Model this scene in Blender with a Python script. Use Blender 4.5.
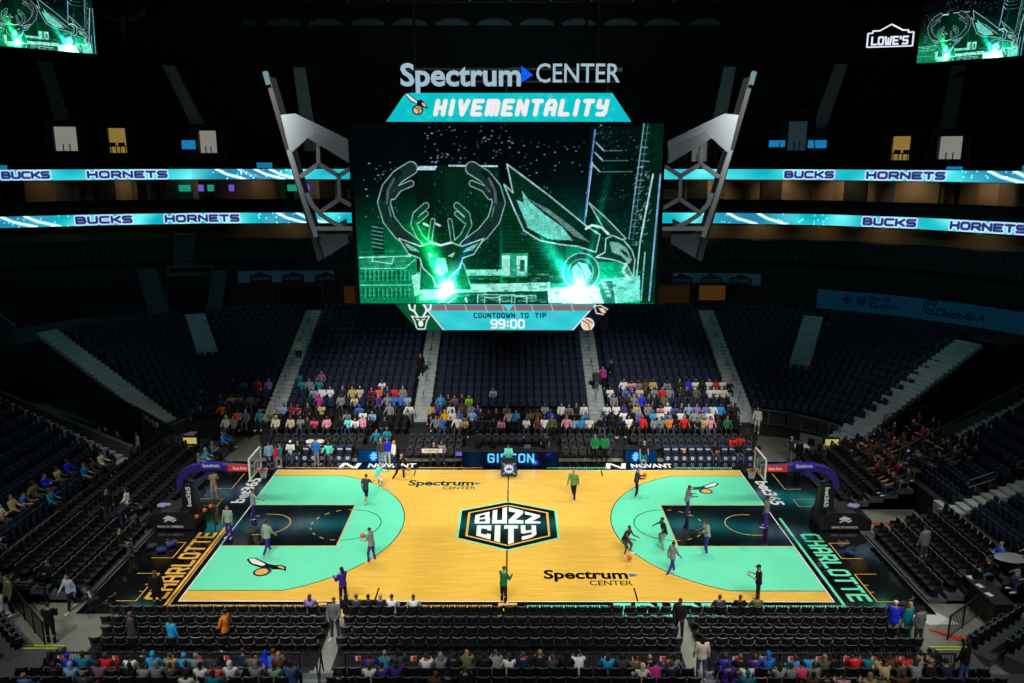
import bpy, bmesh, math, random
import numpy as np
from mathutils import Vector, Matrix
from math import sin, cos, pi, radians

scene = bpy.context.scene
COL = scene.collection
for o in list(bpy.data.objects):
    bpy.data.objects.remove(o)

# ------------------------------------------------------------------ camera
cam_data = bpy.data.cameras.new('camera')
cam = bpy.data.objects.new('camera', cam_data)
COL.objects.link(cam)
cam_data.sensor_width = 36.0
cam_data.lens = 807.5 / 1024 * 36.0
cam_data.clip_end = 400
cam.location = (0.3056, -39.5078, 18.8868)
_yaw, _pitch, _roll = -0.001774, 0.2231, 0.00029
_f = Vector((sin(_yaw), cos(_yaw), 0)); _r = Vector((cos(_yaw), -sin(_yaw), 0)); _u = Vector((0, 0, 1))
_f2 = _f * cos(_pitch) - _u * sin(_pitch); _u2 = _u * cos(_pitch) + _f * sin(_pitch)
_r3 = _r * cos(_roll) + _u2 * sin(_roll); _u3 = -_r * sin(_roll) + _u2 * cos(_roll)
cam.rotation_euler = Matrix((_r3, _u3, -_f2)).transposed().to_euler()
scene.camera = cam

# ------------------------------------------------------------------ world, exposure
world = bpy.data.worlds.new('arena_dark')
scene.world = world
world.use_nodes = True
world.node_tree.nodes['Background'].inputs[0].default_value = (0.35, 0.75, 0.9, 1)
world.node_tree.nodes['Background'].inputs[1].default_value = 0.004
scene.view_settings.view_transform = 'Standard'
scene.view_settings.look = 'None'
scene.view_settings.exposure = 0.0
scene.view_settings.gamma = 1.0
scene.view_settings.use_curve_mapping = False

# ------------------------------------------------------------------ flood lamps under the roof, plus added cyan fill
def spot(name, loc, aim, power, angle, blend=0.6, size=0.8, colr=(1, 0.97, 0.92)):
    l = bpy.data.lights.new(name, 'SPOT')
    l.energy = power; l.spot_size = radians(angle); l.spot_blend = blend; l.shadow_soft_size = size; l.color = colr
    o = bpy.data.objects.new(name, l); COL.objects.link(o)
    o.location = loc
    o.rotation_euler = (Vector(aim) - Vector(loc)).to_track_quat('-Z', 'Y').to_euler()
    return o
for sx in (-1, 1):
    for x in (6, 15, 23):
        spot('court_flood_lamp', (sx * x, -30, 31), (sx * x * 0.52, -1.0, 0), 16800, 40, 0.8)
        spot('court_flood_lamp', (sx * x, 13, 29), (sx * x * 0.55, -0.5, 0), 8500, 50, 0.75)
    spot('stand_flood_lamp', (sx * 13, -8, 30), (sx * 8.5, 13.0, 1.5), 34000, 34, 1.0)
    spot('stand_flood_lamp', (sx * 9, -34, 30), (sx * 9, -14.0, 1), 6800, 46, 1.0)
    spot('stand_flood_lamp', (sx * 6, -4, 30), (sx * 21.5, 0, 1), 3600, 46, 1.0)
    spot('stand_flood_lamp', (sx * 2, -6, 30), (sx * 24.5, 12, 2), 6500 if sx > 0 else 4200, 24, 1.0, colr=(.85, 1, 1))
    spot('stand_flood_lamp', (sx * 19, -32, 29), (sx * 20, -9, 0), 5200, 34, 1.0)
    spot('added_upper_fill', (sx * 9, -8, 33), (sx * 11, 27, 6.5), 3900, 46, 1.0, colr=(.35, .85, 1))  # added cyan fill that brightens the upper stands and banners
    spot('added_upper_fill', (sx * 16, -8, 33), (sx * 33, 24, 7), 4600, 40, 1.0, colr=(.35, .85, 1))  # same added fill, turned to the upper corners
spot('scoreboard_wash_lamp', (0, -36, 31), (0, -3, 17), 7000, 42, 0.8, colr=(.92, .97, 1))
# ------------------------------------------------------------------ helpers
def tag(o, label=None, cat=None, group=None, kind=None):
    if label: o['label'] = label
    if cat: o['category'] = cat
    if group: o['group'] = group
    if kind: o['kind'] = kind
    return o

def mesh_obj(name, me, parent=None, loc=None):
    o = bpy.data.objects.new(name, me); COL.objects.link(o)
    if parent is not None: o.parent = parent
    if loc is not None: o.location = loc
    return o

def empty(name, loc=(0, 0, 0), rz=0.0):
    o = bpy.data.objects.new(name, None); COL.objects.link(o)
    o.empty_display_size = 0.2
    o.location = loc; o.rotation_euler = (0, 0, rz)
    return o

def thing(name, label, cat, loc=(0, 0, 0), rz=0.0, group=None):
    return tag(empty(name, loc, rz), label, cat, group)

class MB:
    """collects geometry and links it as one mesh object; several materials possible"""
    def __init__(s): s.v = []; s.f = []; s.m = []; s.mi = 0
    def add(s, vs, fs):
        n = len(s.v); s.v += [tuple(v) for v in vs]
        s.f += [tuple(i + n for i in f) for f in fs]; s.m += [s.mi] * len(fs)
    def box(s, x0, x1, y0, y1, z0, z1):
        s.add([(x0, y0, z0), (x1, y0, z0), (x1, y1, z0), (x0, y1, z0), (x0, y0, z1), (x1, y0, z1), (x1, y1, z1), (x0, y1, z1)],
              [(0, 3, 2, 1), (4, 5, 6, 7), (0, 1, 5, 4), (1, 2, 6, 5), (2, 3, 7, 6), (3, 0, 4, 7)])
    def cbox(s, c, d, rz=0.0):
        ca, sa = cos(rz), sin(rz); vs = []
        for z in (-1, 1):
            for (x, y) in ((-1, -1), (1, -1), (1, 1), (-1, 1)):
                px, py = x * d[0] / 2, y * d[1] / 2
                vs.append((c[0] + px * ca - py * sa, c[1] + px * sa + py * ca, c[2] + z * d[2] / 2))
        s.add(vs, [(0, 3, 2, 1), (4, 5, 6, 7), (0, 1, 5, 4), (1, 2, 6, 5), (2, 3, 7, 6), (3, 0, 4, 7)])
    def bar(s, a, b, w, h=None):
        """box bar from a to b, width w, height h"""
        h = h or w; a = Vector(a); b = Vector(b); d = (b - a)
        if d.length < 1e-6: return
        d.normalize(); up = Vector((0, 0, 1)) if abs(d.z) < 0.95 else Vector((0, 1, 0))
        sd = d.cross(up).normalized(); u = sd.cross(d).normalized()
        vs = [p + sd * (i * w / 2) + u * (j * h / 2) for p in (a, b) for (i, j) in ((-1, -1), (1, -1), (1, 1), (-1, 1))]
        s.add(vs, [(0, 1, 2, 3), (7, 6, 5, 4), (0, 4, 5, 1), (1, 5, 6, 2), (2, 6, 7, 3), (3, 7, 4, 0)])
    def tube(s, pts, r, n=8):
        pts = [Vector(p) for p in pts]
        rr = r if isinstance(r, (list, tuple)) else [r] * len(pts)
        rings = []
        for i, p in enumerate(pts):
            d = (pts[min(i + 1, len(pts) - 1)] - pts[max(i - 1, 0)]).normalized()
            up = Vector((0, 0, 1)) if abs(d.z) < 0.9 else Vector((0, 1, 0))
            a = d.cross(up).normalized(); b = a.cross(d).normalized()
            rings.append([p + (a * cos(2 * pi * k / n) + b * sin(2 * pi * k / n)) * rr[i] for k in range(n)])
        vs = [v for rg in rings for v in rg]; fs = []
        for i in range(len(pts) - 1):
            for k in range(n):
                k2 = (k + 1) % n
                fs.append((i * n + k, i * n + k2, (i + 1) * n + k2, (i + 1) * n + k))
        fs.append(tuple(range(n - 1, -1, -1))); fs.append(tuple(range((len(pts) - 1) * n, len(pts) * n)))
        s.add(vs, fs)
    def prism(s, poly, fn0, fn1):
        """extrude a 2d polygon between two mappings (u,v)->xyz"""
        n = len(poly)
        vs = [fn0(p) for p in poly] + [fn1(p) for p in poly]
        s.add(vs, [tuple(range(n - 1, -1, -1)), tuple(range(n, 2 * n))] + [(i, (i + 1) % n, n + (i + 1) % n, n + i) for i in range(n)])
    def flat(s, poly, z):
        s.add([(p[0], p[1], z) for p in poly], [tuple(range(len(poly)))])
    def ball(s, c, r, n=14, m=9):
        rx, ry, rz = r if isinstance(r, (list, tuple)) else (r, r, r)
        vs = [(c[0], c[1], c[2] - rz)]; fs = []
        for i in range(1, m):
            t = pi * i / m
            for k in range(n):
                a = 2 * pi * k / n
                vs.append((c[0] + rx * sin(t) * cos(a), c[1] + ry * sin(t) * sin(a), c[2] - rz * cos(t)))
        vs.append((c[0], c[1], c[2] + rz)); L = len(vs) - 1
        for k in range(n):
            fs.append((0, 1 + (k + 1) % n, 1 + k)); fs.append((L, L - n + k, L - n + (k + 1) % n))
        for i in range(m - 2):
            for k in range(n):
                a = 1 + i * n + k; b = 1 + i * n + (k + 1) % n
                fs.append((a, b, b + n, a + n))
        s.add(vs, fs)
    def mesh(s, name, mats, smooth=False):
        me = bpy.data.meshes.new(name)
        me.from_pydata(s.v, [], s.f)
        for m in (mats if isinstance(mats, (list, tuple)) else [mats]): me.materials.append(m)
        if any(s.m): me.polygons.foreach_set('material_index', s.m)
        if smooth: me.polygons.foreach_set('use_smooth', [True] * len(me.polygons))
        me.update()
        return me
    def build(s, name, mats, parent=None, loc=None, smooth=False, bevel=0.0):
        o = mesh_obj(name, s.mesh(name, mats, smooth), parent, loc)
        if bevel:
            b = o.modifiers.new('bevel', 'BEVEL'); b.width = bevel; b.segments = 2; b.limit_method = 'ANGLE'
        return o

def srgb(r, g, b):
    f = lambda c: (c / 255 / 12.92) if c / 255 <= 0.04045 else ((c / 255 + 0.055) / 1.055) ** 2.4
    return (f(r), f(g), f(b))

MATS = {}
def mat(name, colr, rough=0.6, metal=0.0, noise=0.0, nscale=4.0, spec=None, emit=None, emit_s=0.0, alpha=None, stretch=None):
    if name in MATS: return MATS[name]
    m = bpy.data.materials.new(name); m.use_nodes = True
    nt = m.node_tree; b = nt.nodes['Principled BSDF']
    b.inputs['Roughness'].default_value = rough; b.inputs['Metallic'].default_value = metal
    if spec is not None: b.inputs['Specular IOR Level'].default_value = spec
    if noise:
        tc = nt.nodes.new('ShaderNodeTexCoord'); mp = nt.nodes.new('ShaderNodeMapping'); nz = nt.nodes.new('ShaderNodeTexNoise')
        nz.inputs['Scale'].default_value = nscale; nz.inputs['Detail'].default_value = 5
        if stretch: mp.inputs['Scale'].default_value = stretch
        rp = nt.nodes.new('ShaderNodeValToRGB')
        rp.color_ramp.elements[0].position = 0.3; rp.color_ramp.elements[1].position = 0.7
        rp.color_ramp.elements[0].color = (*[c * (1 - noise) for c in colr], 1); rp.color_ramp.elements[1].color = (*[min(1, c * (1 + noise)) for c in colr], 1)
        nt.links.new(tc.outputs['Object'], mp.inputs['Vector']); nt.links.new(mp.outputs[0], nz.inputs['Vector'])
        nt.links.new(nz.outputs[0], rp.inputs[0]); nt.links.new(rp.outputs[0], b.inputs['Base Color'])
    else:
        b.inputs['Base Color'].default_value = (*colr, 1)
    if emit:
        b.inputs['Emission Color'].default_value = (*emit, 1); b.inputs['Emission Strength'].default_value = emit_s
    if alpha is not None:
        b.inputs['Transmission Weight'].default_value = alpha
        b.inputs['IOR'].default_value = 1.1
    MATS[name] = m
    return m

def screen_mat(name, strength):
    """LED screen: every diode's colour comes from the colour attribute of the panel mesh"""
    m = bpy.data.materials.new(name); m.use_nodes = True
    nt = m.node_tree; nt.nodes.clear()
    out = nt.nodes.new('ShaderNodeOutputMaterial'); e = nt.nodes.new('ShaderNodeEmission'); a = nt.nodes.new('ShaderNodeAttribute')
    a.attribute_name = 'led'; e.inputs[1].default_value = strength
    nt.links.new(a.outputs['Color'], e.inputs[0]); nt.links.new(e.outputs[0], out.inputs[0])
    MATS[name] = m
    return m

def tint_mat(name, rough, noise=0.15, nscale=30.0):
    """material whose colour is the object's own colour (fabric, hair, skin)"""
    m = bpy.data.materials.new(name); m.use_nodes = True
    nt = m.node_tree; b = nt.nodes['Principled BSDF']; b.inputs['Roughness'].default_value = rough
    b.inputs['Specular IOR Level'].default_value = 0.25
    oi = nt.nodes.new('ShaderNodeObjectInfo'); nz = nt.nodes.new('ShaderNodeTexNoise'); tc = nt.nodes.new('ShaderNodeTexCoord')
    nz.inputs['Scale'].default_value = nscale
    mr = nt.nodes.new('ShaderNodeMapRange'); mr.inputs[3].default_value = 1 - noise; mr.inputs[4].default_value = 1 + noise
    mx = nt.nodes.new('ShaderNodeVectorMath'); mx.operation = 'SCALE'
    nt.links.new(tc.outputs['Object'], nz.inputs['Vector']); nt.links.new(nz.outputs[0], mr.inputs[0])
    nt.links.new(oi.outputs['Color'], mx.inputs[0]); nt.links.new(mr.outputs[0], mx.inputs['Scale'])
    nt.links.new(mx.outputs[0], b.inputs['Base Color'])
    MATS[name] = m
    return m

def emis(name, colr, s):
    if name in MATS: return MATS[name]
    m = bpy.data.materials.new(name); m.use_nodes = True
    nt = m.node_tree; nt.nodes.clear()
    out = nt.nodes.new('ShaderNodeOutputMaterial'); e = nt.nodes.new('ShaderNodeEmission')
    e.inputs[0].default_value = (*colr, 1); e.inputs[1].default_value = s
    nt.links.new(e.outputs[0], out.inputs[0]); MATS[name] = m
    return m

# ---- block letters as strokes on a unit box
BF = {
 'A': [[(0, 0), (0, .78), (.22, 1), (.78, 1), (1, .78), (1, 0)], [(0, .42), (1, .42)]],
 'B': [[(0, 0), (0, 1), (.8, 1), (.95, .85), (.95, .62), (.82, .52), (0, .52)], [(.82, .52), (1, .4), (1, .15), (.85, 0), (0, 0)]],
 'C': [[(1, 1), (.15, 1), (0, .85), (0, .15), (.15, 0), (1, 0)]],
 'D': [[(0, 0), (0, 1), (.8, 1), (1, .8), (1, .2), (.8, 0), (0, 0)]],
 'E': [[(1, 1), (0, 1), (0, 0), (1, 0)], [(0, .5), (.85, .5)]],
 'F': [[(1, 1), (0, 1), (0, 0)], [(0, .5), (.85, .5)]],
 'G': [[(1, .8), (.85, 1), (.15, 1), (0, .85), (0, .15), (.15, 0), (.85, 0), (1, .15), (1, .48), (.55, .48)]],
 'H': [[(0, 0), (0, 1)], [(1, 0), (1, 1)], [(0, .5), (1, .5)]],
 'I': [[(.5, 0), (.5, 1)]],
 'K': [[(0, 0), (0, 1)], [(0, .45), (.35, .5), (1, 1)], [(.35, .5), (1, 0)]],
 'L': [[(0, 1), (0, 0), (1, 0)]],
 'M': [[(0, 0), (0, 1), (.85, 1), (1, .85), (1, 0)], [(.5, 1), (.5, 0)]],
 'N': [[(0, 0), (0, 1), (1, 0), (1, 1)]],
 'O': [[(.15, 0), (0, .15), (0, .85), (.15, 1), (.85, 1), (1, .85), (1, .15), (.85, 0), (.15, 0)]],
 'R': [[(0, 0), (0, 1), (.85, 1), (1, .85), (1, .55), (.85, .42), (0, .42)], [(.5, .42), (1, 0)]],
 'S': [[(1, 1), (.12, 1), (0, .88), (0, .62), (.12, .5), (.88, .5), (1, .38), (1, .12), (.88, 0), (0, 0)]],
 'T': [[(0, 1), (1, 1)], [(.5, 1), (.5, 0)]],
 'U': [[(0, 1), (0, .15), (.15, 0), (.85, 0), (1, .15), (1, 1)]],
 'V': [[(0, 1), (.5, 0), (1, 1)]],
 'W': [[(0, 1), (.15, 0), (.5, 0), (.5, .8)], [(.5, 0), (.85, 0), (1, 1)]],
 'Y': [[(0, 1), (0, .55), (1, .55)], [(1, 1), (1, .2), (.85, 0), (.1, 0)]],
 'Z': [[(0, 1), (1, 1), (0, 0), (1, 0)]],
 'P': [[(0, 0), (0, 1), (.85, 1), (1, .85), (1, .55), (.85, .42), (0, .42)]],
 '#': [[(.3, 0), (.4, 1)], [(.65, 0), (.75, 1)], [(0, .68), (1, .68)], [(0, .32), (1, .32)]],
 '0': [[(.15, 0), (0, .15), (0, .85), (.15, 1), (.85, 1), (1, .85), (1, .15), (.85, 0), (.15, 0)]],
 '6': [[(.95, 1), (.2, 1), (0, .8), (0, .15), (.15, 0), (.85, 0), (1, .15), (1, .42), (.85, .55), (0, .55)]],
 '9': [[(.05, 0), (.85, 0), (1, .2), (1, .85), (.85, 1), (.15, 1), (0, .85), (0, .58), (.15, .45), (1, .45)]],
 ':': [[(.5, .2), (.5, .3)], [(.5, .7), (.5, .8)]],
 "'": [[(.5, .75), (.4, 1)]],
}
BFW = {'I': 0.22, ':': 0.25, "'": 0.15, ' ': 0.55, 'M': 1.25, 'W': 1.3}
def block_segments(text, h, w, gap, slant=0.0):
    """list of 2d segments for a line of block letters, plus the total width"""
    segs = []; x = 0.0
    for ch in text:
        cw = w * BFW.get(ch, 1.0)
        for pl in BF.get(ch, []):
            for (a, b) in zip(pl, pl[1:]):
                pa, pb = (x + a[0] * cw + a[1] * h * slant, a[1] * h), (x + b[0] * cw + b[1] * h * slant, b[1] * h)
                segs.append((pa, pb))
        x += cw + gap
    return segs, x - gap
def seg_quads(segs, t):
    out = []
    for (a, b) in segs:
        dx, dy = b[0] - a[0], b[1] - a[1]; L = math.hypot(dx, dy)
        if L < 1e-9: continue
        dx /= L; dy /= L; e = t / 2
        a2 = (a[0] - dx * e, a[1] - dy * e); b2 = (b[0] + dx * e, b[1] + dy * e)
        out.append([(a2[0] - dy * -e, a2[1] + dx * -e), (b2[0] - dy * -e, b2[1] + dx * -e), (b2[0] - dy * e, b2[1] + dx * e), (a2[0] - dy * e, a2[1] + dx * e)])
    return out

def font_mesh(name, text, size, m, extrude=0.0, offset=0.0, shear=0.0, align='CENTER', spacing=1.0, xs=1.0):
    cu = bpy.data.curves.new(name, 'FONT'); cu.body = text; cu.size = size; cu.extrude = extrude; cu.offset = offset
    cu.shear = shear; cu.align_x = align; cu.align_y = 'CENTER'; cu.space_character = spacing; cu.resolution_u = 3
    o = bpy.data.objects.new(name, cu); COL.objects.link(o)
    dg = bpy.context.evaluated_depsgraph_get(); dg.update()
    me = bpy.data.meshes.new_from_object(o.evaluated_get(dg))
    bpy.data.objects.remove(o); bpy.data.curves.remove(cu)
    me.materials.clear(); me.materials.append(m)
    if xs != 1.0: me.transform(Matrix.Diagonal((xs, 1, 1, 1)))
    return me
from mathutils.geometry import delaunay_2d_cdt
def union2d(polys):
    """overlapping flat pieces -> one clean triangulated outline"""
    vs = []; fs = []
    for p in polys:
        a = sum(p[i][0] * p[(i + 1) % len(p)][1] - p[(i + 1) % len(p)][0] * p[i][1] for i in range(len(p)))
        p = list(p) if a > 0 else list(p)[::-1]
        fs.append(list(range(len(vs), len(vs) + len(p)))); vs += [Vector(q) for q in p]
    r = delaunay_2d_cdt(vs, [], fs, 0, 1e-5)
    return [[tuple(r[0][i]) for i in f] for f, src in zip(r[2], r[5]) if src]
def put_text(name, text, size, m, mw, parent=None, fit=None, **k):
    """lettering mesh; mw = world matrix mapping text x/y plane; fit = target width"""
    me = font_mesh(name, text, size, m, **k)
    if fit:
        xs = [v.co.x for v in me.vertices]; w = max(xs) - min(xs)
        me.transform(Matrix.Diagonal((fit / w, 1, 1, 1)))
    me.transform(mw)
    return mesh_obj(name, me, parent)
def frame(origin, xdir, ydir):
    x = Vector(xdir).normalized(); y = Vector(ydir).normalized(); z = x.cross(y)
    M = Matrix.Identity(4)
    for i, v in enumerate((x, y, z)):
        M[0][i], M[1][i], M[2][i] = v
    M[0][3], M[1][3], M[2][3] = origin
    return M

# ---- led picture canvas (numpy raster in its own unit frame)
class Canvas:
    def __init__(s, w, h, x0, x1, y0, y1):
        s.w, s.h = w, h
        s.X, s.Y = np.meshgrid(np.linspace(x0, x1, w), np.linspace(y0, y1, h))
        s.px = (x1 - x0) / w
        s.a = np.zeros((h, w, 3))
    def blend(s, cov, c):
        cov = np.clip(cov, 0, 1)[..., None]; s.a = s.a * (1 - cov) + np.array(c) * cov
    def addl(s, cov, c): s.a = s.a + np.clip(cov, 0, None)[..., None] * np.array(c)
    def dist(s, pts):
        d = np.full(s.X.shape, 1e9)
        for (a, b) in zip(pts, pts[1:]): d = np.minimum(d, s.sd(a, b))
        return d
    def sd(s, a, b):
        ax, ay = a; bx, by = b; dx, dy = bx - ax, by - ay; L = dx * dx + dy * dy + 1e-12
        t = np.clip(((s.X - ax) * dx + (s.Y - ay) * dy) / L, 0, 1)
        return np.hypot(s.X - ax - t * dx, s.Y - ay - t * dy)
    def stroke(s, pts, w, c, al=1.0): s.blend(al * np.clip((w / 2 - s.dist(pts)) / s.px + 0.5, 0, 1), c)
    def inside(s, poly):
        r = np.zeros(s.X.shape, bool); n = len(poly)
        for i in range(n):
            (x1, y1), (x2, y2) = poly[i], poly[(i + 1) % n]
            if y1 == y2: continue
            r ^= ((y1 > s.Y) != (y2 > s.Y)) & (s.X < (x2 - x1) * (s.Y - y1) / (y2 - y1) + x1)
        return r
    def poly(s, poly, c, al=1.0, line=None, lw=1.0):
        s.blend(al * s.inside(poly), c)
        if line: s.stroke(list(poly) + [poly[0]], lw, line)
    def glow(s, x, y, r, c, p=2.0): s.addl(np.exp(-((np.hypot(s.X - x, s.Y - y) / r) ** p)), c)
    def text(s, txt, x, y, h, w, gap, t, c, slant=0.0, flip=-1, outline=None, ow=0.0):
        segs, W = block_segments(txt, h, w, gap, slant)
        segs = [((x + a[0], y + flip * a[1]), (x + b[0], y + flip * b[1])) for a, b in segs]
        d = np.full(s.X.shape, 1e9)
        for a, b in segs: d = np.minimum(d, s.sd(a, b))
        if outline: s.blend(np.clip((t / 2 + ow - d) / s.px + .5, 0, 1), outline)
        s.blend(np.clip((t / 2 - d) / s.px + .5, 0, 1), c)
    def grid_mesh(s, name, fn, m):
        """panel mesh, one vertex per diode; fn(u,v)->xyz with u,v in 0..1 (v from the bottom)"""
        h, w = s.h, s.w
        me = bpy.data.meshes.new(name)
        U, V = np.meshgrid(np.linspace(0, 1, w), np.linspace(1, 0, h))
        P = np.array(fn(U.ravel(), V.ravel())).T.astype(np.float32)
        idx = np.arange(h * w).reshape(h, w)
        F = np.stack([idx[1:, :-1], idx[1:, 1:], idx[:-1, 1:], idx[:-1, :-1]], -1).reshape(-1, 4)
        me.vertices.add(h * w); me.vertices.foreach_set('co', P.ravel())
        me.loops.add(F.size); me.loops.foreach_set('vertex_index', F.ravel().astype(np.int32))
        me.polygons.add(len(F)); me.polygons.foreach_set('loop_start', np.arange(0, F.size, 4, dtype=np.int32))
        me.update(calc_edges=True); me.validate()
        at = me.color_attributes.new('led', 'FLOAT_COLOR', 'POINT')
        rgba = np.ones((h * w, 4), np.float32); _c = np.clip(s.a, 0, 1.6).reshape(-1, 3); rgba[:, :3] = np.where(_c <= 0.04045, _c / 12.92, ((_c + 0.055) / 1.055) ** 2.4)
        at.data.foreach_set('color', rgba.ravel())
        me.materials.append(m)
        return me
# ------------------------------------------------------------------ materials
WOOD = bpy.data.materials.new('maple_boards'); WOOD.use_nodes = True
def _wood():
    nt = WOOD.node_tree; b = nt.nodes['Principled BSDF']
    tc = nt.nodes.new('ShaderNodeTexCoord')
    br = nt.nodes.new('ShaderNodeTexBrick'); br.offset = 0.37; br.inputs['Scale'].default_value = 1.0
    br.inputs['Brick Width'].default_value = 1.1; br.inputs['Row Height'].default_value = 0.07; br.inputs['Mortar Size'].default_value = 0.0015
    br.inputs['Color1'].default_value = (*srgb(242, 196, 84), 1); br.inputs['Color2'].default_value = (*srgb(234, 184, 70), 1); br.inputs['Mortar'].default_value = (*srgb(210, 160, 56), 1)
    nz = nt.nodes.new('ShaderNodeTexNoise'); mp = nt.nodes.new('ShaderNodeMapping'); mp.inputs['Scale'].default_value = (0.35, 3.0, 1); nz.inputs['Scale'].default_value = 1.6; nz.inputs['Detail'].default_value = 6
    mr = nt.nodes.new('ShaderNodeMapRange'); mr.inputs[1].default_value = .3; mr.inputs[2].default_value = .7; mr.inputs[3].default_value = .92; mr.inputs[4].default_value = 1.05
    sc = nt.nodes.new('ShaderNodeVectorMath'); sc.operation = 'SCALE'
    nt.links.new(tc.outputs['Object'], br.inputs['Vector']); nt.links.new(tc.outputs['Object'], mp.inputs[0]); nt.links.new(mp.outputs[0], nz.inputs['Vector'])
    nt.links.new(nz.outputs[0], mr.inputs[0]); nt.links.new(br.outputs[0], sc.inputs[0]); nt.links.new(mr.outputs[0], sc.inputs['Scale']); nt.links.new(sc.outputs[0], b.inputs['Base Color'])
    b.inputs['Roughness'].default_value = 0.22; b.inputs['Specular IOR Level'].default_value = 0.5
_wood()
TEAL = mat('teal_court_paint', srgb(108, 234, 186), 0.3, noise=0.04, nscale=0.8)
BLACKP = mat('black_court_paint', srgb(13, 13, 15), 0.08, noise=0.25, nscale=3, spec=1.0); BLACKP.node_tree.nodes['Principled BSDF'].inputs['IOR'].default_value = 1.75
GOLD = mat('gold_court_paint', srgb(232, 176, 72), 0.3, noise=0.06)
WHITEP = mat('white_court_paint', srgb(236, 236, 230), 0.3)
BLUEP = mat('blue_court_paint', srgb(20, 110, 190), 0.3)
CONC = mat('sealed_concrete', srgb(122, 126, 114), 0.45, noise=0.16, nscale=0.9)
STEPC = mat('stair_concrete', srgb(166, 174, 172), 0.75, noise=0.14, nscale=1.5)
DARK = mat('dark_concrete', srgb(24, 27, 31), 0.85, noise=0.2, nscale=1.2)
DECK = mat('black_riser_deck', srgb(26, 28, 31), 0.7, noise=0.2, nscale=1.5)
GDECK = mat('grey_riser_deck', srgb(70, 74, 78), 0.6, noise=0.15, nscale=1.5)
STEPD = mat('shaded_stair_concrete', srgb(74, 82, 84), .8, noise=.15, nscale=1.5)  # stair concrete darkened to put the dimness into its colour
BLACKF = mat('black_vinyl', srgb(18, 19, 21), 0.42, noise=0.15, nscale=8)
RIM_LIT = mat('rim_highlight_grey', srgb(80, 86, 88), 0.35, noise=0.1, nscale=8)  # paler tone paints the overhead highlight onto the backrest rims
GREYPAD = mat('grey_seat_pad', srgb(64, 70, 78), 0.5, noise=0.1, nscale=8)
NAVY = mat('navy_seat_plastic', srgb(30, 40, 62), 0.5, noise=0.15, nscale=6)
STEEL = mat('brushed_steel', srgb(120, 124, 126), 0.4, 0.6)
BSTEEL = mat('black_steel', srgb(22, 23, 25), 0.45, 0.3)
YEL = mat('yellow_nosing', srgb(200, 205, 60), 0.5)
WALLG = mat('grey_painted_wall', srgb(92, 102, 98), 0.8, noise=0.1, nscale=0.7)
SUITEW = mat('suite_wall_tan', srgb(176, 150, 112), 0.8, noise=0.15, nscale=0.7)
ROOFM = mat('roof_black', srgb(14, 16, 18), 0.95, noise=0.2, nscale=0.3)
WHITE = mat('white_plastic', srgb(225, 225, 222), 0.4)
REDM = mat('red_plastic', srgb(205, 40, 40), 0.4)

# ------------------------------------------------------------------ floor
m = MB(); m.box(-62, 62, -24, 55, -0.5, -0.03)
tag(m.build('floor', CONC), kind='structure')

# ------------------------------------------------------------------ seating row tables  (seat centre line, floor height)
NEAR_FLOOR = [(-9.12, -0.03), (-9.88, -0.03), (-10.62, -0.03), (-11.36, -0.03)]
NEAR_RISE = [(-14.0, 0.50), (-15.0, 0.83), (-16.0, 1.15)]
FAR_ROWS = [(9.35, -0.03), (10.2, 0.12), (11.0, 0.27), (12.0, 0.80), (12.8, 1.00), (13.6, 1.20)]
BOWL_N = 15
CX, CY = 16.4, 8.3
def bowl_r(i): return 6.4 + 0.84 * i
def bowl_z(i): return 1.5 + 0.33 * i

def sweep(mb, stations, prof, close=False):
    """stations: list of functions d->(x,y); prof: list of (d,z)"""
    n = len(prof); vs = []
    for st in stations:
        for (d, z) in prof:
            x, y = st(d); vs.append((x, y, z))
    fs = []
    for i in range(len(stations) - 1):
        for k in range(n - 1):
            fs.append((i * n + k, (i + 1) * n + k, (i + 1) * n + k + 1, i * n + k + 1))
    mb.add(vs, fs)
def st_far(x): return lambda d: (x, CY + d)
def st_arc(sx, a): return lambda d: (sx * (CX + d * cos(radians(a))), CY + d * sin(radians(a)))
def st_end(sx, y, k=0.0): return lambda d: (sx * (CX + d), y + k * (d - 6))

def steps(r0, z0, n, tread, rise, rbase=None):
    p = [(r0, -0.03), (r0, z0)]
    for i in range(n):
        p.append((r0 + tread * (i + 1), z0 + rise * i))
        if i < n - 1: p.append((r0 + tread * (i + 1), z0 + rise * (i + 1)))
    return p
bowlprof = steps(6.0, 1.5, BOWL_N, 0.84, 0.33)
bowlprof[1] = (6.0, 1.5)
RANG, LANG = 23, 27
# far straight plus both corners
def stair_lim(sx, d):
    """angle of the corner stairs at radius d"""
    t = min(1, max(0, (d - 5.4) / 11.8))
    return (10 + 13 * t) if sx > 0 else (25 + 2 * t)
def st_lim(sx): return lambda d: (sx * (CX + d * cos(radians(stair_lim(sx, d)))), CY + d * sin(radians(stair_lim(sx, d))))
sts = [st_lim(1)] + [st_arc(1, a) for a in (30, 40, 50, 60, 70, 80)] + [st_far(x) for x in (16.4, 0, -16.4)] + [st_arc(-1, a) for a in (80, 70, 60, 50, 40, 32)] + [st_lim(-1)]
m = MB(); sweep(m, sts, bowlprof)
tag(m.build('floor_lower_bowl_steps', DARK), kind='structure')
# end stands, right and left
endprof = [(d, z) for d, z in bowlprof]
for sx, nm in ((1, 'right'), (-1, 'left')):
    yk = 4.4 if sx > 0 else 5.2
    m = MB(); sweep(m, [st_end(sx, -11.0), st_end(sx, -2.2), st_end(sx, yk, 0.25)], endprof)
    tag(m.build('floor_end_stand_%s' % nm, DARK), kind='structure')
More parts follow.
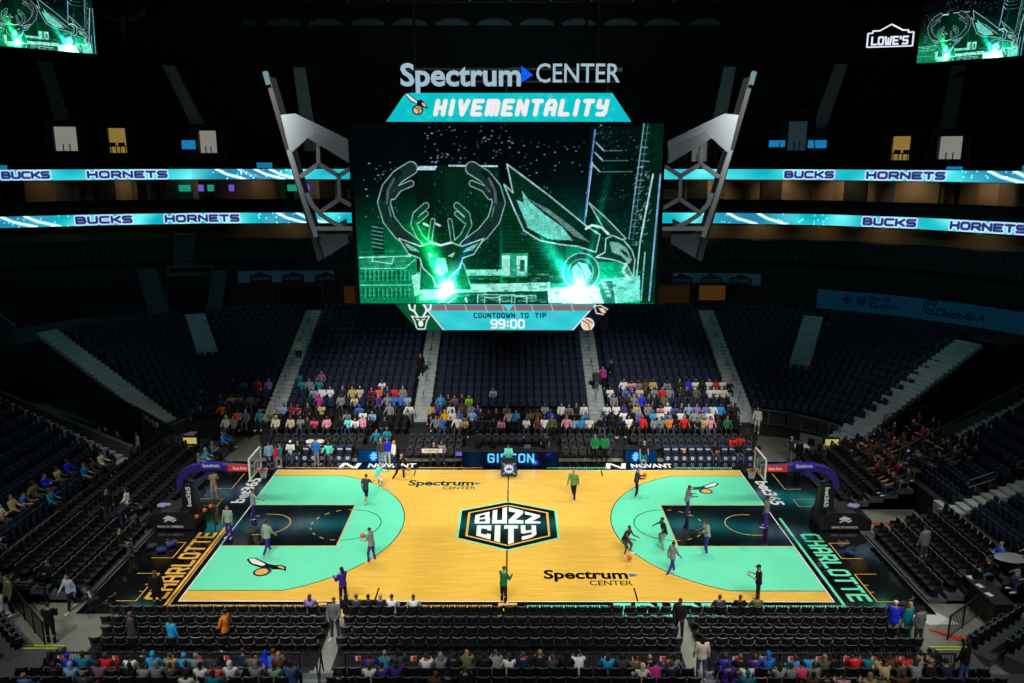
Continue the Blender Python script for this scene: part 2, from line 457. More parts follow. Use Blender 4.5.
# concourse behind the lower bowl, up to the ring wall
UP = [(-56, 20), (-50, 27), (-43.5, 30.4), (-36, 33.6), (-28, 35.5), (-19, 36), (0, 36), (19, 36), (28, 34), (35, 29.6), (40, 24), (43.5, 18), (46, 10)]
def up_station(i):
    p = Vector(UP[i]); a = Vector(UP[max(0, i - 1)]); b = Vector(UP[min(len(UP) - 1, i + 1)])
    t = (b - a).normalized(); n = Vector((-t.y, t.x))
    return lambda d: (p.x + n.x * d, p.y + n.y * d)
UST = [up_station(i) for i in range(len(UP))]
def up_point(s):
    """position along the upper ring polyline: s runs over the index of UP"""
    i = min(int(s), len(UP) - 2); t = s - i
    return lambda d: tuple(np.array(UST[i](d)) * (1 - t) + np.array(UST[i + 1](d)) * t)
UL = [0.0]
for a, b in zip(UP, UP[1:]): UL.append(UL[-1] + math.hypot(b[0] - a[0], b[1] - a[1]))
def up_at_x(x):
    for i in range(len(UP) - 1):
        if UP[i][0] <= x <= UP[i + 1][0]: return i + (x - UP[i][0]) / (UP[i + 1][0] - UP[i][0])
    return 0
m = MB(); m.box(-40, 40, 27.2, 31.5, 6.0, 6.38)
for sx in (-1, 1):
    m.add([(sx * (CX + 18.6 * cos(radians(a))), CY + 18.6 * sin(radians(a)), 6.36) for a in (20, 40, 60, 75, 90)] + [(sx * (CX + 24 * cos(radians(a))), CY + 24 * sin(radians(a)), 6.36) for a in (90, 75, 60, 40, 20)], [tuple(range(10))])
tag(m.build('floor_concourse', DARK), kind='structure')
# ring wall, club rows, suites, upper bowl
m = MB(); sweep(m, UST, [(-5.2, -0.03), (-5.2, 9.6), (-5.0, 9.6), (-5.0, 9.25)])
tag(m.build('wall_club_front', DARK), kind='structure')
cp = [(-5.0, 9.25)]
for i in range(6): cp += [(-5.0 + 0.85 * (i + 1), 9.25 + 0.38 * i), (-5.0 + 0.85 * (i + 1), 9.25 + 0.38 * (i + 1))]
cp += [(1.6, 11.53)]
m = MB(); sweep(m, UST, cp)
tag(m.build('floor_club_rows', DARK), kind='structure')
m = MB(); sweep(m, UST, [(1.6, 11.5), (1.6, 12.9)])
tag(m.build('wall_club_back', mat('club_back_wall', srgb(110, 92, 62), 0.85, noise=0.5, nscale=0.25)), kind='structure')
m = MB(); sweep(m, UST, [(1.6, 12.9), (0.05, 12.9), (0.05, 14.0), (0.3, 14.05), (0.3, 13.6), (1.3, 13.6), (1.3, 13.95), (2.3, 13.95), (2.3, 15.1), (2.5, 15.1), (2.5, 14.3), (6.0, 14.3)])
tag(m.build('floor_suite_terrace', DARK), kind='structure')
m = MB(); sweep(m, UST, [(6.0, 14.3), (6.0, 17.0)])
tag(m.build('wall_suite_back', SUITEW), kind='structure')
ub = [(6.0, 16.95), (0.65, 16.95), (0.65, 17.95), (0.9, 17.95), (0.9, 17.6)]
for i in range(22): ub += [(0.9 + 0.8 * (i + 1), 17.6 + 0.5 * i), (0.9 + 0.8 * (i + 1), 17.6 + 0.5 * (i + 1))]
m = MB(); sweep(m, UST, ub)
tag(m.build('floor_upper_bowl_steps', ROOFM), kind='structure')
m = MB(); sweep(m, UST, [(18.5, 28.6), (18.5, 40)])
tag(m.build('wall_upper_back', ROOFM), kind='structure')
m = MB(); m.box(-80, 80, -24, 62, 39.5, 40)
tag(m.build('ceiling', ROOFM), kind='structure')
# suite party walls
m = MB()
xs_ = [-44, -38.5, -33, -27.5, -22, -16.5, -11, 11, 16.5, 22, 27, 31.5, 35.5, 39, 42]
for x in xs_:
    p = up_point(up_at_x(x)); a, b = p(2.4), p(6.0)
    m.bar((a[0], a[1], 15.6), (b[0], b[1], 15.6), 0.25, 2.7)
tag(m.build('wall_suite_party', SUITEW), kind='structure')
_rs = random.Random(21); x = -46.0; k = 0
while x < 43:
    w = _rs.uniform(1.2, 3.0); p = up_point(up_at_x(min(x + w / 2, 42.9))); a, b = p(5.9), p(6.9); n = Vector((b[0] - a[0], b[1] - a[1])).normalized()
    if _rs.random() < .7:
        m = MB(); m.cbox((0, 0, 0), (w * .92, .12, 2.4), 0); k += 1
        o = m.build('wall_suite_panel', mat('suite_panel_%d' % (k % 4), srgb(*((52, 40, 30), (190, 165, 130), (30, 30, 32), (120, 130, 130))[k % 4]), .8)); o.location = (a[0], a[1], 15.6); o.rotation_euler = (0, 0, -math.atan2(n.x, n.y)); tag(o, kind='structure')
    x += w
# aisle stairs: light concrete treads, one thing each
def stair(name, label, p0, p1, width, n, z0, z1, m_=STEPC, base=True, group=None, wdir=None):
    p0 = Vector((*p0, z0)); p1 = Vector((*p1, z1)); d = (p1 - p0); h = Vector((d.x, d.y, 0)).normalized(); sd = Vector((h.y, -h.x, 0))
    m = MB()
    for i in range(n):
        a = p0 + d * (i / n); b = p0 + d * ((i + 1) / n)
        q = [a - sd * width / 2, a + sd * width / 2, b + sd * width / 2, b - sd * width / 2]
        zt = b.z; zb = a.z - 0.12
        m.add([(v.x, v.y, zb) for v in q] + [(v.x, v.y, zt) for v in q], [(0, 3, 2, 1), (4, 5, 6, 7), (0, 1, 5, 4), (1, 2, 6, 5), (2, 3, 7, 6), (3, 0, 4, 7)])
    o = m.build(name, m_)
    tag(o, label, 'stairs', group)
    return o
N2 = 2 * BOWL_N
AISLES = (-16.35, -6.05, 6.15, 16.35)
for k, x in enumerate(AISLES):
    stair('aisle_stairs', 'pale concrete aisle stairs climbing the far stand, %s from the left' % ('first', 'second', 'third', 'fourth')[k],
          (x, 13.4), (x, CY + 18.6), 1.15 if abs(x) < 10 else 1.25, N2, 1.2, 6.5, group='far stand aisle stairs')
stair('aisle_stairs', 'long pale corner stairs beside the dark tunnel on the right', (21.3, 9.7), (32.0, 15.2), 1.9, 28, 1.1, 6.45)
stair('aisle_stairs', 'long dim corner stairs rising along the dark left corner seats', (-22.6, 11.3), (-33.2, 17.0), 1.5, 28, 1.85, 6.8)
for sx in (1, -1):
    c = lambda r, a: (sx * (CX + r * cos(radians(a))), CY + r * sin(radians(a)))
    a_ = 63.5 if sx > 0 else 61
    r0, r1 = (11.4, 18.4) if sx > 0 else (13.2, 18.8)
    stair('aisle_stairs', 'short upper aisle stairs with lit nosings in the %s corner seats' % ('right' if sx > 0 else 'left'), c(r0, a_), c(r1, a_), 1.5, 16, 1.58 + .393 * (r0 - 6), 1.56 + .393 * (r1 - 6))
# end stand edge stairs
stair('aisle_stairs', 'narrow edge stairs below the railing of the right tunnel', (22.4, 4.0), (33.5, 6.7), 1.0, 26, 1.45, 6.0)
stair('aisle_stairs', 'narrow edge stairs along the grey wall of the left tunnel', (-22.4, 5.0), (-34.5, 7.6), 1.0, 26, 1.45, 6.1)
stair('aisle_stairs', 'pale aisle stairs crossing the navy seats of the right end stand', (22.0, -1.6), (34.5, -1.6), 1.0, 30, 1.3, 6.3)
# seating decks on the arena floor
m = MB()
for (y, f) in FAR_ROWS[1:3]: m.box(-16.2, 16.2, y - 0.42, 14.3, -0.03, f)
for (y, f) in FAR_ROWS[3:]: m.box(-16.6, 16.6, y - 0.42, 14.3, 0.2, f)
tag(m.build('floor_far_risers', DECK), kind='structure')
m = MB()
for (y, f) in NEAR_RISE: m.box(-19.5, 19.5, -17.6, y + 0.62, -0.03, f)
tag(m.build('floor_near_risers', GDECK), kind='structure')
m = MB()
for (x0, x1) in ((-16.45, -7.25), (-6.6, 6.9), (7.6, 16.4)): m.box(x0, x1, -12.75, -8.62, -0.03, -0.012)
tag(m.build('floor_near_deck', mat('black_floor_tiles', srgb(9, 9, 10), .8)), kind='structure')
# end retractable risers
END_ROWS = [(18.75 + 0.78 * j, 0.12 + 0.25 * j) for j in range(5)]
m = MB()
for sx in (-1, 1):
    for (x, f) in END_ROWS:
        for (y0, y1) in (((-7.7, 11.6),) if sx < 0 else ((-7.7, -1.2), (2.0, 9.0))):
            m.box(min(sx * (x - 0.38), sx * 22.3), max(sx * (x - 0.38), sx * 22.3), y0, y1, -0.03, f)
tag(m.build('floor_end_risers', GDECK), kind='structure')
# ------------------------------------------------------------------ the LED picture shown on the big screens
LED = screen_mat('led_screen', 1.0)
LEDR = screen_mat('led_ribbon', 1.3)
def c255(r, g, b): return (r / 255, g / 255, b / 255)
def make_picture(w, h):
    rnd = random.Random(5); nr = np.random.RandomState(3)
    K = Canvas(w, h, 350, 664, 122, 303)
    def q(x, y):
        t = (y - 122) / 181; xl = 350 + 11 * t; xr = 664 - 10 * t
        return (350 + 314 * (x - xl) / (xr - xl), y)
    Q = lambda pts: [q(*p) for p in pts]
    # night city ground colour
    t = np.clip((K.Y - 178) / 118, 0, 1)
    for i, (c0, c1) in enumerate(((2, 0), (5, 104), (8, 66))): K.a[..., i] = (c0 + (c1 - c0) * t ** 1.3) / 255
    K.glow(425, 285, 70, c255(0, 95, 50)); K.glow(590, 290, 75, c255(0, 95, 75)); K.glow(655, 290, 45, c255(0, 40, 20))
    # far lights
    for (x0, x1, y0, y1, n) in ((424, 460, 124, 162, 46), (464, 510, 124, 165, 40), (505, 590, 138, 190, 50), (594, 616, 124, 150, 40), (640, 662, 130, 185, 30), (360, 395, 160, 230, 20), (372, 395, 165, 180, 8)):
        for _ in range(n):
            x, y = rnd.uniform(x0, x1), rnd.uniform(y0, y1); b = rnd.uniform(.25, 1)
            K.addl(np.exp(-((np.abs(K.X - x) / rnd.uniform(.4, 1.1)) ** 2 + (np.abs(K.Y - y) / .5) ** 2)), (b * .75, b * .85, b))
    # towers behind
    K.poly(Q([(417, 168), (433, 168), (433, 270), (417, 270)]), c255(4, 22, 14), .9)
    K.poly(Q([(433, 164), (498, 164), (500, 282), (433, 282)]), c255(3, 30, 18), .9)
    for x in np.arange(446, 499, 2.3): K.stroke(Q([(x, 166), (x + .6, 276)]), .7, c255(6, 62, 40), .7)
    K.stroke(Q([(449, 163.5), (497, 164)]), 1.5, c255(190, 225, 235)); K.poly(Q([(419, 164), (437, 164), (435, 168), (416, 168)]), c255(180, 215, 235))
    K.poly(Q([(503, 180), (566, 215), (566, 282), (503, 282)]), c255(4, 48, 28), .8)
    for y in np.arange(190, 282, 4): K.stroke(Q([(503, y), (548, y + 1)]), .8, c255(2, 22, 12), .7)
    K.poly(Q([(590, 125), (640, 125), (632, 260), (583, 260)]), c255(2, 20, 16), .7)
    K.stroke(Q([(595, 129), (590, 170), (584, 226)]), 1.6, c255(90, 130, 190)); K.stroke(Q([(592.5, 160), (586, 214)]), .8, c255(190, 215, 255))
    for (x0, y0, x1) in ((604, 149, 622), (603, 158.7, 628), (600, 169.5, 632)):
        K.stroke(Q([(x0 - 8, y0 - 8), (x0, y0)]), 1.4, c255(150, 190, 210)); K.stroke(Q([(x0, y0), (x1, y0 - .3)]), .9, c255(60, 120, 120))
    # right hand towers
    K.poly(Q([(642, 123), (664, 123), (657, 303), (640, 303), (630, 235)]), c255(3, 34, 24), .9)
    for (a, b, w_, cc) in (((644, 123), (629, 236), 1.0, (120, 170, 190)), ((648, 123), (633, 236), .7, (80, 120, 140)), ((653, 172), (640, 240), 1.6, (180, 215, 225)), ((660.5, 172), (649, 300), 1.7, (120, 170, 210)), ((663, 150), (655, 300), 1.0, (20, 120, 80)), ((640, 241), (634, 300), 1.2, (170, 230, 225)), ((645, 250), (641, 300), 1.2, (140, 220, 215))):
        K.stroke(Q([a, b]), w_, c255(*cc))
    for k in range(26):
        y = 126 + k * 6.5; x = 645 - (y - 123) * .132
        K.stroke(Q([(x - .5, y), (x + 3 + rnd.random() * 6, y + rnd.uniform(-1, 1))]), .8, c255(130, 180, 190), rnd.uniform(.2, .9))
    for k in range(70):
        x, y = rnd.uniform(632, 650), rnd.uniform(165, 245); K.stroke(Q([(x, y), (x + 1.6, y - 1.5)]), .9, c255(170, 210, 215), rnd.uniform(.15, .8))
    # streets and low roofs
    K.poly(Q([(420, 290), (450, 284), (550, 281), (550, 293), (420, 300)]), c255(150, 232, 212))
    K.poly(Q([(466, 268), (502, 268), (502, 274), (466, 274)]), c255(120, 220, 190)); K.poly(Q([(466, 275), (500, 275), (500, 278), (466, 278)]), c255(0, 90, 60))
    K.poly(Q([(502, 251), (528, 251), (528, 276), (502, 276)]), c255(30, 150, 110)); K.poly(Q([(502, 253), (510, 253), (510, 274), (502, 274)]), c255(150, 235, 215)); K.poly(Q([(517, 254), (527, 254), (527, 274), (517, 274)]), c255(170, 240, 225)); K.poly(Q([(520, 258), (525, 258), (525, 270), (520, 270)]), c255(10, 110, 80))
    K.poly(Q([(547, 287), (600, 284), (604, 306), (549, 306)]), c255(200, 245, 235)); K.poly(Q([(600, 278), (640, 274), (640, 300), (612, 303)]), c255(110, 225, 205))
    K.poly(Q([(605, 279), (613, 279), (616, 304), (604, 304), (597, 283)]), c255(20, 90, 80), .9, c255(170, 235, 225), .8)
    for k in range(4): K.poly(Q([(601 + k * 1.6, 281 + k * 4), (606 + k * 1.6, 281 + k * 4), (607 + k * 1.6, 284 + k * 4), (602 + k * 1.6, 284 + k * 4)]), c255(150, 220, 205))
    K.poly(Q([(445, 292), (548, 290), (549, 304), (440, 304)]), c255(0, 62, 46))
    for (x0, y0, x1, y1) in ((478, 294, 512, 304), (485, 297, 500, 304), (500, 295, 536, 300), (515, 296, 527, 304)):
        K.stroke(Q([(x0, y1), (x0, y0), (x1, y0), (x1, y1)]), 1.0, c255(150, 220, 205))
    for _ in range(60):
        x, y = rnd.uniform(476, 545), rnd.uniform(293, 303); K.stroke(Q([(x, y), (x + rnd.uniform(1, 5), y)]), 1.0, c255(140, 225, 205), rnd.uniform(.2, .8))
    K.stroke(Q([(448, 303), (456, 297)]), .9, c255(190, 240, 230)); K.stroke(Q([(466, 298), (467, 301)]), 2.2, c255(240, 255, 250))
    # old building, bottom left
    K.poly(Q([(359, 256), (412, 254), (416, 262), (417, 303), (361, 303)]), c255(2, 122, 78))
    K.poly(Q([(361, 258), (410, 255), (406, 265), (361, 266)]), c255(20, 130, 92))
    K.stroke(Q([(360, 255.5), (411, 254)]), 1.3, c255(150, 240, 215)); K.stroke(Q([(361, 267), (405, 266.5), (415, 258)]), 1.2, c255(120, 225, 195)); K.stroke(Q([(361, 284), (411, 284), (417, 277)]), 1.1, c255(110, 225, 190))
    K.stroke(Q([(374, 254), (372, 259), (392, 262), (394, 255)]), .9, c255(170, 240, 220))
    for k in range(11):
        for (y, hh) in ((270, 9), (288, 8)):
            x = 364 + k * 4.4; K.stroke(Q([(x, y), (x, y + hh)]), 1.6, c255(0, 50, 30), .85); K.stroke(Q([(x + 1.6, y - 1), (x + 1.6, y + hh)]), .8, c255(60, 190, 145), .8)
    for _ in range(120):
        x, y = rnd.uniform(362, 414), rnd.uniform(256, 302); K.stroke(Q([(x, y), (x + 1.5, y)]), .8, c255(70, 200, 150), rnd.uniform(.1, .6))
    K.poly(Q([(412, 274), (424, 270), (426, 290), (415, 296)]), c255(150, 230, 210)); K.poly(Q([(371, 222), (383, 222), (385, 252), (374, 252)]), c255(3, 40, 30))
    for k in range(6): K.stroke(Q([(372, 224 + k * 4), (383, 226 + k * 4)]), 1.1, c255(110, 190, 175), .7)
    # roof clutter, street furniture and facade lights
    for _ in range(150):
        x, y = rnd.uniform(425, 640), rnd.uniform(262, 302); ww = rnd.uniform(2, 9); hh = rnd.uniform(.8, 3)
        g = rnd.random(); K.poly(Q([(x, y), (x + ww, y - .3), (x + ww, y + hh), (x, y + hh)]), (.02 + .5 * g * g, .25 + .6 * g, .18 + .55 * g), rnd.uniform(.15, .6))
    for _ in range(120):
        x, y = rnd.uniform(434, 498), rnd.uniform(168, 278); K.stroke(Q([(x, y), (x + .7, y)]), .8, c255(70, 190, 150), rnd.uniform(.15, .6))
    for _ in range(90):
        x, y = rnd.uniform(592, 640), rnd.uniform(128, 240); K.stroke(Q([(x, y), (x + 1, y)]), .8, c255(120, 170, 180), rnd.uniform(.1, .6))
    for y in np.arange(250, 300, 5): K.stroke(Q([(360, y), (415, y - 1.5)]), .7, c255(90, 215, 175), .35)
    # light beams
    def beam(x0, y0, x1, y1, w0, w1, c, s):
        dx, dy = x1 - x0, y1 - y0; L = math.hypot(dx, dy)
        tt = ((K.X - x0) * dx + (K.Y - y0) * dy) / L; dd = np.abs((K.X - x0) * dy - (K.Y - y0) * dx) / L
        ww = w0 + (w1 - w0) * np.clip(tt / L, 0, 1)
        K.addl(s * np.exp(-(dd / ww) ** 2) * np.clip(1 - tt / L, 0, 1) ** .6 * (tt > 0), c)
    # antlers and head of the deer emblem
    cx = 441.5
    mir = lambda pts: [(2 * cx - x, y) for x, y in pts]
    LINE = c255(165, 205, 210); BODY = c255(5, 28, 20)
    ant = [[(411, 166), (398, 174), (388, 186), (384, 200), (389, 217), (400, 231), (416, 243)], [(399, 170), (388, 182), (383, 196)], [(411, 181), (399, 186), (393, 194)]]
    for side in (0, 1):
        A = [mir(p) if side else p for p in ant]
        for p, w_ in zip(A, (12, 6, 5)): K.stroke(Q(p), w_ + 1.7, LINE, .9)
        for p, w_ in zip(A, (12, 6, 5)): K.stroke(Q(p), w_, BODY, .9)
        r = [(394, 176), (388, 188), (387, 200)]; K.stroke(Q(mir(r) if side else r), 2.6, c255(95, 100, 125), .75)
        r = [(389, 204), (391, 214)]; K.stroke(Q(mir(r) if side else r), 1.6, c255(95, 130, 135), .7)
        r = [[(426, 203), (416, 212), (414, 222), (420, 234), (428, 242)], [(426, 211), (418, 218)], [(433, 218), (431, 230), (430, 240)]]
        r = [mir(p) if side else p for p in r]
        for p, w_ in zip(r, (5.5, 4, 3.5)): K.stroke(Q(p), w_ + 1.5, LINE, .9)
        for p, w_ in zip(r, (5.5, 4, 3.5)): K.stroke(Q(p), w_, c255(4, 60, 34))
    K.poly(Q([(426, 258), (457, 258), (464, 262), (472, 289), (420, 289), (421, 262)]), c255(0, 78, 46), 1, c255(120, 190, 180), 1.0)
    face = [(399, 236), (410, 240), (421, 244), (432, 240), (441.5, 243)]
    face = face + mir(face[::-1])[1:] + [(474, 252), (463, 256), (460, 266), (450, 276), (447, 284), (436, 284), (433, 276), (423, 266), (420, 256), (409, 252)]
    K.poly(Q(face), c255(5, 52, 32), 1, LINE, 1.2)
    for side in (0, 1):
        for pl, cc in (([(404, 240), (416, 246), (420, 250), (410, 248)], c255(110, 190, 175)), ([(428, 250), (435, 254), (430, 255)], c255(190, 240, 230))):
            K.poly(Q(mir(pl) if side else pl), cc, .9)
    K.stroke(Q([(430, 240), (441, 243), (452, 240)]), 2.2, c255(190, 225, 220))
    for x in (424, 436): K.stroke(Q([(x, 221), (x + 4, 223)]), 2.2, c255(220, 240, 240), .9)
    K.poly(Q([(437, 256), (446, 256), (448, 270), (441.5, 275), (435, 270)]), c255(150, 225, 205), .8)
    beam(444, 290, 413, 215, 5, 11, (.0, 1.0, .42), 1.3); beam(444, 289, 424, 252, 3, 4, (.5, 1, .8), .8)
    beam(446, 289, 470, 232, 2, 3.5, (.05, .22, .5), 1.0); beam(446, 290, 452, 258, 3, 6, (.4, .9, .75), .7)
    K.glow(444, 288, 7.5, (1.3, 1.3, 1.3)); K.glow(444, 288, 24, (.1, .6, .4)); beam(444, 287, 434, 306, 4, 5, (.8, 1, .95), 1.2)
    for a in range(8): K.stroke([(q(444, 288)[0], 288), (q(444, 288)[0] + 10 * cos(a * pi / 4 + .3), 288 + 10 * sin(a * pi / 4 + .3))], 1.0, (1, 1, 1), .8)
    # hornet emblem
    K.poly(Q([(507, 162), (548, 192), (586, 223), (600, 232), (596, 250), (578, 244), (560, 242), (540, 238), (524, 228), (514, 206), (504, 182), (513, 190)]), c255(5, 40, 28), 1, LINE, 1.3)
    K.poly(Q([(522, 188), (530, 199), (545, 212), (562, 224), (573, 238), (548, 236.5), (528, 225), (516.5, 197), (524, 200)]), c255(96, 196, 178))
    for _ in range(140):
        x, y = rnd.uniform(518, 570), rnd.uniform(192, 238)
        if y - 188 > (x - 520) * .9: K.stroke(Q([(x, y), (x + 1.6, y + .8)]), 1.0, c255(170, 235, 220), rnd.uniform(.05, .4))
    K.poly(Q([(528, 196), (548, 206), (572, 224), (590, 240), (575, 234), (556, 217)]), c255(100, 135, 130), .85)
    K.poly(Q([(589, 200), (606, 215), (626, 236), (620, 238), (606, 230)]), c255(10, 60, 40), 1, LINE, 1.0)
    K.stroke(Q([(586, 226), (592, 222.5), (602, 225), (608, 231)]), 2.4, c255(200, 225, 225))
    K.poly(Q([(596, 255), (605, 250), (606, 236), (613, 233), (624, 238), (632, 248), (635, 258), (633, 275), (627, 263), (618, 259), (610, 257)]), c255(6, 52, 38), 1, LINE, 1.2)
    K.poly(Q([(609.5, 239), (618, 240), (627, 246), (632, 258), (629, 262), (621, 253.5), (612, 250)]), c255(110, 165, 155)); K.poly(Q([(619, 246), (627, 250), (629, 256), (623, 252)]), c255(6, 50, 36))
    yy = np.hypot(K.X - q(581, 270)[0], K.Y - 270)
    K.blend((yy < 19) * 1.0, c255(6, 62, 46)); K.blend(np.clip(1 - np.abs(yy - 19) / .9, 0, 1), LINE); K.blend(np.clip(1 - np.abs(yy - 13) / 1.0, 0, 1) * (K.X > 570), c255(90, 170, 160))
    K.poly(Q([(572, 266), (578, 260), (586, 262), (592, 272), (585, 282), (574, 280)]), c255(120, 205, 190)); K.stroke(Q([(577, 261), (582, 268), (586, 280)]), 1.2, c255(5, 60, 45))
    K.stroke(Q([(626, 262), (623, 270), (630, 278)]), 3.0, c255(200, 240, 230), .9)
    beam(584, 291, 540, 232, 4, 9, (.1, .95, .8), 1.2); beam(584, 290, 600, 226, 2.5, 3.5, (.05, .6, .5), .9); beam(599, 232, 613, 160, 3, 4, (.0, .4, .26), .6)
    K.glow(584, 290, 9, (1.3, 1.3, 1.3)); K.glow(584, 290, 26, (.25, .7, .6))
    lo = nr.rand(34, 58); big = np.kron(lo, np.ones((10, 10)))[:h, :w]; fine = np.kron(nr.rand(h // 2 + 1, w // 3 + 1), np.ones((2, 3)))[:h, :w]
    K.a *= (.80 + .22 * big + .24 * fine)[..., None]
    K.a += nr.randn(h, w, 1) * .012
    K.a *= 1.0
    return K
PIC = make_picture(560, 323)

# ------------------------------------------------------------------ centre-hung scoreboard
SY = -4.0
HOUS = mat('screen_housing_black', srgb(6, 6, 7), 0.9, spec=.1)
PLATE = mat('grey_steel_plate', srgb(150, 160, 166), 0.55, 0.1)
sb = thing('scoreboard', 'huge centre hung video scoreboard with a green city picture above the court', 'scoreboard', (0, 0, 16))
def local(o): o.location = (0, 0, -16); return o
def scr_fn(x0b, x1b, x0t, x1t, z0, z1, y):
    return lambda u, v: ((x0b + (x1b - x0b) * u) * (1 - v) + (x0t + (x1t - x0t) * u) * v, y + 0 * u, z0 + (z1 - z0) * v)
local(mesh_obj('main_screen', PIC.grid_mesh('main_screen', scr_fn(-6.52, 6.58, -6.64, 6.70, 12.58, 20.36, SY), LED), sb))
m = MB(); m.box(-6.75, 6.8, SY + 0.03, SY + 0.7, 12.5, 20.45); m.box(-5.2, 5.2, SY + 0.7, 5.5, 12.7, 22.5); m.box(-4.6, 4.6, SY + 0.4, SY + 0.7, 11.4, 12.5); m.box(-4.6, 4.6, SY + 0.25, SY + 0.7, 20.4, 21.5)
local(m.build('housing', HOUS, sb))
m = MB()
for x in (-4, 4):
    for y in (-2.5, 4): m.tube([(x, y, 22.4), (x, y, 39.5)], 0.06)
local(m.build('hoist_cable', BSTEEL, sb))
# header screen
def trap(w, h, tl, tr, bl, br, y0, y1):
    """canvas whose columns follow a trapezoid panel"""
    K = Canvas(w, h, 0, 1, y0, y1); t = (K.Y - y0) / (y1 - y0); u = K.X.copy()
    K.X = (tl + (bl - tl) * t) * (1 - u) + (tr + (br - tr) * t) * u; K.px = abs(br - bl) / w
    return K
def hornet_mark(K, ox, oy, s, wing=(0.93, 0.93, .95), gold=(.92, .75, .55), dark=(.05, .06, .1), fx=1):
    P = lambda pts: [(ox + fx * s * x, oy + s * y) for x, y in pts]
    K.poly(P([(-9, -10), (-6, -11), (2, -4), (6, -2), (4, 1), (-3, -3)]), wing, 1, dark, s * 1.0)
    K.poly(P([(3, -3), (8, -4), (12, 0), (15, 6), (9, 4), (4, 3)]), dark)
    K.poly(P([(8, -1), (11, 0), (13, 4), (9, 2)]), gold)
    d = np.hypot((K.X - ox - fx * s * 4), (K.Y - oy - s * 7)); K.blend(np.clip((s * 5.6 - d) / K.px + .5, 0, 1), dark); K.blend(np.clip((s * 4.3 - d) / K.px + .5, 0, 1), gold)
    K.stroke(P([(1, 4), (5, 7), (5, 11)]), s * 1.1, dark); K.stroke(P([(4, 3.5), (8, 7)]), s * .9, dark)
K = trap(460, 62, 406, 612, 386, 631, 93, 123.5)
K.a[...] = np.stack([.05 + 0 * K.X, .76 + .02 * np.sin(K.X / 9 + K.Y / 5), .78 + .02 * np.cos(K.X / 11)], -1)
for _ in range(70):
    rr = random.Random(_); x, y = rr.uniform(400, 620), rr.uniform(94, 123)
    K.poly([(x, y - 3), (x + 4, y), (x, y + 3), (x - 4, y)], (.2, .86, .86), .35)
hornet_mark(K, 414, 104, .98)
K.text('HIVEMENTALITY', 435.5, 115.5, 14.0, 7.5, 6.75, 4.6, (.95, .93, .94), slant=.2)
local(mesh_obj('header_screen', K.grid_mesh('header_screen', scr_fn(-5.11, 5.3, -4.25, 4.47, 20.40, 21.57, SY - .02), LED), sb))
# countdown screen
K = trap(460, 60, 396, 612, 417.5, 590, 304, 330)
K.a[...] = np.stack([.22 + .04 * np.sin(K.X / 6 + K.Y / 4), .80 + .03 * np.sin(K.X / 7 - K.Y / 3), .84 + 0 * K.X], -1)
K.poly([(380, 304), (424, 304), (445, 331), (380, 331)], c255(8, 84, 50)); K.stroke([(423, 304), (444, 331)], 1.2, c255(230, 240, 240))
K.poly([(622, 300), (596, 304), (572, 331), (622, 331)], c255(12, 20, 36)); K.stroke([(595, 304), (571, 331)], 1.2, c255(225, 240, 245))
K.poly([(425, 304.6), (594, 304.6), (591, 310.5), (430, 310.5)], c255(128, 108, 112))
for x in (446, 466, 486, 503, 515, 532, 552, 572): K.stroke([(x - 1, 304), (x + 1, 311)], .9, c255(200, 190, 190))
K.poly([(503, 304), (514, 304), (508.5, 311)], c255(80, 215, 220))
dw = lambda p: [(420.5 + x, 317 + y) for x, y in p]
K.poly(dw([(-4, 12), (-6, 4), (-9, -1), (-3, 0), (3, 0), (9, -1), (6, 4), (4, 12)]), c255(10, 70, 44), 1, (.93, .95, .95), 1.1)
for sx in (-1, 1): K.stroke(dw([(sx * 3, -1), (sx * 6, -6), (sx * 10, -8), (sx * 11, -13)]), 2.0, (.93, .95, .95)); K.stroke(dw([(sx * 1, 3), (sx * 4, 2)]), 1.2, (.93, .95, .95)); K.stroke(dw([(sx * 6, -6), (sx * 5, -12)]), 1.6, (.93, .95, .95))
K.poly(dw([(-2, 4), (2, 4), (2.6, 8), (0, 10), (-2.6, 8)]), (.93, .95, .95))
d = np.hypot(K.X - 587, K.Y - 324); K.blend(np.clip((6.8 - d) / K.px, 0, 1), (.93, .95, .96)); K.blend(np.clip((5.8 - d) / K.px, 0, 1), c255(240, 205, 170))
K.stroke([(582, 320), (588, 324), (589, 330)], .9, (.05, .06, .1)); K.stroke([(586, 319), (592, 323)], .9, (.05, .06, .1))
K.poly([(594, 306), (600, 305), (607, 309), (609, 318), (602, 314), (596, 313)], c255(14, 18, 30), 1, (.93, .95, .96), 1.0); K.poly([(598, 307.5), (603, 308), (607, 314), (601, 312)], c255(240, 205, 170))
K.text('COUNTDOWN', 474, 317.3, 4.2, 2.7, 1.9, 1.05, c255(15, 30, 60)); K.text('TO', 520.5, 317.3, 4.2, 2.7, 1.9, 1.05, c255(15, 30, 60)); K.text('TIP', 535, 317.3, 4.2, 2.9, 2.0, 1.05, c255(15, 30, 60))
K.text('99:00', 491, 327.5, 7.6, 5.2, 2.6, 1.9, (.96, .97, .97))
local(mesh_obj('countdown_screen', K.grid_mesh('countdown_screen', scr_fn(-3.98, 3.78, -4.96, 4.72, 11.36, 12.54, SY - .02), LED), sb))
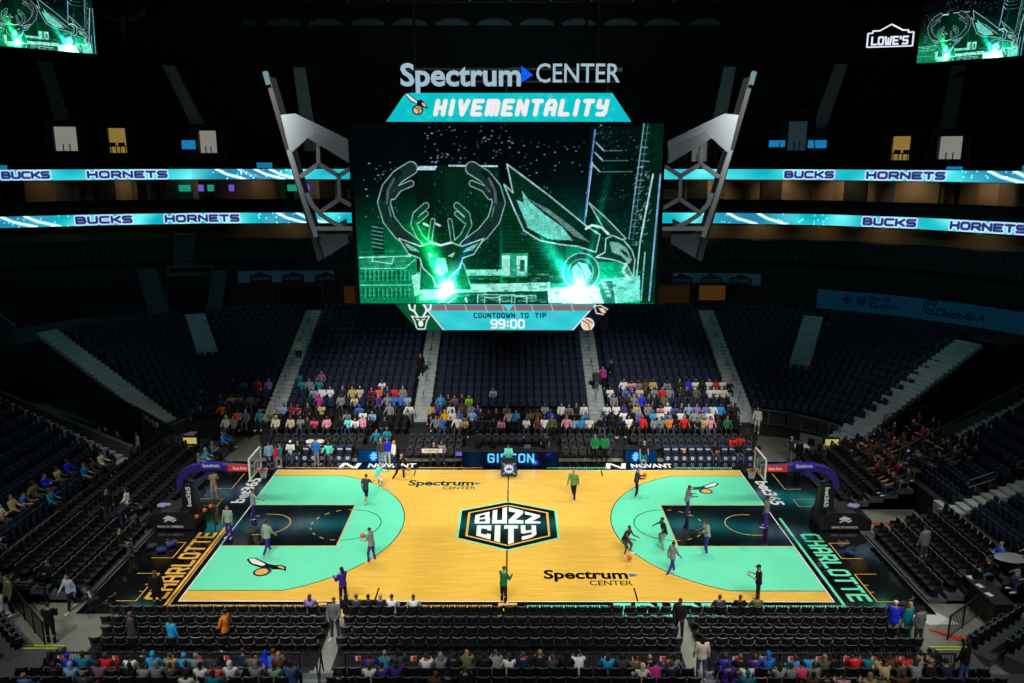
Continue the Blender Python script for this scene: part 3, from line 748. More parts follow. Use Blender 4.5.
# sign lettering over the screens
SIGNM = emis('sign_letters_lit', srgb(170, 200, 215), 0.85)
SIGNB = emis('sign_arrow_blue', srgb(20, 90, 240), 1.0)
o = put_text('sign_lettering', 'Spectrum', 1.25, SIGNM, frame((-1.9, SY, 22.25), (1, 0, 0), (0, 0, 1)), sb, fit=5.05, extrude=0.06, offset=0.03); local(o)
o = put_text('sign_lettering', 'CENTER', 1.08, SIGNM, frame((2.98, SY, 22.33), (1, 0, 0), (0, 0, 1)), sb, fit=3.5, extrude=0.06, offset=0.004); local(o)
m = MB(); m.prism([(.62, 21.98), (1.12, 22.3), (.62, 22.66)], lambda p: (p[0], SY - .06, p[1]), lambda p: (p[0], SY + .06, p[1])); local(m.build('sign_arrow', SIGNB, sb))
m = MB(); m.box(-4.4, 4.6, SY + .1, SY + .16, 22.0, 22.08); m.box(-4.4, 4.6, SY + .1, SY + .16, 22.5, 22.58)
for x in (-4, 0, 4.3): m.bar((x, SY + .13, 22.5), (x, SY + .5, 21.3), .08)
local(m.build('sign_rail', BSTEEL, sb))
# honeycomb wings
def wing_px(x, y, yy=-2.6):
    """(photo frame measurement) -> point on the wing plane"""
    k = (yy + 39.508) ; th = math.atan((341.5 - y) / 807.5) - 0.2231
    fw = k / (cos(0.0)); 
    z = 18.887 + k * math.tan(th)
    depth = k * cos(.2231) - (z - 18.887) * sin(.2231)
    return (0.3056 + (x - 512) / 807.5 * depth - 0.00177 * k, z)
for sx, side in ((1, 'left'), (-1, 'right')):
    W = lambda x, y: (lambda p: p if sx > 0 else (2 * 0.13 - p[0], p[1]))(wing_px(x, y))
    Y0 = -2.6
    def slab(pts, name, m_, y0=Y0, th=0.16):
        P = [W(*p) for p in pts]
        m = MB(); m.prism(P, lambda p: (p[0], y0, p[1]), lambda p: (p[0], y0 + th, p[1]))
        return local(m.build(name, m_, sb))
    slab([(280.5, 115), (294, 113.5), (351, 141), (351, 164), (315, 131), (290, 154)], 'wing_plate', PLATE)
    slab([(315, 131), (351, 147), (351, 164), (308, 138)], 'wing_plate', PLATE, Y0 - .12, .1)
    m = MB()
    def strut(pts, w):
        P = [W(*p) for p in pts]
        for a, b in zip(P, P[1:]): m.bar((a[0], Y0, a[1]), (b[0], Y0, b[1]), w, .18)
    strut([(289, 150), (303, 197), (316.5, 237)], .2)
    strut([(315, 228.5), (358, 228.5)], .16)
    strut([(318, 140), (318.6, 164)], .16); strut([(318.6, 164), (300, 177)], .16); strut([(318.6, 164), (338.6, 176)], .16)
    strut([(338.6, 176), (358, 164)], .16); strut([(338.6, 176), (339.5, 199)], .16); strut([(339.5, 199), (319, 213)], .16); strut([(339.5, 199), (358, 209)], .16)
    strut([(307, 193), (312, 205), (321, 215), (332, 222), (343, 227)], .13)
    local(m.build('wing_frame', PLATE, sb))
    slab([(313, 237), (345, 219), (347, 244), (321, 260)], 'wing_lower_plate', mat('blue_grey_plate', srgb(62, 76, 84), .6), Y0 + .3, .08)
    # end screen seen on edge: a deep tilted cabinet
    P = [W(*p) for p in ((263.5, 75), (268.5, 76), (322.5, 259), (317.5, 262))]
    m = MB(); m.prism(P, lambda p: (p[0], Y0 + .05, p[1]), lambda p: (p[0], Y0 + 1.1, p[1]))
    local(m.build('end_screen', mat('end_screen_back', srgb(36, 39, 42), .7), sb))
    P = [W(*p) for p in ((262.5, 72), (266, 71), (270, 84), (266, 85))]
    m = MB(); m.prism(P, lambda p: (p[0], Y0 - .05, p[1]), lambda p: (p[0], Y0 + .25, p[1]))
    local(m.build('end_screen_edge_lamp', emis('screen_edge', srgb(150, 190, 205), .55), sb))

# ------------------------------------------------------------------ corner screens
def corner_screen(p0, p1, z0, z1, label):
    a, b = Vector(p0), Vector(p1); d = (b - a); n = Vector((d.y, -d.x)).normalized()
    t = thing('video_screen', label, 'screen', ((a.x + b.x) / 2, (a.y + b.y) / 2, z0))
    off = Vector(t.location)
    o = mesh_obj('screen_panel', PIC.grid_mesh('screen_panel', lambda u, v: (a.x + d.x * u, a.y + d.y * u, z0 + (z1 - z0) * v), LED), t); o.location = -off
    m = MB(); q = [a - d.normalized() * .3, b + d.normalized() * .3]
    f = [q[0] - n * .08, q[1] - n * .08, q[1] - n * .8, q[0] - n * .8]
    m.prism([(v.x, v.y) for v in f], lambda p: (p[0], p[1], z0 - .3), lambda p: (p[0], p[1], z1 + .3))
    o = m.build('screen_cabinet', HOUS, t); o.location = -off
# right: (38.0,40.2)->(44.4,34); left mirrored from measurements
corner_screen((-45.0, 33.2), (-38.6, 40.0), 28.36, 33.9, 'video screen with green city picture high in the upper left corner')
corner_screen((38.0, 40.0), (44.3, 34.1), 27.55, 32.9, 'video screen with green city picture beside the lit house shaped sign')
# lit house-shaped sign
t = thing('lit_sign', 'white outlined house shaped sign hung beside the right corner screen', 'sign', (35.0, 39.6, 29))
LW = emis('sign_white_lit', srgb(235, 238, 255), 1.0)
def L3(u, v, dy=0): return (33.1 + u * 4.35, 39.7 + u * .3 + dy, 28.95 + v * 1.95 + u * .17)
m = MB(); out = [(0, 0), (1, 0), (1, .62), (.88, .62), (.88, .72), (.76, .72), (.5, 1.0), (.25, .72), (.1, .72), (.1, .62), (0, .62)]
for a, b in zip(out, out[1:] + out[:1]): m.bar(L3(*a), L3(*b), .11, .11)
o = m.build('sign_outline', LW, t); o.location = -Vector(t.location)
segs, w = block_segments("LOWE'S", .62, .42, .22)
m = MB()
for qd in seg_quads(segs, .15):
    m.prism([(.45 + x, .22 + y) for x, y in qd], lambda p: L3(p[0] / 4.35, p[1] / 1.95, 0), lambda p: L3(p[0] / 4.35, p[1] / 1.95, .06))
o = m.build('sign_letter_panel', LW, t); o.location = -Vector(t.location)
m = MB(); m.prism(out, lambda p: L3(p[0], p[1], .1), lambda p: L3(p[0], p[1], .3)); o = m.build('sign_back', HOUS, t); o.location = -Vector(t.location)

# ------------------------------------------------------------------ ribbon boards
def ribbon(z0, z1, words, swoosh, d, label, seed):
    total = UL[-1]; w, h = 3000, 18
    K = Canvas(w, h, 0, total, 0, 1.0); K.px = .045
    K.Y = K.Y * (z1 - z0); H = z1 - z0
    rnd = random.Random(seed)
    n = np.zeros(K.X.shape)
    for _ in range(14): n += np.sin(K.X * rnd.uniform(.15, 1.6) + K.Y * rnd.uniform(-2, 2) + rnd.uniform(0, 6)) / 14
    b = np.clip(.5 + 1.6 * n, 0, 1)
    K.a = np.stack([.05 + .35 * b, .62 + .26 * b, .68 + .2 * b], -1)
    for (xc, ww) in swoosh:
        K.blend(np.clip(1 - np.abs(K.X - xc) / ww, 0, 1) ** .5 * .75, c255(20, 90, 130))
        for off in (-.35, .25): K.stroke([(xc + off * ww, 0), (xc + off * ww + .9, H * .5), (xc + off * ww + 2.6, H)], .26, (.85, .95, .98), .9)
        for _ in range(22):
            x, y = xc + rnd.uniform(-1, 1.6) * ww, rnd.uniform(0, H); K.addl(np.exp(-((K.X - x) ** 2 + (K.Y - y) ** 2) / .004) if False else np.where((np.abs(K.X - x) < .06) & (np.abs(K.Y - y) < .06), 1.0, 0.0), (.3, .4, .4))
    for (txt, s0, s1) in words:
        segs, W = block_segments(txt, H * .52, 1.0, .42)
        sc = (s1 - s0) / W; lw = sc
        # letters fitted between s0 and s1
        T = H * .225
        d0 = np.full(K.X.shape, 1e9)
        m_ = (K.X[0] > s0 - 1) & (K.X[0] < s1 + 1); c0, c1 = np.where(m_)[0][[0, -1]]
        X = K.X[:, c0:c1 + 1]; Y = K.Y[:, c0:c1 + 1]; dd = np.full(X.shape, 1e9)
        for a, b2 in segs:
            ax, ay, bx, by = s0 + a[0] * sc, H * .76 - a[1], s0 + b2[0] * sc, H * .76 - b2[1]
            dx, dy = bx - ax, by - ay; L = dx * dx + dy * dy + 1e-12
            tt = np.clip(((X - ax) * dx + (Y - ay) * dy) / L, 0, 1); dd = np.minimum(dd, np.hypot(X - ax - tt * dx, Y - ay - tt * dy))
        cov = np.clip((T / 2 + .09 - dd) / .05 + .5, 0, 1)[..., None]; K.a[:, c0:c1 + 1] = K.a[:, c0:c1 + 1] * (1 - cov) + np.array(c255(205, 215, 240)) * cov
        cov = np.clip((T / 2 - dd) / .05 + .5, 0, 1)[..., None]; K.a[:, c0:c1 + 1] = K.a[:, c0:c1 + 1] * (1 - cov) + np.array(c255(18, 46, 104)) * cov
    # curved panel along the ring; columns follow arc length
    S = np.linspace(0, total, w); pts = []
    for s in S:
        i = min(np.searchsorted(UL, s, 'right') - 1, len(UL) - 2); t_ = (s - UL[i]) / (UL[i + 1] - UL[i])
        pa, pb = UST[i](d), UST[i + 1](d); pts.append((pa[0] + (pb[0] - pa[0]) * t_, pa[1] + (pb[1] - pa[1]) * t_))
    pts = np.array(pts)
    def fn(u, v):
        k = np.round(u * (w - 1)).astype(int); return pts[k, 0], pts[k, 1], z0 + (z1 - z0) * v
    o = mesh_obj('ribbon_board', K.grid_mesh('ribbon_board', fn, LEDR))
    return tag(o, label, 'LED board')
def arc_at_px(px, yy, d=0.0):
    """arc length on the ring where a photo column crosses it"""
    best = None
    for i in range(len(UP) - 1):
        for t_ in np.linspace(0, 1, 60):
            pa, pb = UST[i](d), UST[i + 1](d); x = pa[0] + (pb[0] - pa[0]) * t_; y = pa[1] + (pb[1] - pa[1]) * t_
            dx, dy = x - .3056, y + 39.508; dep = (dy * cos(.2231)) + (18.887 - yy) * sin(.2231)
            e = abs(512 + 807.5 * (dx + .00177 * dy) / dep - px)
            if best is None or e < best[0]: best = (e, UL[i] + t_ * (UL[i + 1] - UL[i]))
    return best[1]
A_ = arc_at_px
ribbon(17.0, 17.92, [('BUCKS', A_(0, 17.4), A_(48, 17.4)), ('HORNETS', A_(86, 17.4), A_(165, 17.4)), ('BUCKS', A_(786, 17.4), A_(833, 17.4)), ('HORNETS', A_(866, 17.4), A_(941, 17.4))], [(A_(228, 17.4), 3.4), (A_(262, 17.4), 2.2), (A_(1000, 17.4), 3.0)], .62, 'upper glowing turquoise ribbon board along the balcony over the suites', 2)
ribbon(13.02, 13.98, [('BUCKS', A_(76, 13.5), A_(131, 13.5)), ('HORNETS', A_(166, 13.5), A_(238, 13.5)), ('BUCKS', A_(864, 13.5), A_(915, 13.5)), ('HORNETS', A_(951, 13.5), A_(1025, 13.5))], [(A_(15, 13.5), 3.0), (A_(288, 13.5), 3.0), (A_(745, 13.5), 4.5)], .03, 'lower glowing turquoise ribbon board under the suite terrace', 4)
# ------------------------------------------------------------------ upper level: portals, suites, signs, catwalk
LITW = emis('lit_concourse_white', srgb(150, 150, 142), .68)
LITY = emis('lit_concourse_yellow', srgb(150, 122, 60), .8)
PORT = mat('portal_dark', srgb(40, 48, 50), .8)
def portal(x, d, z0, w, h, lit, label, stools=False, wings=True):
    p = up_point(up_at_x(x)); a = Vector((*p(d), 0)); b = Vector((*p(d + 1), 0)); n = (b - a).normalized(); s = Vector((n.y, -n.x, 0))
    t = thing('vomitory_portal', label, 'portal', (a.x, a.y, z0)); O = Vector((a.x, a.y, z0))
    P = lambda u, v, k: (O + s * u + n * k + Vector((0, 0, v))) - O
    m = MB()
    for (u0, u1, v0, v1) in ((-w / 2 - .7, -w / 2, -1.0, h + .6), (w / 2, w / 2 + .7, -1.0, h + .6), (-w / 2, w / 2, h, h + .6), (-w / 2, w / 2, -1.0, 0)):
        vs = [P(u, v, k) for k in (0, 3.2) for (u, v) in ((u0, v0), (u1, v0), (u1, v1), (u0, v1))]
        m.add(vs, [(0, 1, 2, 3), (7, 6, 5, 4), (0, 4, 5, 1), (1, 5, 6, 2), (2, 6, 7, 3), (3, 7, 4, 0)])
    m.build('portal_surround', PORT, t)
    m = MB(); m.add([P(-w / 2, 0, .9), P(w / 2, 0, .9), P(w / 2, h, .9), P(-w / 2, h, .9)], [(0, 1, 2, 3)]); m.build('lit_back_wall', lit, t)
    m = MB()
    for u in ((-.35, .35, ) if not stools else ()):
        m.tube([P(u * w * .4, 0, .3), P(u * w * .4, h * .3, .3)], .05)
    if stools:
        for u in (-.25, .25):
            c = O + P(u * w, 0, .45); ts = thing('bar_stool', '%s dark stool in the %s' % ('left' if u < 0 else 'right', label.split(' with')[0] + (' at left' if 'left' in label else ' at right')), 'stool', c)
            q_ = MB(); q_.box(-.3, .3, -.2, .2, h * .28 - .06, h * .28 + .04); q_.build('seat', BSTEEL, ts); q_ = MB(); q_.box(-.3, .3, -.24, -.2, h * .28, h * .28 + .3); q_.build('backrest', BSTEEL, ts)
            for q in (-.22, .22): q_ = MB(); q_.tube([(q, 0, h * .26), (q, 0, 0)], .045, 6); q_.build('leg', BSTEEL, ts)
    if m.v: m.build('handrail_post', BSTEEL, t)
    if wings:
        m = MB()
        for u0 in (-1, 1):
            m.bar(P(u0 * (w / 2 + .35), h + .6, 0), P(u0 * (w / 2 + .9), -1.0, -.6), .08)
        m.bar(P(-w / 2 - .7, h + .9, -.1), P(w / 2 + .7, h + .9, -.1), .07); m.build('guard_rail', STEEL, t)
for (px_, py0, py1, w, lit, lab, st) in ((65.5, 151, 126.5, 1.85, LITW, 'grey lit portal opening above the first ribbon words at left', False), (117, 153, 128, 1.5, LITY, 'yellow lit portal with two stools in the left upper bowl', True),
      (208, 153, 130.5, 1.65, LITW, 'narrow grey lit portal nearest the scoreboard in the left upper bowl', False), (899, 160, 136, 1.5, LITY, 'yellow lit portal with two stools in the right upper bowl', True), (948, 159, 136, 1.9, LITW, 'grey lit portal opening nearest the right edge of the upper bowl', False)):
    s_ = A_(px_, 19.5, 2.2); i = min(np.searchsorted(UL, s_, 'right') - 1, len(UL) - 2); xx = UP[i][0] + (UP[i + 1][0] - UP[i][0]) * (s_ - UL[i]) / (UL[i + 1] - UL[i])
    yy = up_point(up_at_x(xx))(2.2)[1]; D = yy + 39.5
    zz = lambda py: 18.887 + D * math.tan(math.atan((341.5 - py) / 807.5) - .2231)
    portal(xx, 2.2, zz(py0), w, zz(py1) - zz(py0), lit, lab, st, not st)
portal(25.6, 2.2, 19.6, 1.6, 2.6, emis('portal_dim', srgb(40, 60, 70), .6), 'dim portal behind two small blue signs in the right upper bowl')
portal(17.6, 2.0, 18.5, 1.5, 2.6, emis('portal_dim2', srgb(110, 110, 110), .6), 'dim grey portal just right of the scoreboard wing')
# upper bowl aisles, faint strips between the dark seats
def ring_at(s_, d):
    i = min(np.searchsorted(UL, s_, 'right') - 1, len(UL) - 2); t_ = (s_ - UL[i]) / (UL[i + 1] - UL[i]); a, b = UST[i](d), UST[i + 1](d)
    return (a[0] + (b[0] - a[0]) * t_, a[1] + (b[1] - a[1]) * t_)
for k, (xb, xt) in enumerate(((70, 44), (211, 168), (312, 298), (420, 406), (513, 513), (608, 617), (713, 730), (811, 842), (943, 960))):
    stair('upper_aisle_stairs', 'faint upper bowl aisle stairs, %s from the left' % ('first', 'second', 'third', 'fourth', 'fifth', 'sixth', 'seventh', 'eighth', 'ninth')[k],
          ring_at(A_(xb, 19.6, 4.0), 4.0), ring_at(A_(xt, 28.6, 18.0), 18.0), 1.3, 36, 19.65, 28.6, STEPC, group='upper bowl aisle stairs')
# small blue info signs near the portals and on the balcony edge
BLUES = emis('blue_sign', srgb(30, 130, 190), .8); CYS = emis('cyan_sign', srgb(20, 120, 150), .9)
for (x, d, z, w, h, mm, lab) in ((-29.3, 1.7, 19.7, 1.2, .8, BLUES, 'small blue sign by the narrow grey portal'), (24.0, 1.9, 19.9, 1.4, .6, BLUES, 'small blue sign left of the dim portal'), (27.2, 1.9, 19.8, 1.6, .7, BLUES, 'small blue sign right of the dim portal'),
        (-43.6, .8, 17.95, 1.6, .35, CYS, 'cyan strip screen under the left grey portal'), (-22.6, .8, 18.0, 1.4, .5, CYS, 'cyan strip screen on the balcony edge left of the scoreboard'), (39.9, .8, 17.95, 1.5, .4, CYS, 'cyan strip screen on the balcony at the far right'), (36.2, .8, 17.98, 1.2, .25, BLUES, 'thin blue strip screen on the right balcony edge')):
    p = up_point(up_at_x(x)); a, b = p(d), p(d + 1); n = Vector((b[0] - a[0], b[1] - a[1])); ang = math.atan2(n.x, n.y)
    m = MB(); m.cbox((0, .06, .0), (w, .06, h)); o = m.build('info_screen', mm); o.location = (a[0], a[1], z + h / 2); o.rotation_euler = (0, 0, -ang)
    tag(o, lab, 'sign')
# suites: front seats, counters and televisions
TVG = emis('television_green', srgb(30, 150, 120), .9); TVP = emis('television_violet', srgb(110, 90, 200), .9)
for (x, mm, w, lab) in ((-30.5, TVG, 1.1, 'green television, first in the left suites'), (-29.2, TVP, .5, 'narrow violet television beside the first green one'), (-28.3, TVG, .9, 'green television, second in the left suites'), (-26.6, TVP, .5, 'narrow violet television beside the second green one'), (-21.1, TVG, 1.0, 'green television in the suite nearest the scoreboard'), (-19.8, TVP, .5, 'narrow violet television nearest the scoreboard')):
    p = up_point(up_at_x(x)); a = p(5.0)
    m = MB(); m.box(-w / 2, w / 2, 0, .08, 0, .62); o = m.build('television', mm); o.location = (a[0], a[1], 15.75); o.rotation_euler = (0, 0, math.atan2(UP[5][1] - UP[4][1], UP[5][0] - UP[4][0]) if x < -19 else 0); tag(o, lab, 'television')
def suite_lamp(x, power, d=4.0, z=16.8, zt=15.0, dt=6.0):
    p = up_point(up_at_x(x)); a, b = p(d), p(dt)
    l = spot('suite_lamp', (a[0], a[1], z), (b[0], b[1], zt), power * 1.6, 130, .8, .12, (1, .78, .52))
for x, pw in ((-46.5, 12), (-41, 10), (-35.5, 16), (-30, 10), (-24.5, 12), (-19, 16), (19, 50), (24.5, 46), (29.5, 50), (33.5, 42), (37.3, 28), (40.5, 34)): suite_lamp(x, pw)
for x, pw in ((-20.5, 22), (-24, 5), (18.5, 16), (23, 30), (28, 16), (32.5, 24), (38, 22)): suite_lamp(x, pw * 1.1, -.4, 12.8, 11.9, 1.6)
DSEAT = mat('black_suite_seat', srgb(24, 25, 27), .6)
def loft_seats(mb, base, n, s, w=.5):
    pass
# fascia banners on the club wall
BANB = mat('blue_grey_banner', srgb(96, 150, 180), .7, noise=.1, nscale=.5)
BANC = mat('blue_banner', srgb(60, 150, 190), .7, noise=.1, nscale=.5)
INK = mat('banner_ink', srgb(12, 16, 22), .7); INKB = mat('banner_ink_blue', srgb(30, 70, 150), .7)
def banner(x0, x1, z0, z1, d, mm, label, n=6):
    t = thing('fascia_banner', label, 'banner')
    m = MB(); vs = []; ss = np.linspace(up_at_x(x0), up_at_x(x1), n)
    for s in ss:
        a = up_point(s)(d); vs += [(a[0], a[1], z0), (a[0], a[1], z1)]
    m.add(vs, [(2 * i, 2 * i + 2, 2 * i + 3, 2 * i + 1) for i in range(n - 1)])
    vs2 = []
    for s in ss:
        a = up_point(s)(d + .08); vs2 += [(a[0], a[1], z0), (a[0], a[1], z1)]
    m.add(vs2, [(2 * i + 1, 2 * i + 3, 2 * i + 2, 2 * i) for i in range(n - 1)])
    m.build('banner_panel', mm, t)
    return t
def ring_frame(x, d, z):
    p = up_point(up_at_x(x)); a = p(d); b = p(d + 1); n = Vector((b[0] - a[0], b[1] - a[1], 0)).normalized(); s = Vector((n.y, -n.x, 0))
    return frame((a[0], a[1], z), s, (0, 0, 1)), Vector((*a, z)), s
def house_logo(t, x, d, z, w, h):
    F, O, s = ring_frame(x, d, z)
    out = [(-.5, -.5), (.5, -.5), (.5, .1), (.42, .1), (.42, .22), (.28, .22), (0, .5), (-.28, .22), (-.42, .22), (-.42, .1), (-.5, .1)]
    m = MB(); m.prism([(u * w, v * h) for u, v in out], lambda p: tuple(F @ Vector((p[0], p[1], 0))), lambda p: tuple(F @ Vector((p[0], p[1], .03)))); m.build('banner_emblem', INK, t)
    put_text('banner_lettering', "LOWE'S", h * .42, BANB, F @ Matrix.Translation((0, -.16 * h, .04)), t, fit=w * .8, offset=.01)
b1 = banner(-24.2, -15.5, 8.25, 9.3, -5.3, BANB, 'blue grey banner with dark house emblems left of the scoreboard')
for x in (-22.1, -19.1, -16.2): house_logo(b1, x, -5.36, 8.77, 1.9, .95)
b2 = banner(14.6, 22.8, 8.1, 9.1, -5.3, BANB, 'blue grey banner with dark house emblems right of the scoreboard')
for x in (15.3, 18.0, 20.8): house_logo(b2, x, -5.36, 8.6, 1.9, .95)
b3 = banner(28.4, 42.6, 6.35, 8.0, -5.45, BANC, 'long blue advertising banner on the curved wall above the right corner seats', 14)
F, O, s = ring_frame(32.6, -5.5, 7.35)
put_text('banner_lettering', 'North', .62, INKB, F @ Matrix.Translation((1.0, .28, .02)), b3, fit=1.6, offset=.01)
put_text('banner_lettering', 'Carolina', .62, INKB, F @ Matrix.Translation((1.45, -.3, .02)), b3, fit=2.4, offset=.01)
m = MB()
for (u, q) in ((-1.5, 0), (-.4, 1)):
    if q == 0: pl = [(-.12, -.4), (.12, -.4), (.12, -.12), (.4, -.12), (.4, .12), (.12, .12), (.12, .4), (-.12, .4), (-.12, .12), (-.4, .12), (-.4, -.12), (-.12, -.12)]
    else: pl = [(0, -.42), (.3, -.2), (.36, .36), (0, .28), (-.36, .36), (-.3, -.2)]
    m.prism([(u + x, y) for x, y in pl], lambda p: tuple(F @ Vector((p[0], p[1], .01))), lambda p: tuple(F @ Vector((p[0], p[1], .03))))
m.build('banner_emblem', INKB, b3)
F, O, s = ring_frame(38.6, -5.5, 7.2)
put_text('banner_lettering', 'Chick-fil-A', .85, INK, F @ Matrix.Translation((.4, -.1, .02)), b3, fit=3.6, shear=.25)
m = MB()
for r_, a0, a1 in ((.55, 40, 320), (.28, 0, 330)):
    pts = [tuple(F @ Vector((-1.7 + r_ * cos(radians(a)), .25 + r_ * sin(radians(a)), .03))) for a in range(a0, a1, 20)]
    m.tube(pts, .05, 6)
m.build('banner_emblem', INK, b3)
b4 = banner(43.6, 45.9, 6.0, 8.2, -5.45, BANC, 'blue banner end piece past the dark gap at the far right', 4)
# lit tunnel mouths under the banners
GLOWM = mat('tunnel_tan_wall', srgb(150, 108, 50), .8)
def mouth(x0, x1, z0, z1, mm, label):
    t = thing('tunnel_mouth', label, 'tunnel')
    p = up_point(up_at_x((x0 + x1) / 2)); a = p(-5.25)
    m = MB(); m.box(x0, x1, a[1] - .02, a[1] + .0, z0, z1); m.build('back_wall', mm, t)
    m = MB(); m.box(x0 - .2, x0, a[1] - .7, a[1], z0, z1 + .2); m.box(x1, x1 + .2, a[1] - .7, a[1], z0, z1 + .2); m.box(x0, x1, a[1] - .7, a[1], z1, z1 + .2); m.build('surround', PORT, t)
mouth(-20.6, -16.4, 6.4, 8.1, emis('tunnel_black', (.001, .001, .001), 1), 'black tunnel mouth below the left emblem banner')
mouth(-14.6, -13.4, 6.4, 8.0, emis('tunnel_amber_dim', srgb(52, 32, 8), .7), 'amber lit tunnel mouth left of the scoreboard bottom')
mouth(16.5, 20.2, 6.7, 8.1, emis('tunnel_amber', srgb(84, 56, 20), .55), 'amber lit tunnel mouth below the right emblem banner')
mouth(12.8, 15.8, 6.4, 8.1, emis('tunnel_amber_dim2', srgb(40, 26, 10), .6), 'dim amber tunnel mouth right of the scoreboard bottom')
# vomitory frame and side stairs in the left bowl
t = thing('vomitory_portal', 'railed dark entrance with stairs on both sides in the left corner seats', 'portal', (-27, 27.5, 7))
m = MB()
fr = [(-28.6, 26.6, 6.5), (-29.6, 30.0, 9.7), (-26.0, 30.6, 9.7), (-25.4, 27.0, 6.5)]
for a, b in zip(fr, fr[1:]): m.bar(a, b, .12)
o = m.build('guard_rail', STEEL, t); o.location = (27, -27.5, -7)
m = MB(); m.prism([(p[0], p[1]) for p in fr], lambda p: (p[0], p[1] + .3, 6.4), lambda p: (p[0], p[1] + .6, 9.3)); o = m.build('portal_surround', ROOFM, t); o.location = (27, -27.5, -7)
stair('aisle_stairs', 'dim stairs on the left side of the railed entrance', (-28.9, 25.9), (-31.2, 29.4), 1.6, 14, 6.4, 9.6, STEPD)
stair('aisle_stairs', 'dim stairs on the right side of the railed entrance', (-24.6, 26.6), (-25.2, 30.2), 1.2, 14, 6.4, 9.4, STEPD)
stair('aisle_stairs', 'dim stairs climbing above the railed entrance', (-28.6, 31.0), (-29.6, 34.2), 1.8, 10, 9.6, 12.2, STEPD)
# catwalk under the roof with upright posts
t = thing('catwalk', 'long dark catwalk with thin upright posts along the top of the arena', 'catwalk', (0, 46, 34))
m = MB(); m.box(-42, 42, -.6, .6, -.2, 0); m.build('walkway', ROOFM, t)
m = MB(); m.bar((-42, -.6, 1.1), (42, -.6, 1.1), .06); m.bar((-42, -.6, .55), (42, -.6, .55), .05); m.build('guard_rail', BSTEEL, t)
for x in np.arange(-40, 41, 4.0):
    m = MB(); m.bar((x, -.62, 0), (x, -.62, 1.3), .14); m.build('post', PLATE, t)
# pale scallop slabs standing in for spotlight pools on the top wall
for k, x in enumerate(np.arange(-34, 35, 4.6)):
    m = MB(); m.prism([(x - 1.9, 33.0)] + [(x + 1.9 * cos(radians(a)), 33.0 + .75 * sin(radians(a))) for a in range(160, 19, -20)] + [(x + 1.9, 33.0)], lambda p: (p[0], 53.9, p[1]), lambda p: (p[0], 54.2, p[1]))
    tag(m.build('wall_light_scallop', mat('painted_wall_light', srgb(70, 92, 92), .8)), 'pale scallop of painted spotlight on the wall, number %s from left under the catwalk' % ('one two three four five six seven eight nine ten eleven twelve thirteen fourteen fifteen sixteen'.split()[k]), 'panel', 'painted wall light scallops')
# dark winged emblem beside the left corner screen
m = MB()
for sx in (-1, 1): m.prism([(sx * .25, .1), (sx * 2.0, 1.0), (sx * 2.3, 1.5), (sx * 2.1, .6), (sx * .9, -.05)][::sx], lambda p: (p[0], 0, p[1]), lambda p: (p[0], .12, p[1]))
m.prism([(-.2, .2), (0, .45), (.2, .2), (.12, -1.6), (0, -2.0), (-.12, -1.6)], lambda p: (p[0], 0, p[1]), lambda p: (p[0], .12, p[1]))
o = m.build('wing_emblem', mat('dim_emblem', srgb(60, 84, 92), .7)); o.location = (-36.4, 41, 31.4); tag(o, 'dim winged emblem on the dark wall beside the left corner screen', 'emblem')
l = bpy.data.lights.new('added_roof_fill', 'AREA'); l.energy = 700; l.size = 3; l.size_y = 1; l.color = (.6, .95, 1)  # fill light added so the catwalk and top wall show
o = bpy.data.objects.new('added_roof_fill', l); COL.objects.link(o); o.location = (0, 30, 33); o.rotation_euler = (radians(100), 0, 0)
# ------------------------------------------------------------------ the court
court = thing('basketball_court', 'polished wooden basketball court with turquoise arcs, black lanes and team lettering', 'court')
L_ = 0.0012
def layer(name, polys, z, m_):
    m = MB()
    for p in (union2d(polys) if len(polys) > 1 else polys): m.flat(p, z)
    return m.build(name, m_, court)
def rect(x0, x1, y0, y1): return [(x0, y0), (x1, y0), (x1, y1), (x0, y1)]
def lines(segs, t): return seg_quads(segs, t)
HX, HY = 14.325, 7.62
m = MB(); m.box(-18.3, 18.3, -8.6, 9.1, -0.03, 0.0); m.build('apron', BLACKP, court)
layer('hardwood', [rect(-HX, HX, -HY, HY)], L_, WOOD)
def arc3(sx):
    pts = [(sx * HX, -6.71)]
    bx = HX - 1.575
    a0 = math.asin(6.71 / 7.24)
    n = 40
    for i in range(n + 1):
        a = -a0 + 2 * a0 * i / n
        pts.append((sx * (bx - 7.24 * cos(a)), 7.24 * sin(a)))
    pts.append((sx * HX, 6.71))
    return pts
for sx in (1, -1): layer('three_point_area', [arc3(sx)], 2 * L_, TEAL)
def poly_line(p, closed=False): return list(zip(p, p[1:])) + ([(p[-1], p[0])] if closed else [])
layer('three_point_line', lines(poly_line(arc3(1)) + poly_line(arc3(-1)), .05), 3 * L_, BLACKP)
K1 = HX - 5.79
layer('lane', [rect(-HX, -K1, -2.44, 2.44)], 3 * L_, BLACKP); layer('lane', [rect(K1, HX, -2.44, 2.44)], 3 * L_, BLACKP)
circ = lambda cx, cy, r, a0, a1, n=24: [(cx + r * cos(radians(a0 + (a1 - a0) * i / n)), cy + r * sin(radians(a0 + (a1 - a0) * i / n))) for i in range(n + 1)]
layer('free_throw_arc', lines(poly_line(circ(-K1, 0, 1.83, -90, 90)) + poly_line(circ(K1, 0, 1.83, 90, 270)), .05), 4 * L_, BLACKP)
gs = []
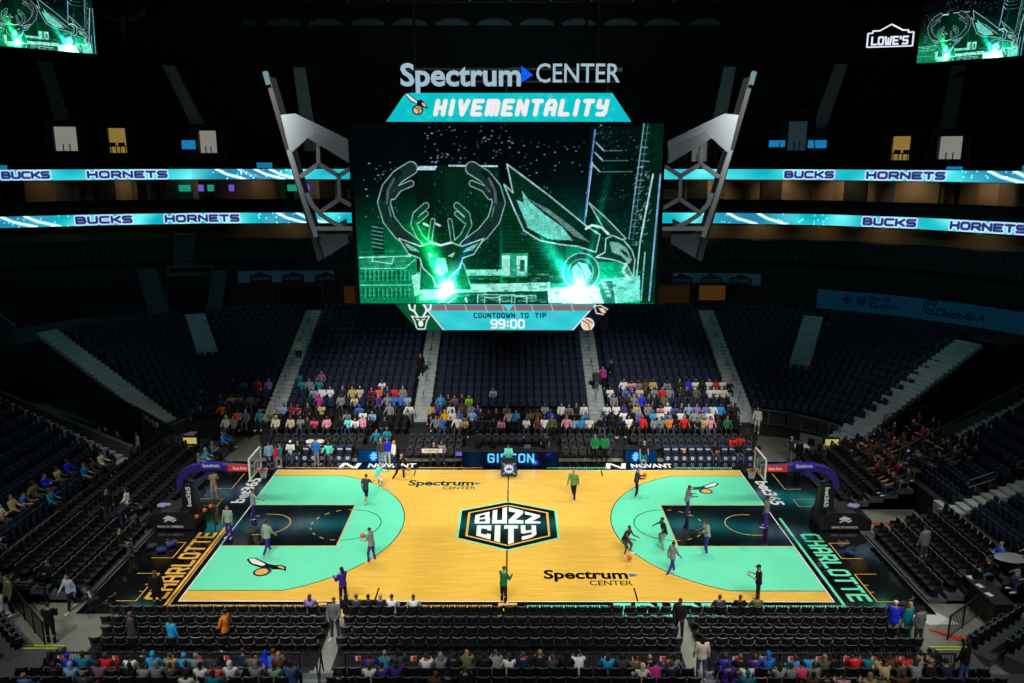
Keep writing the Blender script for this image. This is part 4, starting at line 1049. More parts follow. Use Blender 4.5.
for sx in (-1, 1):
    gs += poly_line([(sx * HX, 2.44), (sx * K1, 2.44), (sx * K1, -2.44), (sx * HX, -2.44)])
    p = [(sx * (HX - 1.575), y * 1.22) for y in ()]
    a = circ(sx * (HX - 1.575), 0, 1.22, -90, 90) if sx < 0 else circ(sx * (HX - 1.575), 0, 1.22, 90, 270)
    gs += poly_line([(sx * (HX - 1.2), a[0][1])] + a + [(sx * (HX - 1.2), a[-1][1])])
    da = circ(sx * K1, 0, 1.83, 90, 270, 26) if sx < 0 else circ(sx * K1, 0, 1.83, -90, 90, 26)
    gs += [s_ for i, s_ in enumerate(poly_line(da)) if i % 3 == 0]
    # bench boxes and hash marks on the aprons
    b = [(17.5, -7.6), (16.2, -7.6), (16.2, -5.2), (17.2, -5.2)]
    gs += poly_line([(sx * x, y) for x, y in b]) + poly_line([(sx * 16.4, -6.2), (sx * 16.2, -6.2)]) + poly_line([(sx * 16.4, -6.8), (sx * 16.2, -6.8)])
    gs += poly_line([(sx * x, y) for x, y in [(17.2, -3.7), (16.2, -3.7), (16.2, -2.1), (17.2, -2.1)]])
    gs += poly_line([(sx * x, y) for x, y in [(17.6, 3.25), (16.2, 3.25), (16.2, 2.3), (17.5, 2.3)]])
    gs += poly_line([(sx * x, y) for x, y in [(17.1, 4.7), (16.2, 4.7), (16.2, 7.1)]])
layer('gold_lines', lines(gs, .05), 5 * L_, GOLD)
ws = poly_line(rect(-HX, HX, -HY, HY), True)
layer('boundary_line', lines(ws, .055), 5 * L_, WHITEP)
bl = [((0, -HY), (0, HY))]
for sx in (-1, 1):
    for y0, y1 in ((-7.6, -6.5), (6.7, 7.55)): bl.append(((sx * 5.75, y0), (sx * 5.75, y1)))
layer('halfcourt_line', lines(bl, .07), 3 * L_, BLACKP)
# hexagonal centre badge
def hexa(k, kx=None): return [(0.03 + (kx or k) * x, k * y) for x, y in ((0, 2.93), (2.63, 1.75), (2.63, -1.6), (0, -2.92), (-2.63, -1.6), (-2.63, 1.75))]
layer('centre_badge', [hexa(1.0)], 4 * L_, TEAL); layer('centre_badge', [hexa(.962)], 5 * L_, BLACKP)
layer('centre_badge', [hexa(.845, .83)], 6 * L_, GOLD); layer('centre_badge', [hexa(.80, .785)], 7 * L_, BLACKP)
# badge lettering: tall angular letters, tops and bottoms follow the badge
def warp_top(x, v, x0=1.85): # upper line: flat bottom at .08, top follows the hexagon
    top = 2.2 - abs(x) * .62; return (x, .1 + v * (top - .1))
def warp_bot(x, v):
    bot = -2.3 + abs(x) * .62; return (x, -.12 - (1 - v) * (-.12 - bot))
def badge_text(word, spans, warp, t=.34):
    ps = []
    for ch, (x0, x1) in zip(word, spans):
        for pl in BADGE[ch]:
            ps.append([warp(x0 + (x1 - x0) * u, v) for u, v in pl])
    return ps
BADGE = {
 'B': [[(0, 0), (.3, 0), (.3, 1), (0, 1)], [(.3, .82), (.95, .82), (.95, 1), (.3, 1)], [(.66, .58), (.95, .58), (.95, .82), (.66, .82)], [(.3, .42), (1, .42), (.95, .58), (.3, .58)], [(.7, .18), (1, .18), (1, .42), (.7, .42)], [(.3, 0), (1, 0), (1, .18), (.3, .18)]],
 'U': [[(0, 1), (0, 0), (.32, 0), (.32, 1)], [(.32, 0), (.32, .22), (.68, .22), (.68, 0)], [(.68, 0), (1, 0), (1, 1), (.68, 1)]],
 'Z': [[(0, 1), (0, .74), (1, .74), (1, 1)], [(.55, .78), (1, .78), (.42, .2), (0, .2)], [(0, 0), (0, .24), (1, .24), (1, 0)]],
 'C': [[(0, 1), (0, 0), (.3, 0), (.3, 1)], [(.3, .72), (1, .72), (1, 1), (.3, 1)], [(.3, 0), (.3, .28), (1, .28), (1, 0)], [(.72, .72), (1, .72), (1, .62), (.72, .62)], [(.72, .28), (1, .28), (1, .38), (.72, .38)]],
 'I': [[(0, 0), (1, 0), (1, 1), (0, 1)]],
 'T': [[(0, 1), (0, .8), (1, .8), (1, 1)], [(.3, .82), (.3, 0), (.7, 0), (.7, .82)]],
 'Y': [[(0, 1), (.3, 1), (.3, .62), (0, .5)], [(0, .5), (.3, .62), (.7, .62), (.7, .42), (.1, .42)], [(.7, 1), (1, 1), (1, .16), (.7, .0)], [(.7, 0), (1, .16), (.9, .25), (.05, .25), (.05, 0)]],
}
tw = badge_text('BUZZ', [(-1.75, -.95), (-.82, -.04), (.06, .84), (.94, 1.75)], warp_top) + badge_text('CITY', [(-1.6, -.85), (-.66, -.36), (-.17, .55), (.7, 1.5)], warp_bot)
layer('badge_lettering', tw, 8 * L_, WHITEP)
layer('badge_ring', lines([((0.03, -2.3), (0.03, -2.7)), ((0.03, 2.2), (0.03, 2.7))], .05), 8 * L_, BLACKP)
# baseline lettering, gold on the left and turquoise on the right
def court_block(name, text, h, w, gap, t, M, m_, z):
    segs, W = block_segments(text, h, w, gap)
    ps = [[tuple((M @ Vector((x, y, 0)))[:2]) for x, y in q] for q in seg_quads(segs, t)]
    return layer(name, ps, z, m_), W
segs, W = block_segments('CHARLOTTE', .95, .5, .27)
sc_ = (7.45 - 1.0) / W
Ml = Matrix(((0, -1, 0, -15.0), (1, 0, 0, 0), (0, 0, 1, 0), (0, 0, 0, 1)))
def lay_text(name, text, h, w, gap, t, fit, fn, m_, z):
    segs, W = block_segments(text, h, w, gap); k = fit / W
    segs = [((a[0] * k, a[1]), (b[0] * k, b[1])) for a, b in segs]
    ps = []
    for q in seg_quads(segs, t): ps.append([fn(x, y) for x, y in q])
    return layer(name, ps, z, m_)
lay_text('baseline_lettering', 'CHARLOTTE', .80, .5, .29, .175, 6.35, lambda x, y: (-15.06 - y, -7.4 + x), GOLD, 2 * L_)
lay_text('baseline_lettering', 'CHARLOTTE', .80, .5, .29, .175, 6.35, lambda x, y: (15.14 + y, -1.15 - x), TEAL, 2 * L_)
layer('baseline_stripe', [rect(-14.86, -14.72, -8.1, 0.2), rect(-14.66, -14.6, -8.1, 0.2)], 2 * L_, GOLD)
layer('baseline_stripe', [rect(14.58, 14.72, -8.1, .8)], 2 * L_, TEAL)
# white sponsor words on the far ends of both aprons
put_text('apron_lettering', 'bet365', 1.0, WHITEP, frame((-15.2, 4.5, 2 * L_), (0, 1, 0), (-1, 0, 0)), court, fit=3.6, offset=.035)
put_text('apron_lettering', 'bet365', 1.0, WHITEP, frame((15.1, 4.2, 2 * L_), (0, -1, 0), (1, 0, 0)), court, fit=3.4, offset=.035)
# sponsor words on the hardwood
SPB = BLACKP
put_text('hardwood_lettering', 'Spectrum', 1.1, SPB, frame((3.68, -5.3, 2 * L_), (1, 0, 0), (0, 1, 0)), court, fit=3.9, offset=.035)
put_text('hardwood_lettering', 'CENTER', .6, SPB, frame((4.75, -6.05, 2 * L_), (1, 0, 0), (0, 1, 0)), court, fit=1.95, offset=.006)
layer('hardwood_arrow', [[(5.7, -5.5), (6.1, -5.33), (5.7, -5.13)]], 2 * L_, BLUEP)
put_text('hardwood_lettering', 'Spectrum', 1.1, SPB, frame((-3.98, 5.55, 2 * L_), (1, 0, 0), (0, 1, 0)), court, fit=3.9, offset=.035)
put_text('hardwood_lettering', 'CENTER', .6, SPB, frame((-2.9, 4.82, 2 * L_), (1, 0, 0), (0, 1, 0)), court, fit=1.95, offset=.006)
layer('hardwood_arrow', [[(-1.97, 5.33), (-1.55, 5.5), (-1.97, 5.7)]], 2 * L_, BLUEP)
# sideline lettering and dashes
put_text('sideline_lettering', 'NOVANT', .95, WHITEP, frame((-7.35, 8.35, 2 * L_), (1, 0, 0), (0, 1, 0)), court, fit=3.0, offset=.03)
put_text('sideline_lettering', 'NOVANT', .95, WHITEP, frame((9.0, 8.35, 2 * L_), (1, 0, 0), (0, 1, 0)), court, fit=2.6, offset=.03)
for x in (-9.9, 6.85):
    layer('sideline_emblem', [[(x - .78, 7.9), (x - .5, 7.9), (x - .36, 8.8), (x - .64, 8.8)], [(x - .62, 8.8), (x - .34, 8.8), (x + .44, 7.9), (x + .16, 7.9)], [(x + .18, 7.9), (x + .46, 7.9), (x + .6, 8.8), (x + .32, 8.8)]], 2 * L_, WHITEP)
def dashes(x0, x1, y0, y1, n):
    w = (x1 - x0) / n
    return [[(x0 + i * w, y0), (x0 + i * w + w * .66, y0), (x0 + i * w + w * .86, y1), (x0 + i * w + w * .2, y1)] for i in range(n)]
layer('sideline_dashes', dashes(-14.6, -8.6, -8.12, -7.9, 52) + dashes(-4.4, -.6, -8.12, -7.9, 34) + dashes(-5.6, -1.6, 7.95, 8.1, 36) + dashes(-14, -9.9, 7.95, 8.1, 36), 2 * L_, GOLD)
layer('sideline_dashes', dashes(8.6, 14.7, -8.12, -7.9, 52) + dashes(.9, 4.4, -8.12, -7.9, 34) + dashes(2.4, 6.2, 7.95, 8.1, 36) + dashes(10.4, 14, 7.95, 8.1, 32), 2 * L_, TEAL)
lay_text('sideline_lettering', 'TRYDE', .9, .62, .42, .2, 4.4, lambda x, y: (4.75 + x, -8.72 + y), TEAL, 2 * L_)
lay_text('sideline_lettering', 'TR', .9, .62, .42, .2, 1.6, lambda x, y: (-8.5 + x, -8.72 + y), GOLD, 2 * L_)
lay_text('sideline_lettering', 'F', .9, .62, .42, .2, .62, lambda x, y: (-.25 + x, -8.72 + y), GOLD, 2 * L_)
# winged insect emblems on the turquoise
def bug(cx, cy, s, rot, flip):
    R = lambda x, y: (cx + s * ((flip * x) * cos(rot) - y * sin(rot)), cy + s * ((flip * x) * sin(rot) + y * cos(rot)))
    P = lambda pts: [R(*p) for p in pts]
    layer('wing_emblem', [P([(-1.05, .75), (-.95, .95), (-.7, .95), (.1, .35), (.6, .15), (.5, -.12), (-.1, -.05), (-.75, .3)]), P(circ(.05, -.42, .42, 0, 350, 18)), P([(.35, .2), (.75, .25), (1.05, .05), (1.15, -.35), (.85, -.2), (.4, -.2)])], 4 * L_, BLACKP)
    layer('wing_emblem', [P([(-.95, .78), (-.9, .87), (-.72, .87), (.0, .3), (-.1, .12), (-.68, .38)])], 5 * L_, WHITEP)
    layer('wing_emblem', [P(circ(.02, -.42, .3, 0, 350, 18)), P([(.6, .1), (.8, .14), (.98, -.02), (1.02, -.2), (.8, -.08)])], 5 * L_, GOLD)
bug(-11.5, -4.62, 1.0, 0.0, 1)
bug(11.55, 4.8, .95, 0, -1)
layer('grey_lane_panel', [rect(-13.6, -13.1, -.95, -.2)], 4 * L_, mat('grey_court_paint', srgb(52, 56, 52), .3))  # plain grey rectangle on the left lane
# ------------------------------------------------------------------ basket stands
PURP = mat('purple_padding', srgb(52, 28, 122), .5, noise=.08)
ORNG = mat('orange_rim', srgb(235, 90, 30), .4, .2)
GLASS = mat('backboard_glass', (.86, .94, .92), .05, alpha=.92)
NETM = mat('white_net_cord', srgb(225, 225, 220), .8)
PADB = mat('black_padding', srgb(16, 17, 19), .5, noise=.1)
BLUEAD = mat('blue_ad_board', srgb(60, 44, 190), .4); REDAD = mat('red_ad_board', srgb(224, 44, 40), .4)
def basket(sx, label):
    t = thing('basketball_stand', label, 'basketball hoop', (sx * 17.3, 0, 0))
    def P(x, y, z): return (sx * x, y, z)
    # built in world x = sx*(...) then shifted
    def fin(m, name, m_, **k):
        o = m.build(name, m_, t, **k); o.location = (-sx * 17.3, 0, 0); return o
    def cb(m, x0, x1, y0, y1, z0, z1): m.box(min(sx * x0, sx * x1), max(sx * x0, sx * x1), y0, y1, z0, z1)
    m = MB()
    pr = [(16.2, 0), (18.9, 0), (18.9, .55), (18.0, 1.0), (16.55, 1.05), (16.2, .5)]
    m.prism([(sx * x, z) for x, z in pr], lambda p: (p[0], -.75, p[1] + .03), lambda p: (p[0], .75, p[1] + .03))
    fin(m, 'padded_base', PADB, bevel=.05)
    m = MB(); m.prism([(sx * x, z) for x, z in [(16.2, .9), (17.0, .9), (17.05, 2.1), (16.75, 2.45), (16.35, 2.4)]], lambda p: (p[0], -.3, p[1]), lambda p: (p[0], .3, p[1]))
    fin(m, 'mast_pad', PADB, bevel=.06)
    # curved arm
    path = [(17.05, 2.1), (17.05, 2.5), (16.85, 2.9), (16.45, 3.14), (15.9, 3.24), (15.2, 3.26), (14.2, 3.22), (13.25, 3.16)]
    m = MB(); vs = []
    for i, (x, z) in enumerate(path):
        hh = .18 if i < 5 else .16 - .02 * (i - 5); ww = .2
        a = path[max(0, i - 1)]; b = path[min(len(path) - 1, i + 1)]; dx, dz = b[0] - a[0], b[1] - a[1]; L = math.hypot(dx, dz); nx, nz = -dz / L, dx / L
        for (k, y) in ((-1, -ww), (1, -ww), (1, ww), (-1, ww)): vs.append(P(x + nx * hh * k, y, z + nz * hh * k))
    fs = []
    for i in range(len(path) - 1):
        for k in range(4): fs.append((i * 4 + k, i * 4 + (k + 1) % 4, i * 4 + 4 + (k + 1) % 4, i * 4 + 4 + k))
    fs += [(0, 1, 2, 3), tuple(len(vs) - 4 + k for k in (3, 2, 1, 0))]
    m.add(vs, fs); fin(m, 'padded_arm', PURP)
    m = MB(); m.bar(P(16.6, 0, 2.3), P(14.9, 0, 3.15), .10); fin(m, 'strut', PURP)
    bx = 13.1
    m = MB(); cb(m, bx, bx + .03, -.9, .9, 2.9, 3.97); fin(m, 'backboard', GLASS)
    m = MB()
    for (y0, y1, z0, z1) in ((-.93, .93, 2.86, 2.93), (-.93, .93, 3.94, 4.01), (-.95, -.88, 2.86, 4.01), (.88, .95, 2.86, 4.01)): cb(m, bx - .02, bx + .06, y0, y1, z0, z1)
    cb(m, bx - .03, bx - .012, -.3, .3, 3.06, 3.1); cb(m, bx - .03, bx - .012, -.3, .3, 3.48, 3.52); cb(m, bx - .03, bx - .012, -.3, -.26, 3.1, 3.48); cb(m, bx - .03, bx - .012, .26, .3, 3.1, 3.48)
    fin(m, 'backboard_frame', WHITE)
    m = MB(); cx = bx - .15 - .23
    m.tube([P(cx + .23 * cos(a), .23 * sin(a), 3.05) for a in np.linspace(0, 2 * pi, 25)], .016, 6); m.bar(P(bx, 0, 3.03), P(cx + .22, 0, 3.03), .14, .06); fin(m, 'rim', ORNG)
    m = MB()
    for k in range(12):
        for s2 in (-1, 1):
            pts = []
            for j in range(5):
                a = 2 * pi * k / 12 + s2 * j * .26; r = .225 - .10 * (j / 4) ** .7; pts.append(P(cx + r * cos(a), r * sin(a), 3.04 - .105 * j))
            m.tube(pts, .006, 4)
    fin(m, 'net', NETM)
    m = MB(); cb(m, 13.35, 14.45, -.31, -.27, 3.1, 3.45); o = fin(m, 'ad_panel', REDAD)
    m = MB(); cb(m, 14.75, 15.85, -.33, -.29, 3.25, 3.62); o = fin(m, 'ad_panel', BLUEAD)
    xd = (1, 0, 0)
    def tx(s, size, x, y, z, fit, m_=WHITE, xdir=xd, ydir=(0, 0, 1), **k):
        o = put_text('ad_lettering', s, size, m_, frame((sx * x, y, z), xdir, ydir), t, fit=fit, **k); o.location = (-sx * 17.3, 0, 0)
    tx('State Farm', .22, 13.82, -.325, 3.27, .72, offset=.006); tx('Spectrum', .26, 15.3, -.345, 3.43, .85, offset=.006)
    m = MB()
    for q in ((-.05, -.03), (.05, -.03), (0, .06)): m.prism([(sx * 14.33 + q[0] + .05 * cos(a), 3.27 + q[1] + .05 * sin(a)) for a in np.linspace(0, 2 * pi, 9)[:-1]] if sx < 0 else [(sx * 14.33 + 0 + q[0] + .05 * cos(a) , 3.27 + q[1] + .05 * sin(a)) for a in np.linspace(0, 2 * pi, 9)[:-1]], lambda p: (p[0] if sx < 0 else p[0] - 2 * sx * 14.33 + 2 * sx * 14.33, -.315, p[1]), lambda p: (p[0], -.33, p[1]))
    # vertical lettering on the mast and emblem on the base
    if sx < 0: tx('bet365', .32, 16.6, -.315, 1.7, 1.1, xdir=(0, 0, 1), ydir=(-1, 0, 0), offset=.01)
    else: tx('bet365', .32, 16.6, -.315, 1.7, 1.1, xdir=(0, 0, -1), ydir=(1, 0, 0), offset=.01)
    tx('BANK OF AMERICA', .16, 17.5, -.765, .22, 1.35, offset=.003)
    m = MB()
    for k in range(4):
        u0, v0 = -.34 + .10 * k, .06 - .035 * k
        m.prism([(u0, v0), (u0 + .26, v0 + .17), (u0 + .33, v0 + .13), (u0 + .07, v0 - .04)], lambda p: (sx * 17.5 + p[0], -.76, .62 + p[1]), lambda p: (sx * 17.5 + p[0], -.775, .62 + p[1]))
    for k in range(2):
        u0, v0 = -.02 + .1 * k, -.11 - .0 * k
        m.prism([(u0, v0), (u0 + .2, v0 + .13), (u0 + .27, v0 + .09), (u0 + .07, v0 - .04)], lambda p: (sx * 17.5 + p[0] - .3 + .3 * k, -.76, .62 + p[1]), lambda p: (sx * 17.5 + p[0] - .3 + .3 * k, -.775, .62 + p[1]))
    o = m.build('base_emblem', WHITE, t); o.location = (-sx * 17.3, 0, 0)
    tx('bolt', .3, 16.18, 0.0, .55, .7, xdir=(0, -sx, 0), offset=.01) if False else None
    return t
basket(-1, 'portable basketball hoop with purple padded arm at the gold lettered end')
basket(1, 'portable basketball hoop with purple padded arm at the turquoise lettered end')
# ------------------------------------------------------------------ basketballs
BALLM = mat('orange_ball_leather', srgb(214, 98, 38), .55, noise=.08, nscale=30); SEAM = mat('ball_seam', srgb(24, 18, 16), .6)
_mb = MB(); _mb.ball((0, 0, 0), .121, 18, 12); BALL_ME = _mb.mesh('basketball', BALLM, True)
_mb = MB()
for ax in range(2): _mb.tube([(.1215 * cos(a), .1215 * sin(a) * (ax == 0), .1215 * sin(a) * (ax == 1)) for a in np.linspace(0, 2 * pi, 25)], .004, 5)
for s_ in (-1, 1): _mb.tube([(s_ * (.05 + .045 * sin(a) ** 2), .1215 * cos(a) * .82, .1215 * sin(a) * .82) for a in np.linspace(0, 2 * pi, 25)], .004, 5)
SEAM_ME = _mb.mesh('ball_seam', SEAM)
def basketball(x, y, z, label):
    o = tag(mesh_obj('basketball', BALL_ME, None, (x, y, z)), label, 'basketball'); s_ = mesh_obj('seam', SEAM_ME, o); o.rotation_euler = (.4, x, y)
    return o
# ------------------------------------------------------------------ seats
def ordn(n):
    small = 'first second third fourth fifth sixth seventh eighth ninth tenth eleventh twelfth'.split()
    if n <= 12: return small[n - 1]
    return '%d%s' % (n, 'th' if 10 <= n % 100 <= 20 else {1: 'st', 2: 'nd', 3: 'rd'}.get(n % 10, 'th'))
def curved_back(mb, rx, ry, z0, z1, th, lean=0.0, y0=-.02, a=62, n=7):
    """back shell, concave to the front (+Y)"""
    vs = []
    for (z, rr) in ((z0, 0), (z1, 0)):
        for k in range(n):
            t = radians(-a + 2 * a * k / (n - 1)); yo = y0 - lean * (z - z0)
            vs.append((rx * sin(t), yo - ry * cos(t), z)); vs.append(((rx - th) * sin(t), yo - (ry - th) * cos(t), z))
    fs = []; N = 2 * n
    for k in range(n - 1):
        o0, i0, o1, i1 = 2 * k, 2 * k + 1, 2 * k + 2, 2 * k + 3
        fs += [(o0, o1, N + o1, N + o0), (i1, i0, N + i0, N + i1), (N + o0, N + o1, N + i1, N + i0), (o1, o0, i0, i1)]
    fs += [(0, N, N + 1, 1), (2 * n - 2, 2 * n - 1, N + 2 * n - 1, N + 2 * n - 2)]
    mb.add(vs, fs)
def rounded_pad(mb, w, d, z0, z1, y=0.0, c=.06):
    pl = [(-w / 2 + c, -d / 2), (w / 2 - c, -d / 2), (w / 2, -d / 2 + c), (w / 2, d / 2 - c), (w / 2 - c, d / 2), (-w / 2 + c, d / 2), (-w / 2, d / 2 - c), (-w / 2, -d / 2 + c)]
    mb.prism(pl, lambda p: (p[0], p[1] + y, z0), lambda p: (p[0], p[1] + y, z1))
# folding chair
m = MB(); rounded_pad(m, .45, .44, .42, .475, .03, .09); FC_SEAT = m.mesh('seat', BLACKF)
m = MB(); curved_back(m, .245, .20, .52, .80, .03, .12, -.03); m.mi = 1; curved_back(m, .25, .205, .80, .825, .05, .12, -.06); FC_BACK = m.mesh('backrest', [BLACKF, RIM_LIT])
m = MB()
for s in (-1, 1):
    m.tube([(s * .21, .22, 0), (s * .21, -.02, .40), (s * .215, -.20, .78)], .012, 5); m.tube([(s * .19, -.24, 0), (s * .19, .18, .42)], .012, 5)
m.tube([(-.21, .22, .02), (.21, .22, .02)], .01, 5); m.tube([(-.19, -.24, .02), (.19, -.24, .02)], .01, 5); m.tube([(-.2, .0, .36), (.2, .0, .36)], .01, 5)
FC_FRAME = m.mesh('frame', BSTEEL)
# bleacher seat (flip seat on a pedestal)
m = MB(); rounded_pad(m, .44, .42, .40, .46, .04, .07); BS_SEAT = m.mesh('seat', GREYPAD); BS_SEATB = BS_SEAT.copy(); BS_SEATB.materials[0] = BLACKF
m = MB(); curved_back(m, .26, .16, .46, .80, .035, .14, -.06); m.mi = 1; curved_back(m, .265, .165, .80, .82, .05, .14, -.10); BS_BACK = m.mesh('backrest', [BLACKF, RIM_LIT])
m = MB(); m.box(-.05, .05, -.16, .12, 0, .40); m.box(-.2, .2, -.2, .16, .37, .4); m.box(-.235, -.215, -.26, .12, .4, .62); m.box(.215, .235, -.26, .12, .4, .62); BS_PED = m.mesh('pedestal', BSTEEL)
# courtside chair (rounded grey shell back)
def shell_back():
    m = MB(); n = 10; pts = [(-.22, .48)] + [(.22 * cos(radians(a)), .66 + .20 * sin(radians(a))) for a in np.linspace(180, 0, n)] + [(.22, .48)]
    m.prism(pts, lambda p: (p[0], -.20 - .16 * (p[1] - .48) + .05 * abs(p[0]) * 4 * .3, p[1]), lambda p: (p[0], -.24 - .16 * (p[1] - .48) + .05 * abs(p[0]) * 4 * .3, p[1]))
    return m
CC_BACK = shell_back().mesh('backrest', mat('grey_chair_shell', srgb(58, 63, 68), .4))
m = MB(); m.prism([(-.15, .56), (.15, .56), (.15, .70), (.08, .78), (-.08, .78), (-.15, .70)], lambda p: (p[0], -.185 - .16 * (p[1] - .48), p[1]), lambda p: (p[0], -.2 - .16 * (p[1] - .48), p[1])); CC_PAD = m.mesh('back_pad', BLACKF)
m = MB(); rounded_pad(m, .44, .43, .41, .47, .02, .08); CC_SEAT = m.mesh('seat', BLACKF)
CC_FRAME = FC_FRAME
NAVYC = mat('navy_chair_cover', srgb(36, 48, 92), .7)
m = MB(); m.box(-.225, .225, -.30, -.17, .52, .90); CC_COVER = m.mesh('chair_cover', NAVYC)
m = MB(); m.prism([(-.16, .70), (-.10, .64), (-.04, .70), (.03, .64), (.10, .71), (.17, .67), (.17, .73), (.10, .78), (.03, .72), (-.04, .78), (-.10, .72), (-.16, .78)], lambda p: (p[0], -.165, p[1]), lambda p: (p[0], -.169, p[1])); CC_MARK = m.mesh('cover_emblem', WHITE)
m = MB(); m.box(-.225, .225, .20, .235, .06, .42); CC_SKIRT = m.mesh('seat_skirt', NAVYC)
m = MB(); m.prism([(.11 * cos(a), .25 + .12 * sin(a)) for a in np.linspace(0, 2 * pi, 13)[:-1]], lambda p: (p[0], .236, p[1]), lambda p: (p[0], .245, p[1])); m.mi = 1; m.prism([(.05 * cos(a), .25 + .055 * sin(a)) for a in np.linspace(0, 2 * pi, 9)[:-1]], lambda p: (p[0], .246, p[1]), lambda p: (p[0], .25, p[1])); CC_LOGO = m.mesh('skirt_emblem', [WHITE, NAVYC])
# fixed navy stadium seat, seat flipped up
def stad_mesh(mb, x=0, y=0, z=0, rz=0.0):
    b = MB(); curved_back(b, .26, .12, .30, .90, .035, .13, -.10, 60, 4); rounded_pad(b, .43, .09, .38, .72, -.07, .03); b.box(-.24, -.215, -.2, .1, .0, .55); b.box(.215, .24, -.2, .1, 0, .55)
    ca, sa = cos(rz), sin(rz)
    mb.add([(x + v[0] * ca - v[1] * sa, y + v[0] * sa + v[1] * ca, z + v[2]) for v in b.v], b.f)
_m = MB(); stad_mesh(_m); ST_ME = _m.mesh('stadium_seat', NAVY)
def bleach_mesh(mb, x, y, z, rz):
    b = MB(); curved_back(b, .26, .16, .46, .82, .035, .14, -.06, 62, 4); rounded_pad(b, .44, .42, .40, .46, .04, .07); b.box(-.05, .05, -.16, .12, 0, .4)
    ca, sa = cos(rz), sin(rz)
    mb.add([(x + v[0] * ca - v[1] * sa, y + v[0] * sa + v[1] * ca, z + v[2]) for v in b.v], b.f)
def put_seat(name, label, cat, parts, x, y, z, rz, group):
    t = thing(name, label, cat, (x, y, z), rz, group)
    last = t
    for nm, me in parts:
        o = mesh_obj(nm, me, last if nm.endswith('_emblem') else t)
        if nm in ('chair_cover', 'seat_skirt'): last = o
    return t
FC = [('seat', FC_SEAT), ('backrest', FC_BACK), ('frame', FC_FRAME)]
BSN = [('seat', BS_SEAT), ('backrest', BS_BACK), ('pedestal', BS_PED)]
BSB = [('seat', BS_SEATB), ('backrest', BS_BACK), ('pedestal', BS_PED)]
ROWN = ['first', 'second', 'third', 'fourth', 'fifth', 'sixth', 'seventh']
# near floor rows facing the court
NF_SEG = [('left', -16.5, -7.3), ('middle', -6.6, 6.9), ('right', 7.65, 16.3)]
for k, (y, f) in enumerate(NEAR_FLOOR):
    for (nm, x0, x1) in NF_SEG:
        if nm == 'left': x0 = (-16.5, -16.5, -16.1, -16.2)[k]
        if nm == 'right': x1 = (16.3, 16.0, 16.1, 16.25)[k]
        n = int(round((x1 - x0) / .495)); st_ = (x1 - x0) / n
        for i in range(n):
            put_seat('folding_chair', 'black folding chair, %s from the left in the %s block, %s row behind the sideline' % (ordn(i + 1), nm, ROWN[k]), 'chair', FC,
                     x0 + (i + .5) * st_, y, f, 0, 'folding chairs in the near %s block' % nm)
put_seat('folding_chair', 'pair of tilted folding chairs standing beside the white mat, nearer one'.replace('pair of tilted', 'tilted black'), 'chair', FC, 16.7, -9.0, -.03, .5, None)
put_seat('folding_chair', 'tilted black folding chair beside the white mat, farther one', 'chair', FC, 17.0, -8.5, -.03, .7, None)
put_seat('folding_chair', 'lone black folding chair turned sideways at the left end of the rows', 'chair', FC, -16.9, -8.4, -.03, 1.3, None)
# bleacher seats: gather all, then the ones showing largest become objects
BL = []
for k, (y, f) in enumerate(NEAR_RISE):
    for (nm, x0, x1) in (('left', -17.4, -7.35), ('middle', -6.1, 6.75), ('right', 7.95, 17.2)):
        n = int(round((x1 - x0) / .52)); st_ = (x1 - x0) / n
        for i in range(n):
            BL.append((x0 + (i + .5) * st_, y, f, 0.0, 'grey padded bleacher seat, %s from left, %s block, %s row behind rail' % (ordn(i + 1), nm, ROWN[k]), 'bleacher seats behind the near rail', BSN))
for k, (y, f) in enumerate(FAR_ROWS[3:]):
    xs = [x for x in np.arange(-15.9, 16.0, .52) if all(abs(x - a) > .75 for a in AISLES)]
    for i, x in enumerate(xs):
        BL.append((x, y, f, pi, 'black bleacher seat, %s from left, %s row of far riser' % (ordn(i + 1), ROWN[k]), 'bleacher seats on the far riser', BSB))
for sx, nm in ((-1, 'left'), (1, 'right')):
    for k, (x, f) in enumerate(END_ROWS):
        ys = [y for y in np.arange(-7.4, 9.0, .51) if (sx < 0 and not (-1.2 < y < .0 and k < 2)) or (sx > 0 and not -1.4 < y < 2.2)]
        for i, y in enumerate(ys):
            BL.append((sx * x, y, f, sx * pi / 2, 'black bleacher seat, %s from near end, %s row of %s end riser' % (ordn(i + 1), ROWN[k], nm), 'bleacher seats on the %s end riser' % nm, BSB))
cl = Vector(cam.location)
BL.sort(key=lambda s: (Vector(s[:3]) - cl).length)
for s in BL[:300]: put_seat('bleacher_seat', s[4], 'bleacher seat', s[6], s[0], s[1], s[2], s[3], s[5])
m = MB()
for s in BL[300:]: bleach_mesh(m, *s[:4])
tag(m.build('bleacher_seats', BLACKF), 'remaining black bleacher seats filling the far and end risers', 'bleacher seats', kind='stuff')
